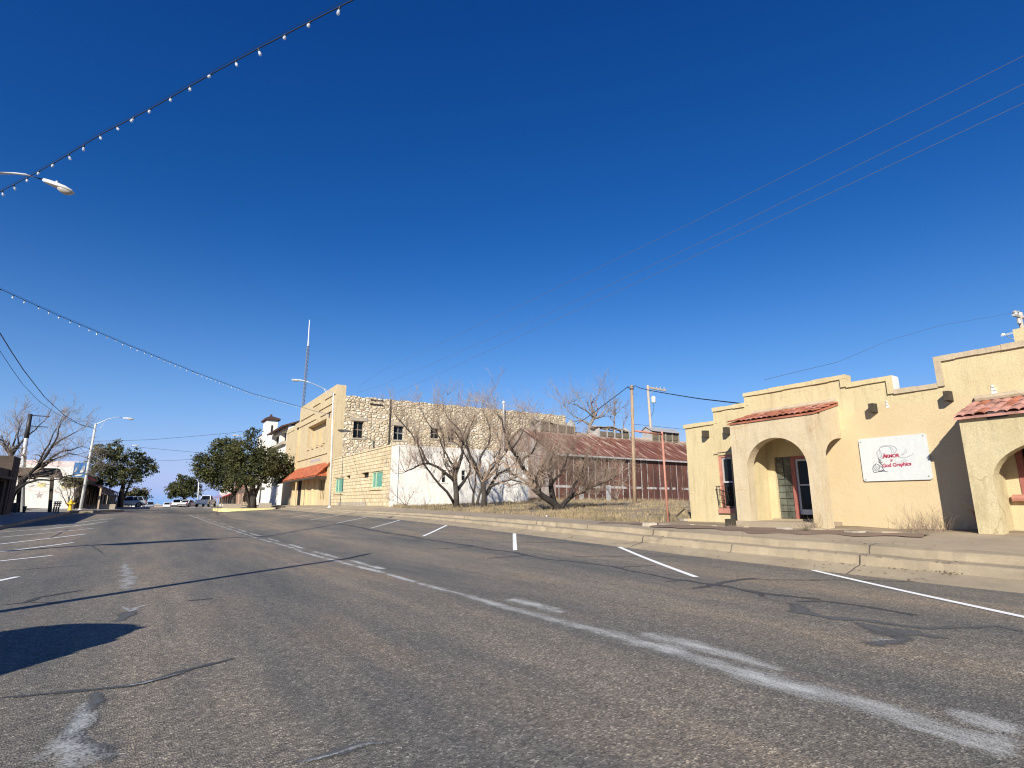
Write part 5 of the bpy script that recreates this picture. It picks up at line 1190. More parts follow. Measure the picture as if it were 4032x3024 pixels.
# wooden pole whose shadow crosses the road (stands outside the picture on the left)
pole('utility_pole', 'wooden pole by the left kerb casting the long thin shadow across the road', (-6.4, 6.1, .15), (-6.4, 6.1, 7.5), .12, M['pole'], 'utility poles')
b = G(2500, 1994); b = at(2500, 1994, Y=31.0); t = at(2487, 1517, Y=31.0)
up1 = pole('utility_pole', 'brown wooden utility pole standing in the dry lot before the barn', (b.x, 31.0, gz(b.x, 31.0)), (t.x, 31.0, t.z), .16, M['pole'], 'utility poles')
mb = MB(); mb.tube([(t.x - .5, 31, t.z - .22), (t.x - .1, 31, t.z - .3), (t.x + .3, 31, t.z - .1)], .03, 5); mb.lathe((t.x, 31, t.z - .35), [(.17, 0), (.17, .08)], 10); mb.build('wire_clamp', M['darkmetal'], up1)
y_ = 62.5; t2 = at(2550, 1517, Y=y_); b2 = at(2563, 1700, Y=y_)
up2 = pole('utility_pole', 'grey utility pole with crossarm and white transformer behind the barn', (b2.x + .3, y_, 1.3), tuple(t2), .27, M['pole_old'], 'utility poles')
mb = MB(); a, c = at(2554, 1526, Y=y_), at(2622, 1538, Y=y_); mb.bar(a, c, .22, .3); mb.bar(at(2580, 1532, Y=y_), at(2556, 1552, Y=y_), .06); mb.build('crossarm', M['pole_old'], up2)
mb = MB(); c = at(2565, 1575, Y=y_); mb.lathe((c.x + .15, y_ - .3, c.z - .5), [(.1, -.05), (.32, 0), (.36, .1), (.36, .95), (.25, 1.05), (.1, 1.15)], 12); mb.build('transformer', M['whitepaint'], up2, True)
mb = MB(); mb.tube([at(2570, 1585, Y=y_), at(2575, 1600, Y=y_), at(2572, 1622, Y=y_), at(2564, 1640, Y=y_)], .035, 5); mb.build('lead_wire', M['black'], up2)
mb = MB()
for q in (2585, 2600, 2615): c = at(q, 1526, Y=y_); mb.lathe((c.x, y_, c.z), [(.05, -.3), (.08, -.05), (.08, .08), (.02, .12)], 8)
mb.build('insulator', M['tin'], up2)
y_ = 10.5; t3 = at(4013, 1240, Y=y_); b3 = at(4022, 1330, Y=y_)
up3 = pole('utility_pole', 'weathered utility pole with cluster of fittings above the right roof', (b3.x + .5, y_, 1.2), tuple(t3), .16, M['pole_old'], 'utility poles')
mb = MB(); mb.bar(at(3990, 1240, Y=y_), at(4070, 1262, Y=y_), .14, .14); mb.bar(at(3992, 1228, Y=y_), at(4012, 1226, Y=y_), .1, .08); mb.lathe(at(3998, 1238, Y=y_), [(.05, -.1), (.13, -.05), (.13, .2), (.04, .26)], 8); mb.lathe(at(4018, 1250, Y=y_), [(.05, -.1), (.16, -.05), (.16, .3), (.04, .36)], 8); mb.lathe(at(4014, 1270, Y=y_), [(.05, -.1), (.12, -.05), (.12, .25), (.04, .3)], 8); mb.build('fittings', M['tin'], up3)
mb = MB(); mb.bar(at(3946, 1321, Y=y_), at(4060, 1292, Y=y_), .12, .1); mb.lathe(at(3950, 1320, Y=y_), [(.05, -.05), (.11, 0), (.1, .1)], 8); mb.tube([at(3962, 1320, Y=y_), at(3985, 1335, Y=y_), at(4010, 1330, Y=y_)], .025, 5); mb.build('side_arm', M['galv'], up3)
# dark pole with two sign arms in front of the mural wall
y_ = 62.0; b, t = at(92, 2005, Y=y_), at(120, 1630, Y=y_); t_ = thing('sign_pole', 'dark pole with two bare horizontal sign arms by the shelter', 'pole', (b.x, y_, gz(b.x, y_)))
m_ = at(104, 1725, Y=y_)
mb = MB(); mb.tube([m_, t], [.17, .15], 8); mb.build('upper_shaft', M['darkmetal'], t_, True); mb = MB(); mb.tube([(b.x, y_, gz(b.x, y_) - .2), at(92, 1800, Y=y_), m_], .15, 8); mb.build('lower_shaft', M['galv'], t_, True)
for (x0, x1, yy_) in ((122, 194, 1637), (125, 188, 1679)): mb = MB(); mb.tube([at(x0 - 8, yy_ - 2, Y=y_), at(x1, yy_ + 3, Y=y_)], .045, 6); mb.build('sign_arm', M['darkmetal'], t_)
# empty salmon sign frame on the pavement
b = G(2631, 2058); yp = b.y; t = at(2606, 1698, Y=yp); e = at(2501, 1704, Y=yp)
sf = thing('sign_post', 'empty salmon pink sign post with one bare arm by the cream building', 'sign post', (b.x, yp, b.z))
mb = MB(); mb.tube([(b.x, yp, b.z - .1), (b.x * .5 + t.x * .5, yp, (b.z + t.z) / 2), tuple(t)], .042, 8); mb.build('post', M['pink'], sf, True)
mb = MB(); z_ = at(2606, 1710, Y=yp).z; mb.tube([(t.x, yp, z_), (e.x, yp, z_ + .03)], .036, 8); mb.build('arm', M['pink'], sf, True)
mb = MB()
for q in (.28, .62): x_ = t.x + (e.x - t.x) * q; mb.tube([(x_, yp, z_ - .02), (x_, yp, z_ - .1)], .012, 5)
mb.build('hook', M['redframe'], sf)
# radio mast
y_ = 165; t, m_, b = at(1219, 1260, Y=y_), at(1213, 1364, Y=y_), at(1201, 1600, Y=y_)
rm = thing('radio_mast', 'thin lattice radio mast with pale whip antenna behind the stone building', 'mast', (b.x - 1, y_, .5))
mb = MB(); fx = Vector((m_.x, y_, m_.z)); gx = Vector((b.x - .7, y_, .5)); n = 40; W2 = .38
for k in range(3):
    a = k * 2.094; o = Vector((math.cos(a) * W2, math.sin(a) * W2, 0)); mb.tube([gx + o, fx + o], .07, 4)
for i in range(n):
    p0, p1 = gx + (fx - gx) * i / n, gx + (fx - gx) * (i + 1) / n
    for k in range(3):
        a, c = k * 2.094, (k + 1) * 2.094; o, q = Vector((math.cos(a) * W2, math.sin(a) * W2, 0)), Vector((math.cos(c) * W2, math.sin(c) * W2, 0)); mb.bar(p0 + o, p1 + q, .07); mb.bar(p1 + o, p1 + q, .1)
mb.build('lattice', simple('mast_steel', (.16, .17, .19), .6, .2, .2, 1), rm)
mb = MB(); mb.tube([fx, tuple(t)], [.22, .12], 6); mb.build('whip', M['whitepaint'], rm)

# ---- overhead wires
def wire(label, pts, r=.012, group='overhead wires', mat='black'):
    mb = MB(); mb.tube(pts, r, 4); o = mb.build('overhead_wire', M[mat], None); return tag(o, label, 'wire', group)
def vplane(x, y, A, B):
    """pixel -> point in the vertical plane through A and B"""
    d = ray(x, y); n = Vector((-(B[1] - A[1]), B[0] - A[0], 0)); t = (Vector((A[0], A[1], 0)) - CAM).dot(n) / d.dot(n); return CAM + d * t
M['wirepale'] = plain('pale_aluminium_wire', (.14, .145, .16), .6); M['wiregrey'] = plain('grey_wire', (.075, .08, .095), .7)
for lab, pts in (('uppermost of the three thin wires crossing the sky at right', [(4032, 219), (3300, 586), (2734, 872), (2100, 1178), (1513, 1455), (1410, 1522)]), ('middle of the three thin wires crossing the sky at right', [(4032, 330), (3400, 640), (2800, 935), (2100, 1262), (1500, 1518), (1400, 1548)]), ('lowest of the three thin wires crossing the sky at right', [(4032, 405), (3400, 700), (2800, 978), (2300, 1208)])):
    P_ = [at(x, y, X=19) for x, y in pts]
    if len(P_) == 4: P_.append(at(1560, 1548, X=19))
    P_ = [P_[0] + (P_[0] - P_[1]).normalized() * 10] + P_; wire(lab, P_, .0085, mat='wirepale')
cr = lambda cx, cy: (cx / 1.7015, 1100 + cy / 1.7015)
for lab, pts, r in (('thicker dark wire drooping down to the leaning street lamp', [(-60, 270), (0, 360), (80, 490), (160, 610), (300, 790), (430, 910), (540, 975), (632, 994)], .022), ('thinner dark wire drooping beside the thicker one at left', [(-60, 400), (0, 480), (80, 600), (150, 700), (260, 815), (370, 895), (480, 950), (630, 1000)], .012)):
    wire(lab, [at(*cr(*p), X=-6.0 - .15 * (1 - k / 8)) for k, p in enumerate(pts)], r)
for lab, pts, Y_ in (('thin wire crossing the far street above the left oak', [(368, 1738), (600, 1731), (760, 1718), (905, 1705), (1010, 1690)], 92), ('thin wire sagging across the street below the upper far one', [(515, 1758), (650, 1770), (790, 1783), (900, 1784)], 100), ('thin wire low across the far street beside the left oak', [(620, 1815), (700, 1812), (790, 1806)], 110)):
    wire(lab, [at(x, y, Y=Y_) for x, y in pts], .022, mat='wiregrey')
c5 = lambda cx, cy: (2200 + cx / 2.765, 1500 + cy / 2.765)
A_, B_ = (up1.location.x, 31.0), (24, 42)
wire('black service wire falling left from the brown utility pole', [vplane(*c5(*p), A_, B_) for p in [(775, 66), (750, 64), (640, 150), (500, 255), (380, 345), (290, 410), (200, 465)]], .028)
A2_, B2_ = (up1.location.x, 31.0), (20, 12)
wire('black service wire running right from the brown pole to the cream building', [vplane(*c5(*p), A2_, B2_) for p in [(795, 66), (812, 56), (840, 54), (870, 72), (1000, 105), (1200, 140), (1521, 192), (1980, 245)]], .026)
wire('thin wire along the ridge of the barn behind the pink sign post', [at(*c5(*p), Y=63) for p in [(760, 470), (810, 470), (1000, 488), (1300, 520), (1500, 540)]], .03, mat='wiregrey')
wire('thin wire above the right roof in front of the sky', [at(x, y, Y=14) for x, y in [(3010, 1495), (3300, 1425), (3500, 1340), (3700, 1282), (3990, 1232)]], .008, mat='wiregrey')

# ---- festoon lights
def festoon(label, pts, spacing, r, bs, group='festoon lights', maxn=100, skip=0):
    L = [0]
    for a, b in zip(pts, pts[1:]): L.append(L[-1] + (b - a).length)
    def pos(s):
        for k in range(len(pts) - 1):
            if s <= L[k + 1]: return pts[k].lerp(pts[k + 1], (s - L[k]) / (L[k + 1] - L[k]))
        return pts[-1]
    t = thing('festoon_lights', label, 'string lights', tuple(pts[0]), group)
    mb = MB(); mb.tube(pts, r, 5); mb.tube([p + Vector((0, 0, .045)) for p in pts], r * .35, 4); mb.build('cable', M['black'], t)
    n = int((L[-1] - skip) / spacing); rr = random.Random(9); n = min(n, maxn)
    so_ = bo_ = None
    for k in range(n):
        p = pos(skip + spacing * (k + .5) + rr.uniform(-.03, .03)); tx, ty = rr.uniform(-.45, .45), rr.uniform(-.45, .45)
        if so_ is None:
            m1 = MB(); m1.lathe(p, [(.012, .01), (.02, 0), (.021, -.05), (.016, -.055)], 8); so_ = m1.build('socket', M['black'], t)
            m2 = MB(); m2.lathe(p, [(.012, -.052), (.024, -.075), (.032, -.105), (.027, -.14), (.010, -.158)], 10); bo_ = m2.build('bulb', M['bulb'], so_, True)
            for o in (so_, bo_):
                for v in o.data.vertices: v.co = (v.co + (t.location - p if o is so_ else t.location - p)) * bs
            so_.location = p - t.location; so_.rotation_euler = (tx, ty, 0)
        else:
            c = so_.copy(); COL.objects.link(c); c.parent = t; c.location = p - t.location; c.rotation_euler = (tx, ty, 0)
            d = bo_.copy(); COL.objects.link(d); d.parent = c
    return t
ZS = 6.65; near_px = [(2300, -520), (1700, -178), (1390, 0), (1200, 97), (1020, 190), (850, 282), (600, 425), (400, 528), (230, 632), (122, 692), (0, 755)]
A_ = (PL[0], PL[1]); g0, g1 = at(0, 755, Z=ZS), at(1390, 0, Z=ZS)
npt = [vplane(x, y, g0, g1) for x, y in near_px]; q0 = npt[-1] + (npt[-1] - npt[-2]).normalized() * 1.0
npt = npt + [q0, Vector((PL[0] + .1, PL[1], q0.z + .4))]
festoon('nearest string of clear bulbs slanting across the upper left sky', npt, .43, .007, .58)
far_px = [(0, 1138), (235, 1244), (511, 1361), (764, 1464), (993, 1550), (1187, 1603), (1250, 1622)]
fA, fB = (PL[0], PL[1]), (bA.x, bA.y); fp = [vplane(x, y, fA, fB) for x, y in far_px]
fp = [Vector((PL[0], PL[1], fp[0].z - .35))] + fp + [at(1306, 1632, Y=bA.y)]
festoon('farther string of bulbs descending to the lamp at the stone building', fp, .47, .009, .75, maxn=99)

# ================================================================== islands, planters, shelter, hydrant and other street furniture
def island(name, label, pts, ztop, mats, cat='kerb island'):
    t = thing(name, label, cat, (sum(p[0] for p in pts) / len(pts), sum(p[1] for p in pts) / len(pts), .6))
    mb = MB(); mb.prism([(x, y, .1) for x, y in pts], (0, 0, ztop - .1)); mb.build('kerb_edge', M[mats[0]], t)
    cx, cy = t.location.x, t.location.y; mb = MB(); mb.prism([(cx + (x - cx) * .93, cy + (y - cy) * .93, ztop - .02) for x, y in pts], (0, 0, .035)); mb.build('island_top', M[mats[1]], t); return t
a, b = at(872, 1999, Y=70), at(1078, 1999, Y=70)
island('kerb_island', 'yellow painted kerb island around the right oak trunks', [(b.x + .1, 70), (b.x + .1, 82), (a.x + .3, 82), (a.x - .2, 78), (a.x - .2, 71.5), (a.x + .5, 70.3), (a.x + 1.6, 70)], zroad(9, 70) + .24, ('yellowkerb', 'dirt'))
mb = MB(); mb.hexa([(b.x + .12, 69.9, .6), (b.x + .9, 70.3, .6), (b.x + .12, 70.6, .6), (b.x + .9, 70.8, .6), (b.x + .12, 69.95, 1.02), (b.x + .8, 70.3, .95), (b.x + .12, 70.6, 1.0), (b.x + .8, 70.8, .95)]); tag(mb.build('broken_kerb', M['beam'], None), 'dark broken kerb end beside the yellow kerb island', 'kerb piece')
a, b = G(300, 2023), G(469, 2021)
zi = zroad(-4.5, 63) + .2
island('kerb_island', 'grey concrete kerb island in front of the leaning street lamp', [(-6.05, 61.5), (-6.05, 74), (-3.2, 74), (-2.6, 71), (-2.5, 65), (-2.9, 62.8), (-3.9, 61.7)], zi, ('concrete', 'walk_left'))
def planter(label, x, y, w, d, h, mat='lintel', group='planter boxes'):
    t = thing('planter_box', label, 'planter', (x, y, gz(x, y)), group); z = max(gz(x, y), 0) + .1
    mb = MB()
    for (x0, x1, y0, y1) in ((x - w / 2, x + w / 2, y - d / 2, y - d / 2 + .1), (x - w / 2, x + w / 2, y + d / 2 - .1, y + d / 2), (x - w / 2, x - w / 2 + .1, y - d / 2 + .1, y + d / 2 - .1), (x + w / 2 - .1, x + w / 2, y - d / 2 + .1, y + d / 2 - .1)): mb.box(x0, x1, y0, y1, z - .2, z + h)
    mb.build('box', M[mat], t); mb = MB(); mb.box(x - w / 2 + .1, x + w / 2 - .1, y - d / 2 + .1, y + d / 2 - .1, z, z + h - .08); mb.build('soil', M['dirt'], t); return t
for lab, x0, x1, Y_ in (('concrete planter box nearest the patterned white wall', 1021, 1066, 73), ('concrete planter box left of the twin oak trunks', 878, 948, 79)):
    a, c = at(x0, 1990, Y=Y_), at(x1, 1990, Y=Y_); planter(lab, (a.x + c.x) / 2, Y_, c.x - a.x, 1.0, .6)
a, c = at(394, 1990, Y=78), at(455, 1990, Y=78); planter('low concrete planter box in front of the parked silver car', (a.x + c.x) / 2, 78, c.x - a.x, 1.0, .5)
# fire hydrant
hp = at(275, 2010, Y=66); hx, hy, hz = hp.x, 66.0, gz(hp.x, 66)
hy_ = thing('fire_hydrant', 'yellow fire hydrant in front of the mural wall', 'fire hydrant', (hx, hy, hz))
mb = MB(); k = 1.25; mb.lathe((hx, hy, hz), [(.17 * k, 0), (.17 * k, .05 * k), (.11 * k, .06 * k), (.11 * k, .45 * k), (.16 * k, .46 * k), (.16 * k, .5 * k), (.12 * k, .52 * k), (.13 * k, .62 * k)], 14); mb.build('barrel', M['yellow'], hy_, True)
mb = MB(); mb.lathe((hx, hy, hz), [(.14 * k, .62 * k), (.12 * k, .68 * k), (.06 * k, .75 * k), (.03 * k, .76 * k), (.03 * k, .82 * k)], 12); mb.build('bonnet', M['yellow'], hy_, True)
for s in (-1, 1): mb = MB(); mb.lathe((hx + s * .1 * k, hy, hz + .5 * k), [(.06 * k, 0), (.06 * k, s * .1 * k), (.075 * k, s * .1 * k), (.075 * k, s * .14 * k)], 10, 'x'); mb.build('outlet_cap', M['yellow'], hy_)
# wooden shelter
y_ = 59.0; a, b = at(60, 1843, Y=y_), at(222, 1858, Y=y_)
sh = thing('wooden_shelter', 'brown open shelter with shingled roof and two posts before the mural', 'shelter', ((a.x + b.x) / 2, y_, .8))
zt_, zl = at(150, 1841, Y=y_).z, at(228, 1877, Y=y_).z
mb = MB(); mb.hexa([(a.x - .3, y_ - .3, zl), (b.x + .25, y_ - .3, zl), (a.x - .3, y_ + 2.6, zl), (b.x + .25, y_ + 2.6, zl), (a.x - .2, y_ + .4, zt_), (b.x, y_ + .4, zt_), (a.x - .2, y_ + 1.9, zt_), (b.x, y_ + 1.9, zt_)]); mb.build('roof', M['brown'], sh)
for px_ in (72, 198):
    q, p = at(px_, 2004, Y=y_), at(px_ + 8, 1878, Y=y_); mb = MB(); mb.bar((q.x, y_, gz(q.x, y_) - .1), (p.x, y_, zl + .05), .24); mb.build('post', M['beam'], sh)
# dark bench, pots and shrubs at the shelter's feet
p0, p1 = at(203, 2010, Y=57.5), at(234, 2010, Y=57.5)
bn_ = thing('street_bench', 'black slatted bench beside the shelter post', 'bench', ((p0.x + p1.x) / 2, 57.5, gz(p0.x, 57.5)))
zb = gz(p0.x, 57.5); mb = MB()
for k in range(4): mb.box(p0.x, p1.x, 57.5 + .11 * k, 57.59 + .11 * k, zb + .43, zb + .47)
mb.build('seat', M['darkmetal'], bn_); mb = MB()
for k in range(3): mb.box(p0.x, p1.x, 57.96, 58.0, zb + .55 + .13 * k, zb + .64 + .13 * k)
mb.build('backrest', M['darkmetal'], bn_)
for x_ in (p0.x + .1, (p0.x + p1.x) / 2, p1.x - .1): mb = MB(); mb.box(x_ - .03, x_ + .03, 57.5, 57.56, zb, zb + .43); mb.box(x_ - .03, x_ + .03, 57.9, 57.96, zb, zb + .9); mb.build('leg', M['darkmetal'], bn_)
for lab, x0, x1, hh in (('black flower pot at the foot of the left shelter post', 46, 70, .75), ('smaller black flower pot between the shelter posts', 86, 104, .5)):
    a, c = at(x0, 2010, Y=57), at(x1, 2010, Y=57); w = (c.x - a.x) / 2; z = gz(a.x, 57); t = thing('flower_pot', lab, 'flower pot', ((a.x + c.x) / 2, 57, z), 'black flower pots')
    mb = MB(); mb.lathe(((a.x + c.x) / 2, 57, z), [(w * .65, 0), (w * .95, hh * .85), (w * 1.05, hh * .86), (w * 1.05, hh), (w * .9, hh), (w * .85, hh * .9)], 14); mb.build('pot', M['darkmetal'], t); mb = MB(); mb.lathe(((a.x + c.x) / 2, 57, z), [(w * .84, hh * .8), (w * .84, hh * .89)], 14); mb.build('soil', M['dirt'], t)
# patterned ground debris in the lot: slabs and stones
dbr = random.Random(21)
for lab, x_, y__, s in (('pale broken slab lying where dry grass meets pavement', 2562, 2071, .34), ('pale concrete fragment in the dry grass by the cream building corner', 2700, 2052, .3), ('small white stone beside the wide bare tree', 2150, 2033, .12)):
    p = G(x_, y__); mb = MB(); n = 7; ring = [(p.x + math.cos(k * 6.283 / n) * s * dbr.uniform(.6, 1.1) * .8, p.y + math.sin(k * 6.283 / n) * s * dbr.uniform(.7, 1.2), p.z - .03) for k in range(n)]
    mb.prism(ring, (dbr.uniform(-.02, .02), dbr.uniform(-.02, .02), .05 + s * .25)); tag(mb.build('rubble_piece', M['lintel'] if s > .2 else M['white_block'], None), lab, 'rubble', 'rubble in the lot')
p = G(2648, 2048); mb = MB(); mb.bar((p.x, p.y, p.z), (p.x + .55, p.y - .15, p.z + .42), .05); tag(mb.build('broken_stake', M['beam'], None), 'dark leaning broken stake in the grass beside the pink post', 'stake')
# ================================================================== vehicles
def car(name, label, loc, rz, paint, kind='suv', group=None, s=1.0):
    """+x is the front of the vehicle"""
    t = thing(name, label, {'suv': 'car', 'sedan': 'car', 'pickup': 'pickup truck'}[kind], (0, 0, 0), group)
    L, Wd, belt, roof = {'suv': (4.95, .97, 1.08, 1.74), 'sedan': (4.8, .92, .92, 1.45), 'pickup': (5.8, 1.0, 1.18, 1.92)}[kind]
    h = L / 2
    def ring(x, zb, zt, w): return [(x, a * w, z) for a, z in ((-.86, zb), (-1, zb + .16), (-1.0, zt - .22), (-.95, zt - .04), (-.86, zt), (.86, zt), (.95, zt - .04), (1.0, zt - .22), (1, zb + .16), (.86, zb))]
    hood = belt - (.06 if kind != 'pickup' else .08)
    mb = MB()
    if kind == 'pickup':
        mb.loft([ring(h, .5, hood - .2, Wd * .88), ring(h - .15, .4, hood - .03, Wd * .96), ring(h - 1.3, .38, hood, Wd), ring(h - 1.6, .36, belt, Wd), ring(-h + 2.0, .36, belt, Wd)])
        for s_ in (-1, 1): mb.box(-h + .06, -h + 2.0, s_ * Wd - (.1 if s_ > 0 else 0), s_ * Wd + (0 if s_ > 0 else .1), .42, belt)
        mb.box(-h + .06, -h + 2.0, -Wd + .1, Wd - .1, .5, .62)
    else:
        tail = belt + (.02 if kind == 'suv' else -.02)
        mb.loft([ring(h, .42, hood - .26, Wd * .80), ring(h - .12, .32, hood - .1, Wd * .93), ring(h - .5, .26, hood - .03, Wd), ring(h - 1.25, .24, belt, Wd), ring(-h + 1.0, .24, belt, Wd), ring(-h + .15, .3, tail, Wd * .96), ring(-h, .4, tail - .1, Wd * .86)])
    body = mb.build('body', M[paint], t, False, bevel=.03)
    if kind == 'suv': x0, x1, x2, x3 = h - 1.2, h - 2.0, -h + .55, -h + .12
    elif kind == 'sedan': x0, x1, x2, x3 = h - 1.35, h - 2.15, -h + 1.35, -h + .65
    else: x0, x1, x2, x3 = h - 1.55, h - 2.25, -h + 2.45, -h + 2.02
    wr = Wd * .74
    def rr4(xa, xb, w, z, e=5.0, n=28):
        c, l = (xa + xb) / 2, abs(xa - xb) / 2; o = []
        for k in range(n):
            a = 2 * math.pi * k / n; ca, sa_ = math.cos(a), math.sin(a); o.append((c + l * math.copysign(abs(ca) ** (2 / e), ca), w * math.copysign(abs(sa_) ** (2 / e), sa_), z))
        return o
    mb = MB(); mb.loft([rr4(x0, x3, Wd * .9, belt - .01), rr4(x0 * .5 + x1 * .5, x3 * .5 + x2 * .5, (Wd * .9 + wr) / 2 + .015, (belt + roof) / 2 - .02, 4.6), rr4(x1, x2, wr, roof - .07, 4)]); gl = mb.build('windows', M['carglass'], t, True)
    mb = MB(); mb.loft([rr4(x1 + .06, x2 - .06, wr * 1.0, roof - .09, 4), rr4(x1 + .03, x2 - .03, wr * .985, roof - .05, 3.6), rr4(x1 - .08, x2 + .08, wr * .9, roof - .012, 3.2), rr4(x1 - .3, x2 + .3, wr * .7, roof + .005, 3)])
    for s_ in (-1, 1):                                    # pillars
        cb, ct, lb_, lt2 = (x0 + x3) / 2, (x1 + x2) / 2, abs(x0 - x3) / 2, abs(x1 - x2) / 2
        for e_ in (1, -1): mb.bar((cb + e_ * lb_ * .88, s_ * Wd * .9 * .87, belt), (ct + e_ * lt2 * .86, s_ * wr * .84, roof - .07), .1, .07)
        xm = (x1 + x2) / 2 + (.1 if kind != 'pickup' else 0); mb.bar((xm, s_ * Wd * .905, belt), (xm, s_ * wr * 1.01, roof - .06), .08, .04)
        if kind == 'suv': xm = x2 + .75; mb.bar((xm - .15, s_ * Wd * .905, belt), (xm, s_ * wr * 1.01, roof - .06), .12, .04)
    mb.build('roof', M[paint], t)
    for (xa, sy) in ((h - .95, 1), (h - .95, -1), (-h + 1.0, 1), (-h + 1.0, -1)):
        R = .37 if kind != 'pickup' else .41; yo = sy * (Wd - .11)
        mb = MB(); mb.lathe((xa, yo, R), [(R * .6, -.125), (R * .96, -.12), (R, -.07), (R, .07), (R * .96, .12), (R * .6, .125)], 20, 'y'); w_ = mb.build('wheel', M['tyre'], t)
        mb = MB(); mb.lathe((xa, yo + sy * .118, R), [(R * .62, -.01), (R * .6, .012), (R * .2, .004), (.02, .01)], 14, 'y'); mb.build('rim', M['rim'], w_)
        mb = MB(); mb.lathe((xa, sy * (Wd - .02), R + .02), [(R * 1.18, -.03), (R * 1.18, .028), (R * .9, .03)], 20, 'y'); mb.build('wheel_arch', M['black'], t)
    for s_ in (-1, 1):
        mb = MB(); mb.box(h - .16, h - .02, s_ * Wd * .62 - .16, s_ * Wd * .62 + .16, hood - .34, hood - .2); mb.build('headlight', M['lens'], t, bevel=.02)
        mb = MB(); mb.box(-h - .01 if kind != 'pickup' else -h + .03, -h + .15, s_ * Wd * .84 - .09, s_ * Wd * .84 + .09, belt - .38, belt - .08); mb.build('tail_light', M['taillight'], t, bevel=.02)
        mb = MB(); mb.box(x0 - .25, x0 - .08, s_ * (Wd + .08) - .1, s_ * (Wd + .08) + .1, belt - .02, belt + .15); mb.build('mirror', M[paint], t, bevel=.02)
    mb = MB()
    if kind == 'pickup': mb.box(-h - .02, -h + .06, -Wd + .02, Wd - .02, .62, belt - .005)
    else: mb.box(-h - .025, -h + .05, -Wd * .8, Wd * .8, belt - .55, belt - .12)
    tg = mb.build('tailgate', M[paint], t, bevel=.015)
    mb = MB(); mb.box(-h - .034 if kind == 'pickup' else -h - .036, -h, -.16, .16, .78, .88); mb.build('number_plate', M['whiteframe'], tg)
    mb = MB(); mb.box(-h - .14, -h + .02, -Wd * .93, Wd * .93, .45, .6); mb.build('bumper', M['galv'] if kind == 'pickup' else M['black'], t, bevel=.03); mb = MB(); mb.box(h - .04, h + .1, -Wd * .88, Wd * .88, .42, .58); mb.build('bumper', M['galv'] if kind == 'pickup' else M['black'], t, bevel=.03)
    t.location = loc; t.rotation_euler.z = rz; t.scale = (s, s, s)
    return t
sx_ = (at(450, 1995, Y=116).x + at(558, 1995, Y=116).x) / 2
car('parked_suv', 'silver sport utility car parked side on under the left oak', (sx_, 116, zroad(sx_, 116)), R_(180), 'cargrey', 'suv', 'parked vehicles', 1.02)
px_ = at(797, 1990, Y=111).x
car('parked_pickup', 'white pickup truck parked nose in at the right kerb, tailgate towards the viewer', (px_ + .6, 112, gz(px_, 111) - .02), R_(72), 'carwhite', 'pickup', 'parked vehicles', 1.02)
for lab, px_, Y_, rz, pnt, kd in (('small white car just left of the white pickup', 742, 128, 60, 'carwhite', 'sedan'), ('white van-like car under the far right oak', 704, 142, 75, 'carwhite', 'suv'), ('dark roofed car coming along the far road', 590, 168, -90, 'cargrey', 'suv'), ('distant white car left of the brown trunk', 662, 175, 80, 'carwhite', 'suv')):
    x_ = at(px_, 1990, Y=Y_).x; car('parked_car', lab, (x_, Y_, zroad(min(XE, x_), Y_)), R_(rz), pnt, kd, 'parked vehicles')
# car standing in the left bays just outside the picture: its shadow falls on the road
hd = R_(-90 - 34)
fwd = Vector((math.cos(hd), math.sin(hd), 0)); rear_corner = Vector((-2.43, 6.08, 0))
side_v = Vector((-fwd.y, fwd.x, 0))
cpos = rear_corner + fwd * 2.15 + (side_v * .66 if (side_v.x < 0) else side_v * -.66)
car('parked_suv', 'dark sport utility car in the nearest left bay casting the rounded shadow', (cpos.x, cpos.y, zroad(max(XK, cpos.x), cpos.y)), hd, 'cardark', 'suv', 'parked vehicles', 1.0)
# pale sheds far down the road
for lab, x0, x1, Y_, zt, mt in (('pale far building closing the end of the road at left', 512, 560, 330, 1.2, 'whitewall'), ('pale far building closing the end of the road at right', 600, 640, 345, 1.0, 'facade')):
    a, c = at(x0, 1990, Y=Y_), at(x1, 1990, Y=Y_); b = thing('distant_shed', lab, 'building', ((a.x + c.x) / 2, Y_, -1.9), 'distant sheds')
    mb = MB(); mb.box(a.x, c.x, Y_, Y_ + 12, -2.4, zt - .7); mb.build('wall', M[mt], b); mb = MB(); m_ = (a.x + c.x) / 2; mb.prism([(a.x - .3, Y_ - .3, zt - .7), (c.x + .3, Y_ - .3, zt - .7), (m_, Y_ - .3, zt + .5)], (0, 12.6, 0)); mb.build('roof', M['tin'], b)

# ================================================================== trees
def twigs(tw, p, d, L, r, lvl, rng, droop=0, spread=.75, up=.25, kids=(3, 5), sides=3):
    n = 3; pts = [p.copy()]; q = p.copy(); dd = d.copy()
    for k in range(n):
        dd = (dd + Vector((rng.gauss(0, 1), rng.gauss(0, 1), rng.gauss(0, 1))) * .22 + Vector((0, 0, up * .35 - droop * k * .25))).normalized(); q = q + dd * (L / n); pts.append(q.copy())
    tw.tube(pts, [r, r * .8, r * .6, r * .35], sides, False)
    if lvl <= 0: return
    for k in range(rng.randint(*kids)):
        i = rng.randint(1, n); base = pts[i] if i == n else pts[i].lerp(pts[i - 1], rng.random()); v = Vector((rng.gauss(0, 1), rng.gauss(0, 1), rng.gauss(0, 1))).normalized()
        twigs(tw, base, (dd + v * spread + Vector((0, 0, up - droop))).normalized(), L * rng.uniform(.5, .8), r * .6, lvl - 1, rng, droop, spread, up, kids, sides)
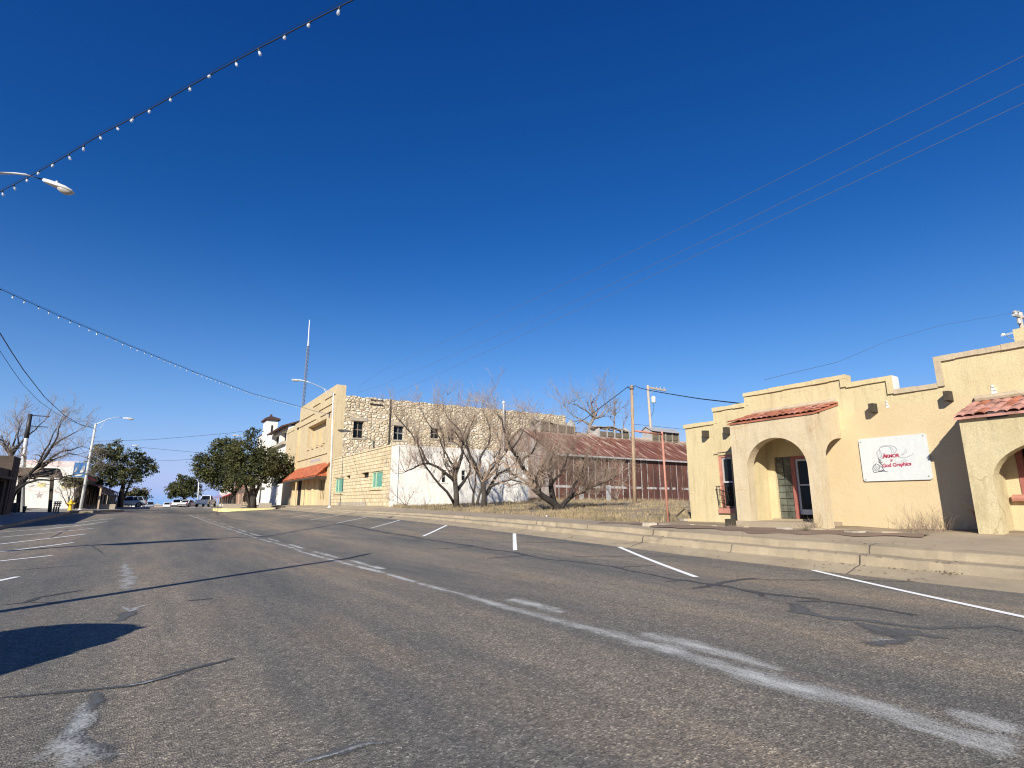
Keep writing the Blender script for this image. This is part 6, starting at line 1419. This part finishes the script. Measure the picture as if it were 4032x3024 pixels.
def bare_tree(name, label, limbs, conv, Y, seed, mats=('bark', 'twig'), twL=1.1, lvl=2, dens=2.2, droop=0, up=.25, jit=.5, group='bare trees', kids=(2, 4), scale=1.0, start=.3):
    """limbs: (pixel polyline, r0, r1); each limb is given depth of its own"""
    rng = random.Random(seed); b0 = at(*conv(*limbs[0][0][0]), Y=Y); bz = gz(b0.x, Y)
    t = thing(name, label, 'tree', (b0.x, Y, bz), group); tr, tw = MB(), MB()
    for li, (pts, r0, r1, off) in enumerate(limbs):
        n = len(pts); P_ = []
        for k, p in enumerate(pts):
            yy = Y + off * (k / max(1, n - 1)) * 1.0 + (rng.uniform(-jit, jit) * .4 if k else 0); P_.append(at(*conv(*p), Y=yy))
        P2 = [P_[0]]
        for a, b in zip(P_, P_[1:]):
            m_ = a.lerp(b, .5) + Vector((rng.gauss(0, 1), rng.gauss(0, 1), rng.gauss(0, 1))) * .035 * (b - a).length; P2 += [m_, b]
        rad = [r0 + (r1 - r0) * (k / (len(P2) - 1)) ** .8 for k in range(len(P2))]
        if pts is limbs[0][0]: P2[0] = P2[0] - Vector((0, 0, .25)); rad[0] *= 1.35
        tr.tube(P2, rad, 7, True)
        tot = sum((b - a).length for a, b in zip(P2, P2[1:])); acc = 0
        for k, (a, b) in enumerate(zip(P2, P2[1:])):
            l = (b - a).length; acc += l
            if acc / tot < (start if li else .75) and r0 > .06: continue
            m = int(l * dens + rng.random())
            for _ in range(m):
                u = rng.random(); v = Vector((rng.gauss(0, 1), rng.gauss(0, 1), rng.gauss(0, 1))).normalized(); dr_ = (b - a).normalized()
                twigs(tw, a.lerp(b, u), (dr_ * .6 + v * .8 + Vector((0, 0, up))).normalized(), twL * rng.uniform(.6, 1.2), min(.02, max(.011, rad[k] * .3)), lvl, rng, droop, .8, up, kids)
        d = (P2[-1] - P2[-2]).normalized()
        for _ in range(3): twigs(tw, P2[-1], (d + Vector((rng.gauss(0, .4), rng.gauss(0, .4), rng.gauss(0, .4)))).normalized(), twL * 1.1, r1 * .8, lvl, rng, droop, .8, up, kids)
    tr.build('trunk', M[mats[0]], t, True, fix=False); tw.build('crown', M[mats[1]], t, False, fix=False)
    return t
c4 = lambda cx, cy: (1500 + cx / 2.765, 1550 + cy / 2.765)
bare_tree('bare_tree', 'bare many limbed tree left of its twin before the whitewashed wall', [
    ([(820, 1235), (822, 1120), (815, 1040), (805, 960)], .21, .16, 0), ([(805, 960), (720, 880), (620, 800), (520, 760), (420, 775), (330, 825), (270, 850)], .13, .03, -1.0), ([(520, 760), (470, 680), (440, 600), (330, 430), (250, 340), (160, 240)], .09, .02, -1.5),
    ([(805, 960), (840, 800), (890, 640), (900, 520), (860, 400), (760, 300), (700, 200)], .16, .025, .8), ([(825, 1060), (900, 960), (960, 880), (968, 760), (900, 640), (820, 540)], .14, .03, 1.5), ([(800, 820), (740, 720), (690, 620), (640, 480), (560, 380), (480, 260)], .09, .02, -.5),
    ([(800, 1200), (720, 1070), (580, 920), (490, 800), (440, 700), (400, 560)], .11, .025, -1.8), ([(860, 520), (920, 400), (960, 300), (900, 180)], .07, .02, 1.0), ([(690, 700), (690, 560), (660, 420), (620, 300), (600, 200)], .06, .015, .6)], c4, 34.0, 31, ('bark', 'twig'), 1.1, 3, 6.8, group='bare trees', start=.42, up=.38)
bare_tree('bare_tree', 'bare twin stemmed tree in the middle before the whitewashed wall', [
    ([(1130, 1235), (1125, 1100), (1110, 960)], .20, .16, 0), ([(1110, 960), (1060, 860), (1010, 740), (960, 640), (930, 520), (960, 380), (1010, 280)], .17, .03, -.6), ([(1125, 1110), (1190, 1010), (1240, 920), (1330, 850), (1420, 800), (1480, 740)], .16, .03, 1.0), ([(1180, 1020), (1290, 970), (1420, 935), (1520, 960), (1590, 990)], .10, .025, -1.0),
    ([(1110, 960), (1170, 860), (1250, 760), (1290, 640), (1300, 540), (1260, 400)], .12, .02, .5), ([(1060, 860), (1080, 700), (1170, 560), (1190, 420), (1150, 280), (1090, 160)], .10, .02, 1.3), ([(1010, 740), (940, 600), (850, 480), (770, 380)], .09, .02, -1.2), ([(1250, 760), (1350, 660), (1400, 560), (1380, 460)], .07, .02, 1)], c4, 32.6, 32, ('bark', 'twig'), 1.1, 3, 6.8, group='bare trees', start=.45, up=.38)
bare_tree('bare_sapling', 'thin bare sapling between the two bare trees', [([(1002, 1215), (1010, 1080), (1030, 960), (1042, 840), (1050, 700)], .10, .03, 0), ([(1010, 1080), (960, 960), (940, 880)], .05, .02, -.4), ([(1045, 1200), (1080, 1080), (1110, 980)], .1, .06, .5)], c4, 35.0, 33, ('bark', 'twig'), .7, 2, 2.2, group='bare trees')
bare_tree('bare_tree', 'wide dark trunked bare tree with dense drooping twigs before the barn', [
    ([(1940, 1275), (1880, 1190), (1810, 1150), (1740, 1100), (1660, 1030)], .23, .15, -.4), ([(1940, 1275), (1960, 1235), (2060, 1130), (2200, 1070), (2330, 1000), (2450, 960), (2560, 900)], .19, .04, .4), ([(1690, 1050), (1620, 900), (1530, 780), (1420, 600), (1350, 430), (1320, 280), (1250, 180)], .15, .025, 1.2), ([(1880, 1180), (1850, 1000), (1830, 860), (1850, 720), (1900, 600)], .2, .03, .8),
    ([(2060, 1130), (2100, 1000), (2180, 860), (2230, 700)], .12, .02, -.5), ([(1530, 780), (1560, 700), (1650, 640), (1700, 520), (1680, 400)], .09, .02, .9), ([(1740, 1100), (1690, 960), (1720, 840), (1800, 700)], .12, .02, -1.2), ([(1420, 600), (1500, 500), (1560, 380)], .07, .02, -.6), ([(2200, 1070), (2280, 940), (2330, 820)], .08, .02, .8), ([(1850, 1000), (1950, 880), (2010, 760), (2050, 640)], .1, .02, -1)], c4, 25.3, 34, ('bark_dark', 'twig'), 1.2, 3, 7.0, droop=.14, up=.3, group='bare trees', kids=(3, 4), start=.22)
for k, (lab, lim, Y_, sd) in enumerate((('low bare bush at the foot of the whitewashed wall near its left end', [([(270, 1215), (255, 1130), (245, 1060)], .03, .012, 0), ([(280, 1215), (320, 1130), (360, 1070)], .03, .012, .5), ([(262, 1215), (200, 1140), (140, 1090)], .03, .012, -.4), ([(275, 1215), (170, 1180), (110, 1160)], .025, .01, .4)], 38.5, 41), ('sparse bare sprigs at the right end of the whitewashed wall', [([(1460, 1190), (1450, 1090), (1430, 1010)], .02, .008, 0), ([(1470, 1190), (1510, 1110), (1540, 1050)], .02, .008, .3)], 39.5, 42), ('bare bush right of the brown utility pole by the barn wall', [([(2560, 1150), (2540, 1000), (2500, 850)], .05, .02, 0), ([(2570, 1150), (2620, 1000), (2690, 880)], .05, .02, .6), ([(2555, 1150), (2470, 1050), (2400, 960)], .05, .02, -.5), ([(2565, 1150), (2590, 980), (2600, 800)], .05, .02, .3)], 42, 43), ('bare bush before the patched left part of the barn wall', [([(2330, 1130), (2350, 1000), (2360, 900)], .05, .02, 0), ([(2340, 1130), (2410, 1000), (2450, 900)], .05, .02, .6)], 40, 44))):
    bare_tree('bare_bush', lab, lim, c4, Y_, sd, ('twig_grey', 'twig_grey'), .6, 2, 2.6, group='bare bushes', start=.1)
cb_ = lambda cx, cy: (2200 + cx / 2.765, 1500 + cy / 2.765)
bare_tree('bare_tree', 'large pale bare tree rising behind the barn roof', [([(330, 620), (340, 480), (380, 400)], .4, .25, 0), ([(380, 400), (300, 320), (200, 260), (110, 240)], .18, .05, -2), ([(380, 400), (430, 320), (400, 220), (420, 170)], .18, .05, 1), ([(340, 480), (240, 420), (160, 380), (80, 300)], .2, .05, 2), ([(380, 420), (470, 360), (520, 290), (490, 200)], .16, .05, -1), ([(300, 330), (270, 250), (230, 190)], .1, .04, 1), ([(250, 430), (150, 440), (90, 400)], .12, .04, 2)], cb_, 76, 51, ('twig_grey', 'twig_grey'), 2.6, 3, 1.6, group='bare trees')
bare_tree('bare_tree', 'slender pale bare tree right of the large one behind the barn', [([(600, 560), (605, 450), (610, 380)], .2, .12, 0), ([(610, 380), (590, 320), (600, 270)], .1, .04, .5), ([(610, 380), (660, 320), (690, 290)], .1, .04, -1), ([(605, 450), (560, 400), (570, 330)], .1, .04, 1), ([(690, 560), (710, 450), (730, 410)], .12, .04, 1)], cb_, 78, 52, ('twig_grey', 'twig_grey'), 2.0, 3, 1.2, group='bare trees')
c1 = lambda cx, cy: (cx / 3.16, 1550 + cy / 3.16)
bare_tree('bare_tree', 'dark bare tree leaning right before the mural wall', [([(100, 1430), (150, 1270), (230, 1170), (300, 1080)], .26, .18, 0), ([(300, 1080), (420, 950), (540, 820), (640, 660), (720, 520), (750, 380)], .15, .03, -1), ([(170, 1230), (330, 1110), (480, 1070), (620, 1080), (740, 1060), (900, 1010)], .13, .03, -2), ([(420, 950), (600, 830), (760, 720), (900, 700), (1000, 660)], .12, .03, 1), ([(480, 880), (560, 700), (640, 560), (700, 440)], .09, .03, 1.5), ([(540, 820), (700, 620), (830, 540), (960, 470)], .09, .03, 2), ([(380, 980), (560, 860), (720, 800), (860, 740), (960, 760)], .08, .03, -.6)], c1, 58.5, 61, ('bark_black', 'twig_grey'), 1.4, 3, 2.6, up=.12, group='bare trees')
bare_tree('bare_tree', 'second bare tree with upright twigs at the far left edge', [([(60, 1400), (100, 1000), (140, 780)], .24, .15, 0), ([(140, 780), (240, 640), (330, 540), (440, 450), (560, 330)], .11, .03, -1), ([(140, 780), (170, 620), (200, 520), (260, 400)], .1, .03, 1), ([(130, 800), (60, 620), (20, 520)], .1, .03, 1), ([(240, 640), (220, 520), (240, 380)], .07, .03, 0)], c1, 63, 62, ('bark_black', 'twig_grey'), 1.3, 3, 2.6, group='bare trees')
bare_tree('bare_bush', 'pale leafless bush before the dark brick shop at the left edge', [([(40, 1440), (50, 1250), (70, 1050), (110, 900)], .05, .02, 0), ([(30, 1440), (20, 1250), (10, 1000), (30, 850)], .05, .02, .4), ([(50, 1440), (90, 1300), (150, 1150), (200, 1000)], .05, .02, -.4), ([(20, 1440), (0, 1300), (-30, 1100)], .05, .02, .2), ([(45, 1440), (70, 1300), (90, 1120)], .05, .02, .5)], c1, 53.5, 64, ('twig_grey', 'twig_grey'), 1.0, 2, 3.2, group='bare bushes', start=.3)
bare_tree('bare_bush', 'grey bare bush behind the yellow hydrant', [([(860, 1400), (850, 1300), (830, 1200)], .06, .02, 0), ([(860, 1400), (900, 1290), (940, 1200)], .06, .02, .6), ([(855, 1400), (800, 1310), (770, 1250)], .06, .02, -.5), ([(860, 1400), (870, 1270), (880, 1180)], .06, .02, .3), ([(865, 1400), (930, 1330), (960, 1290)], .05, .02, -.3)], c1, 71, 63, ('bark_dark', 'twig_grey'), .9, 2, 2.6, group='bare bushes', start=.1)

def oak(name, label, Y, conv, blobs, trunks, seed, leafmat, nleaf, lsize=.26, group='evergreen oaks', depth=.85):
    rng = random.Random(seed); b0 = at(*conv(*trunks[0][0][0]), Y=Y)
    t = thing(name, label, 'tree', (b0.x, Y, gz(b0.x, Y)), group); tr, lf = MB(), MB()
    for pts, r0, r1 in trunks:
        P_ = [at(*conv(*p), Y=Y + rng.uniform(-.3, .3) * (k > 0)) for k, p in enumerate(pts)]; P_[0].z = gz(P_[0].x, Y) - .2
        tr.tube(P_, [r0 + (r1 - r0) * k / (len(P_) - 1) for k in range(len(P_))], 8)
    tr.build('trunk', M['bark'], t, True, fix=False)
    B = []
    for (cx, cy, rx, ry) in blobs:
        c = at(*conv(cx, cy), Y=Y); e = at(*conv(cx + rx, cy), Y=Y); f = at(*conv(cx, cy - ry), Y=Y); a, b = abs(e.x - c.x), abs(f.z - c.z); B.append((Vector((c.x, Y + rng.uniform(-1, 1) * a * .5, c.z)), a, max(a, b) * depth, b))
    vol = [a * d * b for _, a, d, b in B]; tv = sum(v ** .75 for v in vol)
    for (c, a, d, b), v in zip(B, vol):
        n = int(nleaf * v ** .75 / tv); ncl = max(3, n // 26)
        for _ in range(ncl):
            u = Vector((rng.gauss(0, 1), rng.gauss(0, 1), rng.gauss(0, 1))).normalized() * (rng.random() ** .30) * rng.uniform(.85, 1.28); cc = c + Vector((u.x * a, u.y * d, u.z * b)); cs = rng.uniform(.25, .85) * min(1, .35 + a * .25)
            for _ in range(26):
                w = Vector((rng.gauss(0, 1), rng.gauss(0, 1), rng.gauss(0, .7))) * cs * .55; p = cc + w; s = lsize * rng.uniform(.6, 1.25)
                x = Vector((rng.gauss(0, 1), rng.gauss(0, 1), rng.gauss(0, 1))).normalized(); y = x.cross(Vector((rng.gauss(0, 1), rng.gauss(0, 1), rng.gauss(0, 1)))).normalized()
                lf.face([p - x * s * .5, p + y * s * .3, p + x * s * .5, p - y * s * .3])
    lf.build('crown', M[leafmat], t, False, fix=False); return t
c3 = lambda cx, cy: (660 + cx / 4.148, 1620 + cy / 4.148)
oak('evergreen_oak', 'broad evergreen oak with pale trunk before the white building', 75, c3, [(1600, 830, 280, 210), (1300, 640, 300, 240), (1850, 860, 220, 210), (1400, 920, 380, 230), (1700, 1040, 280, 170), (1320, 420, 100, 80), (1960, 930, 130, 140), (1430, 330, 90, 70), (1250, 1130, 250, 110), (1100, 800, 200, 200)], [([(1405, 1545), (1395, 1400), (1390, 1250), (1400, 1050)], .42, .25), ([(1390, 1270), (1250, 1080), (1150, 930)], .2, .1), ([(1395, 1200), (1560, 1000), (1650, 850)], .2, .1)], 71, 'leaf', 21000, .24)
oak('evergreen_oak', 'second evergreen oak with forked dark trunk left of the broad one', 84, c3, [(900, 660, 240, 220), (720, 860, 270, 180), (960, 900, 300, 220), (960, 520, 150, 110), (560, 900, 150, 130), (570, 770, 100, 90), (900, 1080, 320, 140), (940, 1240, 200, 80), (700, 1080, 180, 110), (620, 1000, 170, 90), (1100, 700, 150, 180)], [([(1080, 1500), (1080, 1380), (1100, 1330), (1190, 1210), (1280, 1120)], .3, .14), ([(1090, 1350), (1060, 1200), (980, 1050)], .2, .1)], 72, 'leaf', 20000, .24)
oak('evergreen_oak', 'small evergreen oak farther along on the right', 140, c3, [(300, 1120, 150, 80), (240, 1250, 240, 100), (430, 1190, 140, 110), (100, 1330, 130, 80), (340, 1330, 190, 70), (230, 1060, 70, 45), (60, 1380, 90, 45)], [([(270, 1530), (270, 1430), (280, 1330)], .4, .2)], 73, 'leaf', 9000, .34)
oak('evergreen_oak', 'evergreen oak on the left behind the leaning street lamp', 100, c1, [(1300, 850, 200, 190), (1430, 680, 105, 105), (1600, 870, 230, 170), (1800, 910, 140, 110), (1250, 1000, 190, 140), (1500, 1040, 240, 110), (1240, 700, 110, 80), (1700, 1050, 90, 70), (1880, 960, 80, 70), (1720, 760, 80, 60)], [([(1500, 1400), (1510, 1240), (1540, 1120), (1500, 980)], .38, .2), ([(1520, 1200), (1640, 1060), (1720, 940)], .16, .08)], 74, 'leaf', 15000, .27)
oak('olive_bush', 'yellowish olive leaved tree before the mural wall', 72, c1, [(880, 1070, 110, 50), (980, 1100, 90, 50), (860, 1130, 80, 40)], [([(930, 1400), (930, 1250), (920, 1120)], .07, .04)], 75, 'leaf_olive', 1500, .2, None)
oak('olive_tree', 'rounded brownish olive tree far on the left beyond the silver car', 150, c1, [(1700, 1250, 140, 80), (1760, 1290, 100, 70), (1640, 1300, 120, 70)], [([(1700, 1410), (1700, 1330), (1700, 1260)], .3, .2)], 76, 'leaf_olive', 4500, .4, None)

# ================================================================== dry grass and weeds
rng = random.Random(88); gm = MB()
def tuft(mb, x, y, z, h, n, sp):
    for _ in range(n):
        a = rng.random() * 6.283; l = rng.uniform(.1, .7); w = rng.uniform(.006, .013); bx, by = x + rng.gauss(0, sp), y + rng.gauss(0, sp); hh = h * rng.uniform(.5, 1.2); dx, dy = math.cos(a) * hh * l, math.sin(a) * hh * l; nx, ny = -math.sin(a) * w, math.cos(a) * w
        mb.face([(bx - nx, by - ny, z - .02), (bx + nx, by + ny, z - .02), (bx + dx * .5 + nx * .6, by + dy * .5 + ny * .6, z + hh * .65), (bx + dx * .5 - nx * .6, by + dy * .5 - ny * .6, z + hh * .65)])
        mb.face([(bx + dx * .5 - nx * .6, by + dy * .5 - ny * .6, z + hh * .65), (bx + dx * .5 + nx * .6, by + dy * .5 + ny * .6, z + hh * .65), (bx + dx, by + dy, z + hh)])
k = 0
while k < 5200:
    y = rng.uniform(14.2, 47.5); x = 15.0 + abs(rng.gauss(0, 1)) * (3.0 + max(0, y - 14) * .35) if rng.random() < .6 else rng.uniform(15, 52)
    if x > 15.5 and y < 14.4: continue
    if x < XAE + .3 and y > YA - .15: continue
    if x > y * 1.35 + 6: continue
    dn = math.sin(x * .9 + 1.3) * math.sin(y * .8) + .5 * math.sin(x * 2.3 + y * 1.7)
    if rng.random() > .42 + .5 * dn: continue
    e = 15.0 + .25 * math.sin(y * 1.1) + .2 * math.sin(y * 2.9)
    if x < e: continue
    tuft(gm, x, y, gz(x, y), rng.uniform(.06, .2) + (.22 if y > 43 else .04 if x < 18 else 0), 7, .09); k += 1
for _ in range(260):
    y = rng.uniform(29, 40); tuft(gm, 15.0 + rng.gauss(.1, .18), y, gz(15.1, y), rng.uniform(.1, .3), 6, .06)
tag(gm.build('dry_grass', M['grass'], None, fix=False), kind='stuff')
def weed(label, x, y, z, R, h, n, seed, group='dry weeds', mat='twig'):
    r2 = random.Random(seed); mb = MB()
    for _ in range(n):
        a = r2.random() * 6.283; d = Vector((math.cos(a) * r2.uniform(.1, .9), math.sin(a) * r2.uniform(.1, .9), 1)).normalized(); p = Vector((x + r2.gauss(0, R * .35), y + r2.gauss(0, R * .5), z - .02)); twigs(mb, p, d, h * r2.uniform(.5, 1), .004, 1, r2, 0, .7, .2, (2, 4))
    return tag(mb.build('dry_weed', M[mat], None, fix=False), label, 'weed', group)
p = at(3650, 2058, X=16.1); weed('tangled dry weed at the wall foot left of the right porch', 16.15, p.y, gz(16, p.y), .55, .5, 50, 1)
p = at(3560, 2075, X=15.2); weed('low dry grass tuft on the pavement below the shop sign', 15.2, p.y - .3, gz(15, p.y), .5, .25, 60, 2)
p = at(3210, 2070, X=14.95); weed('small weed growing at the foot of the left porch right pillar', 14.98, p.y, gz(14.9, p.y), .12, .35, 14, 3)
p = G(3180, 2096); weed('small leafy weed in the crumbled strip before the porch step', p.x, p.y, p.z, .1, .32, 14, 4, mat='leaf_olive')
p = G(2890, 2080); weed('brown dead weeds in the crumbled strip below the window', p.x, p.y, p.z, .25, .16, 30, 5)
p = G(3620, 2104); weed('small dark weed at the edge of the crumbled strip', p.x, p.y, p.z, .12, .1, 20, 6)
rr = random.Random(5)
for k in range(9):                                        # broken pale slabs along the strip
    y = 6.4 + k * .95 + rr.uniform(-.3, .3); x = 14.5 + rr.uniform(-.25, .25); mb = MB(); n = 6; s = rr.uniform(.12, .3)
    mb.prism([(x + math.cos(q * 6.283 / n) * s * rr.uniform(.4, .8), y + math.sin(q * 6.283 / n) * s * rr.uniform(.9, 1.7), gz(x, y)) for q in range(n)], (0, 0, rr.uniform(.04, .08)))
    tag(mb.build('broken_slab', M['lintel'] if k % 2 else M['walk'], None), 'flat broken concrete slab lying in the crumbled strip before the cream building', 'slab', 'broken slabs in the strip')
p = G(3745, 2252); mb = MB(); r3 = random.Random(2)
for _ in range(45): a = r3.random() * 6.283; q = (p.x + r3.gauss(0, .06), p.y + r3.gauss(0, .12)); s = .02; z = gz(*q) + .012 + r3.random() * .03; mb.face([(q[0] - s, q[1], z), (q[0], q[1] - s, z + .01), (q[0] + s, q[1], z), (q[0], q[1] + s, z + .012)])
tag(mb.build('leaf_litter', M['reddirt'], None, fix=False), 'small heap of brown dead leaves on the near kerb', 'leaves')
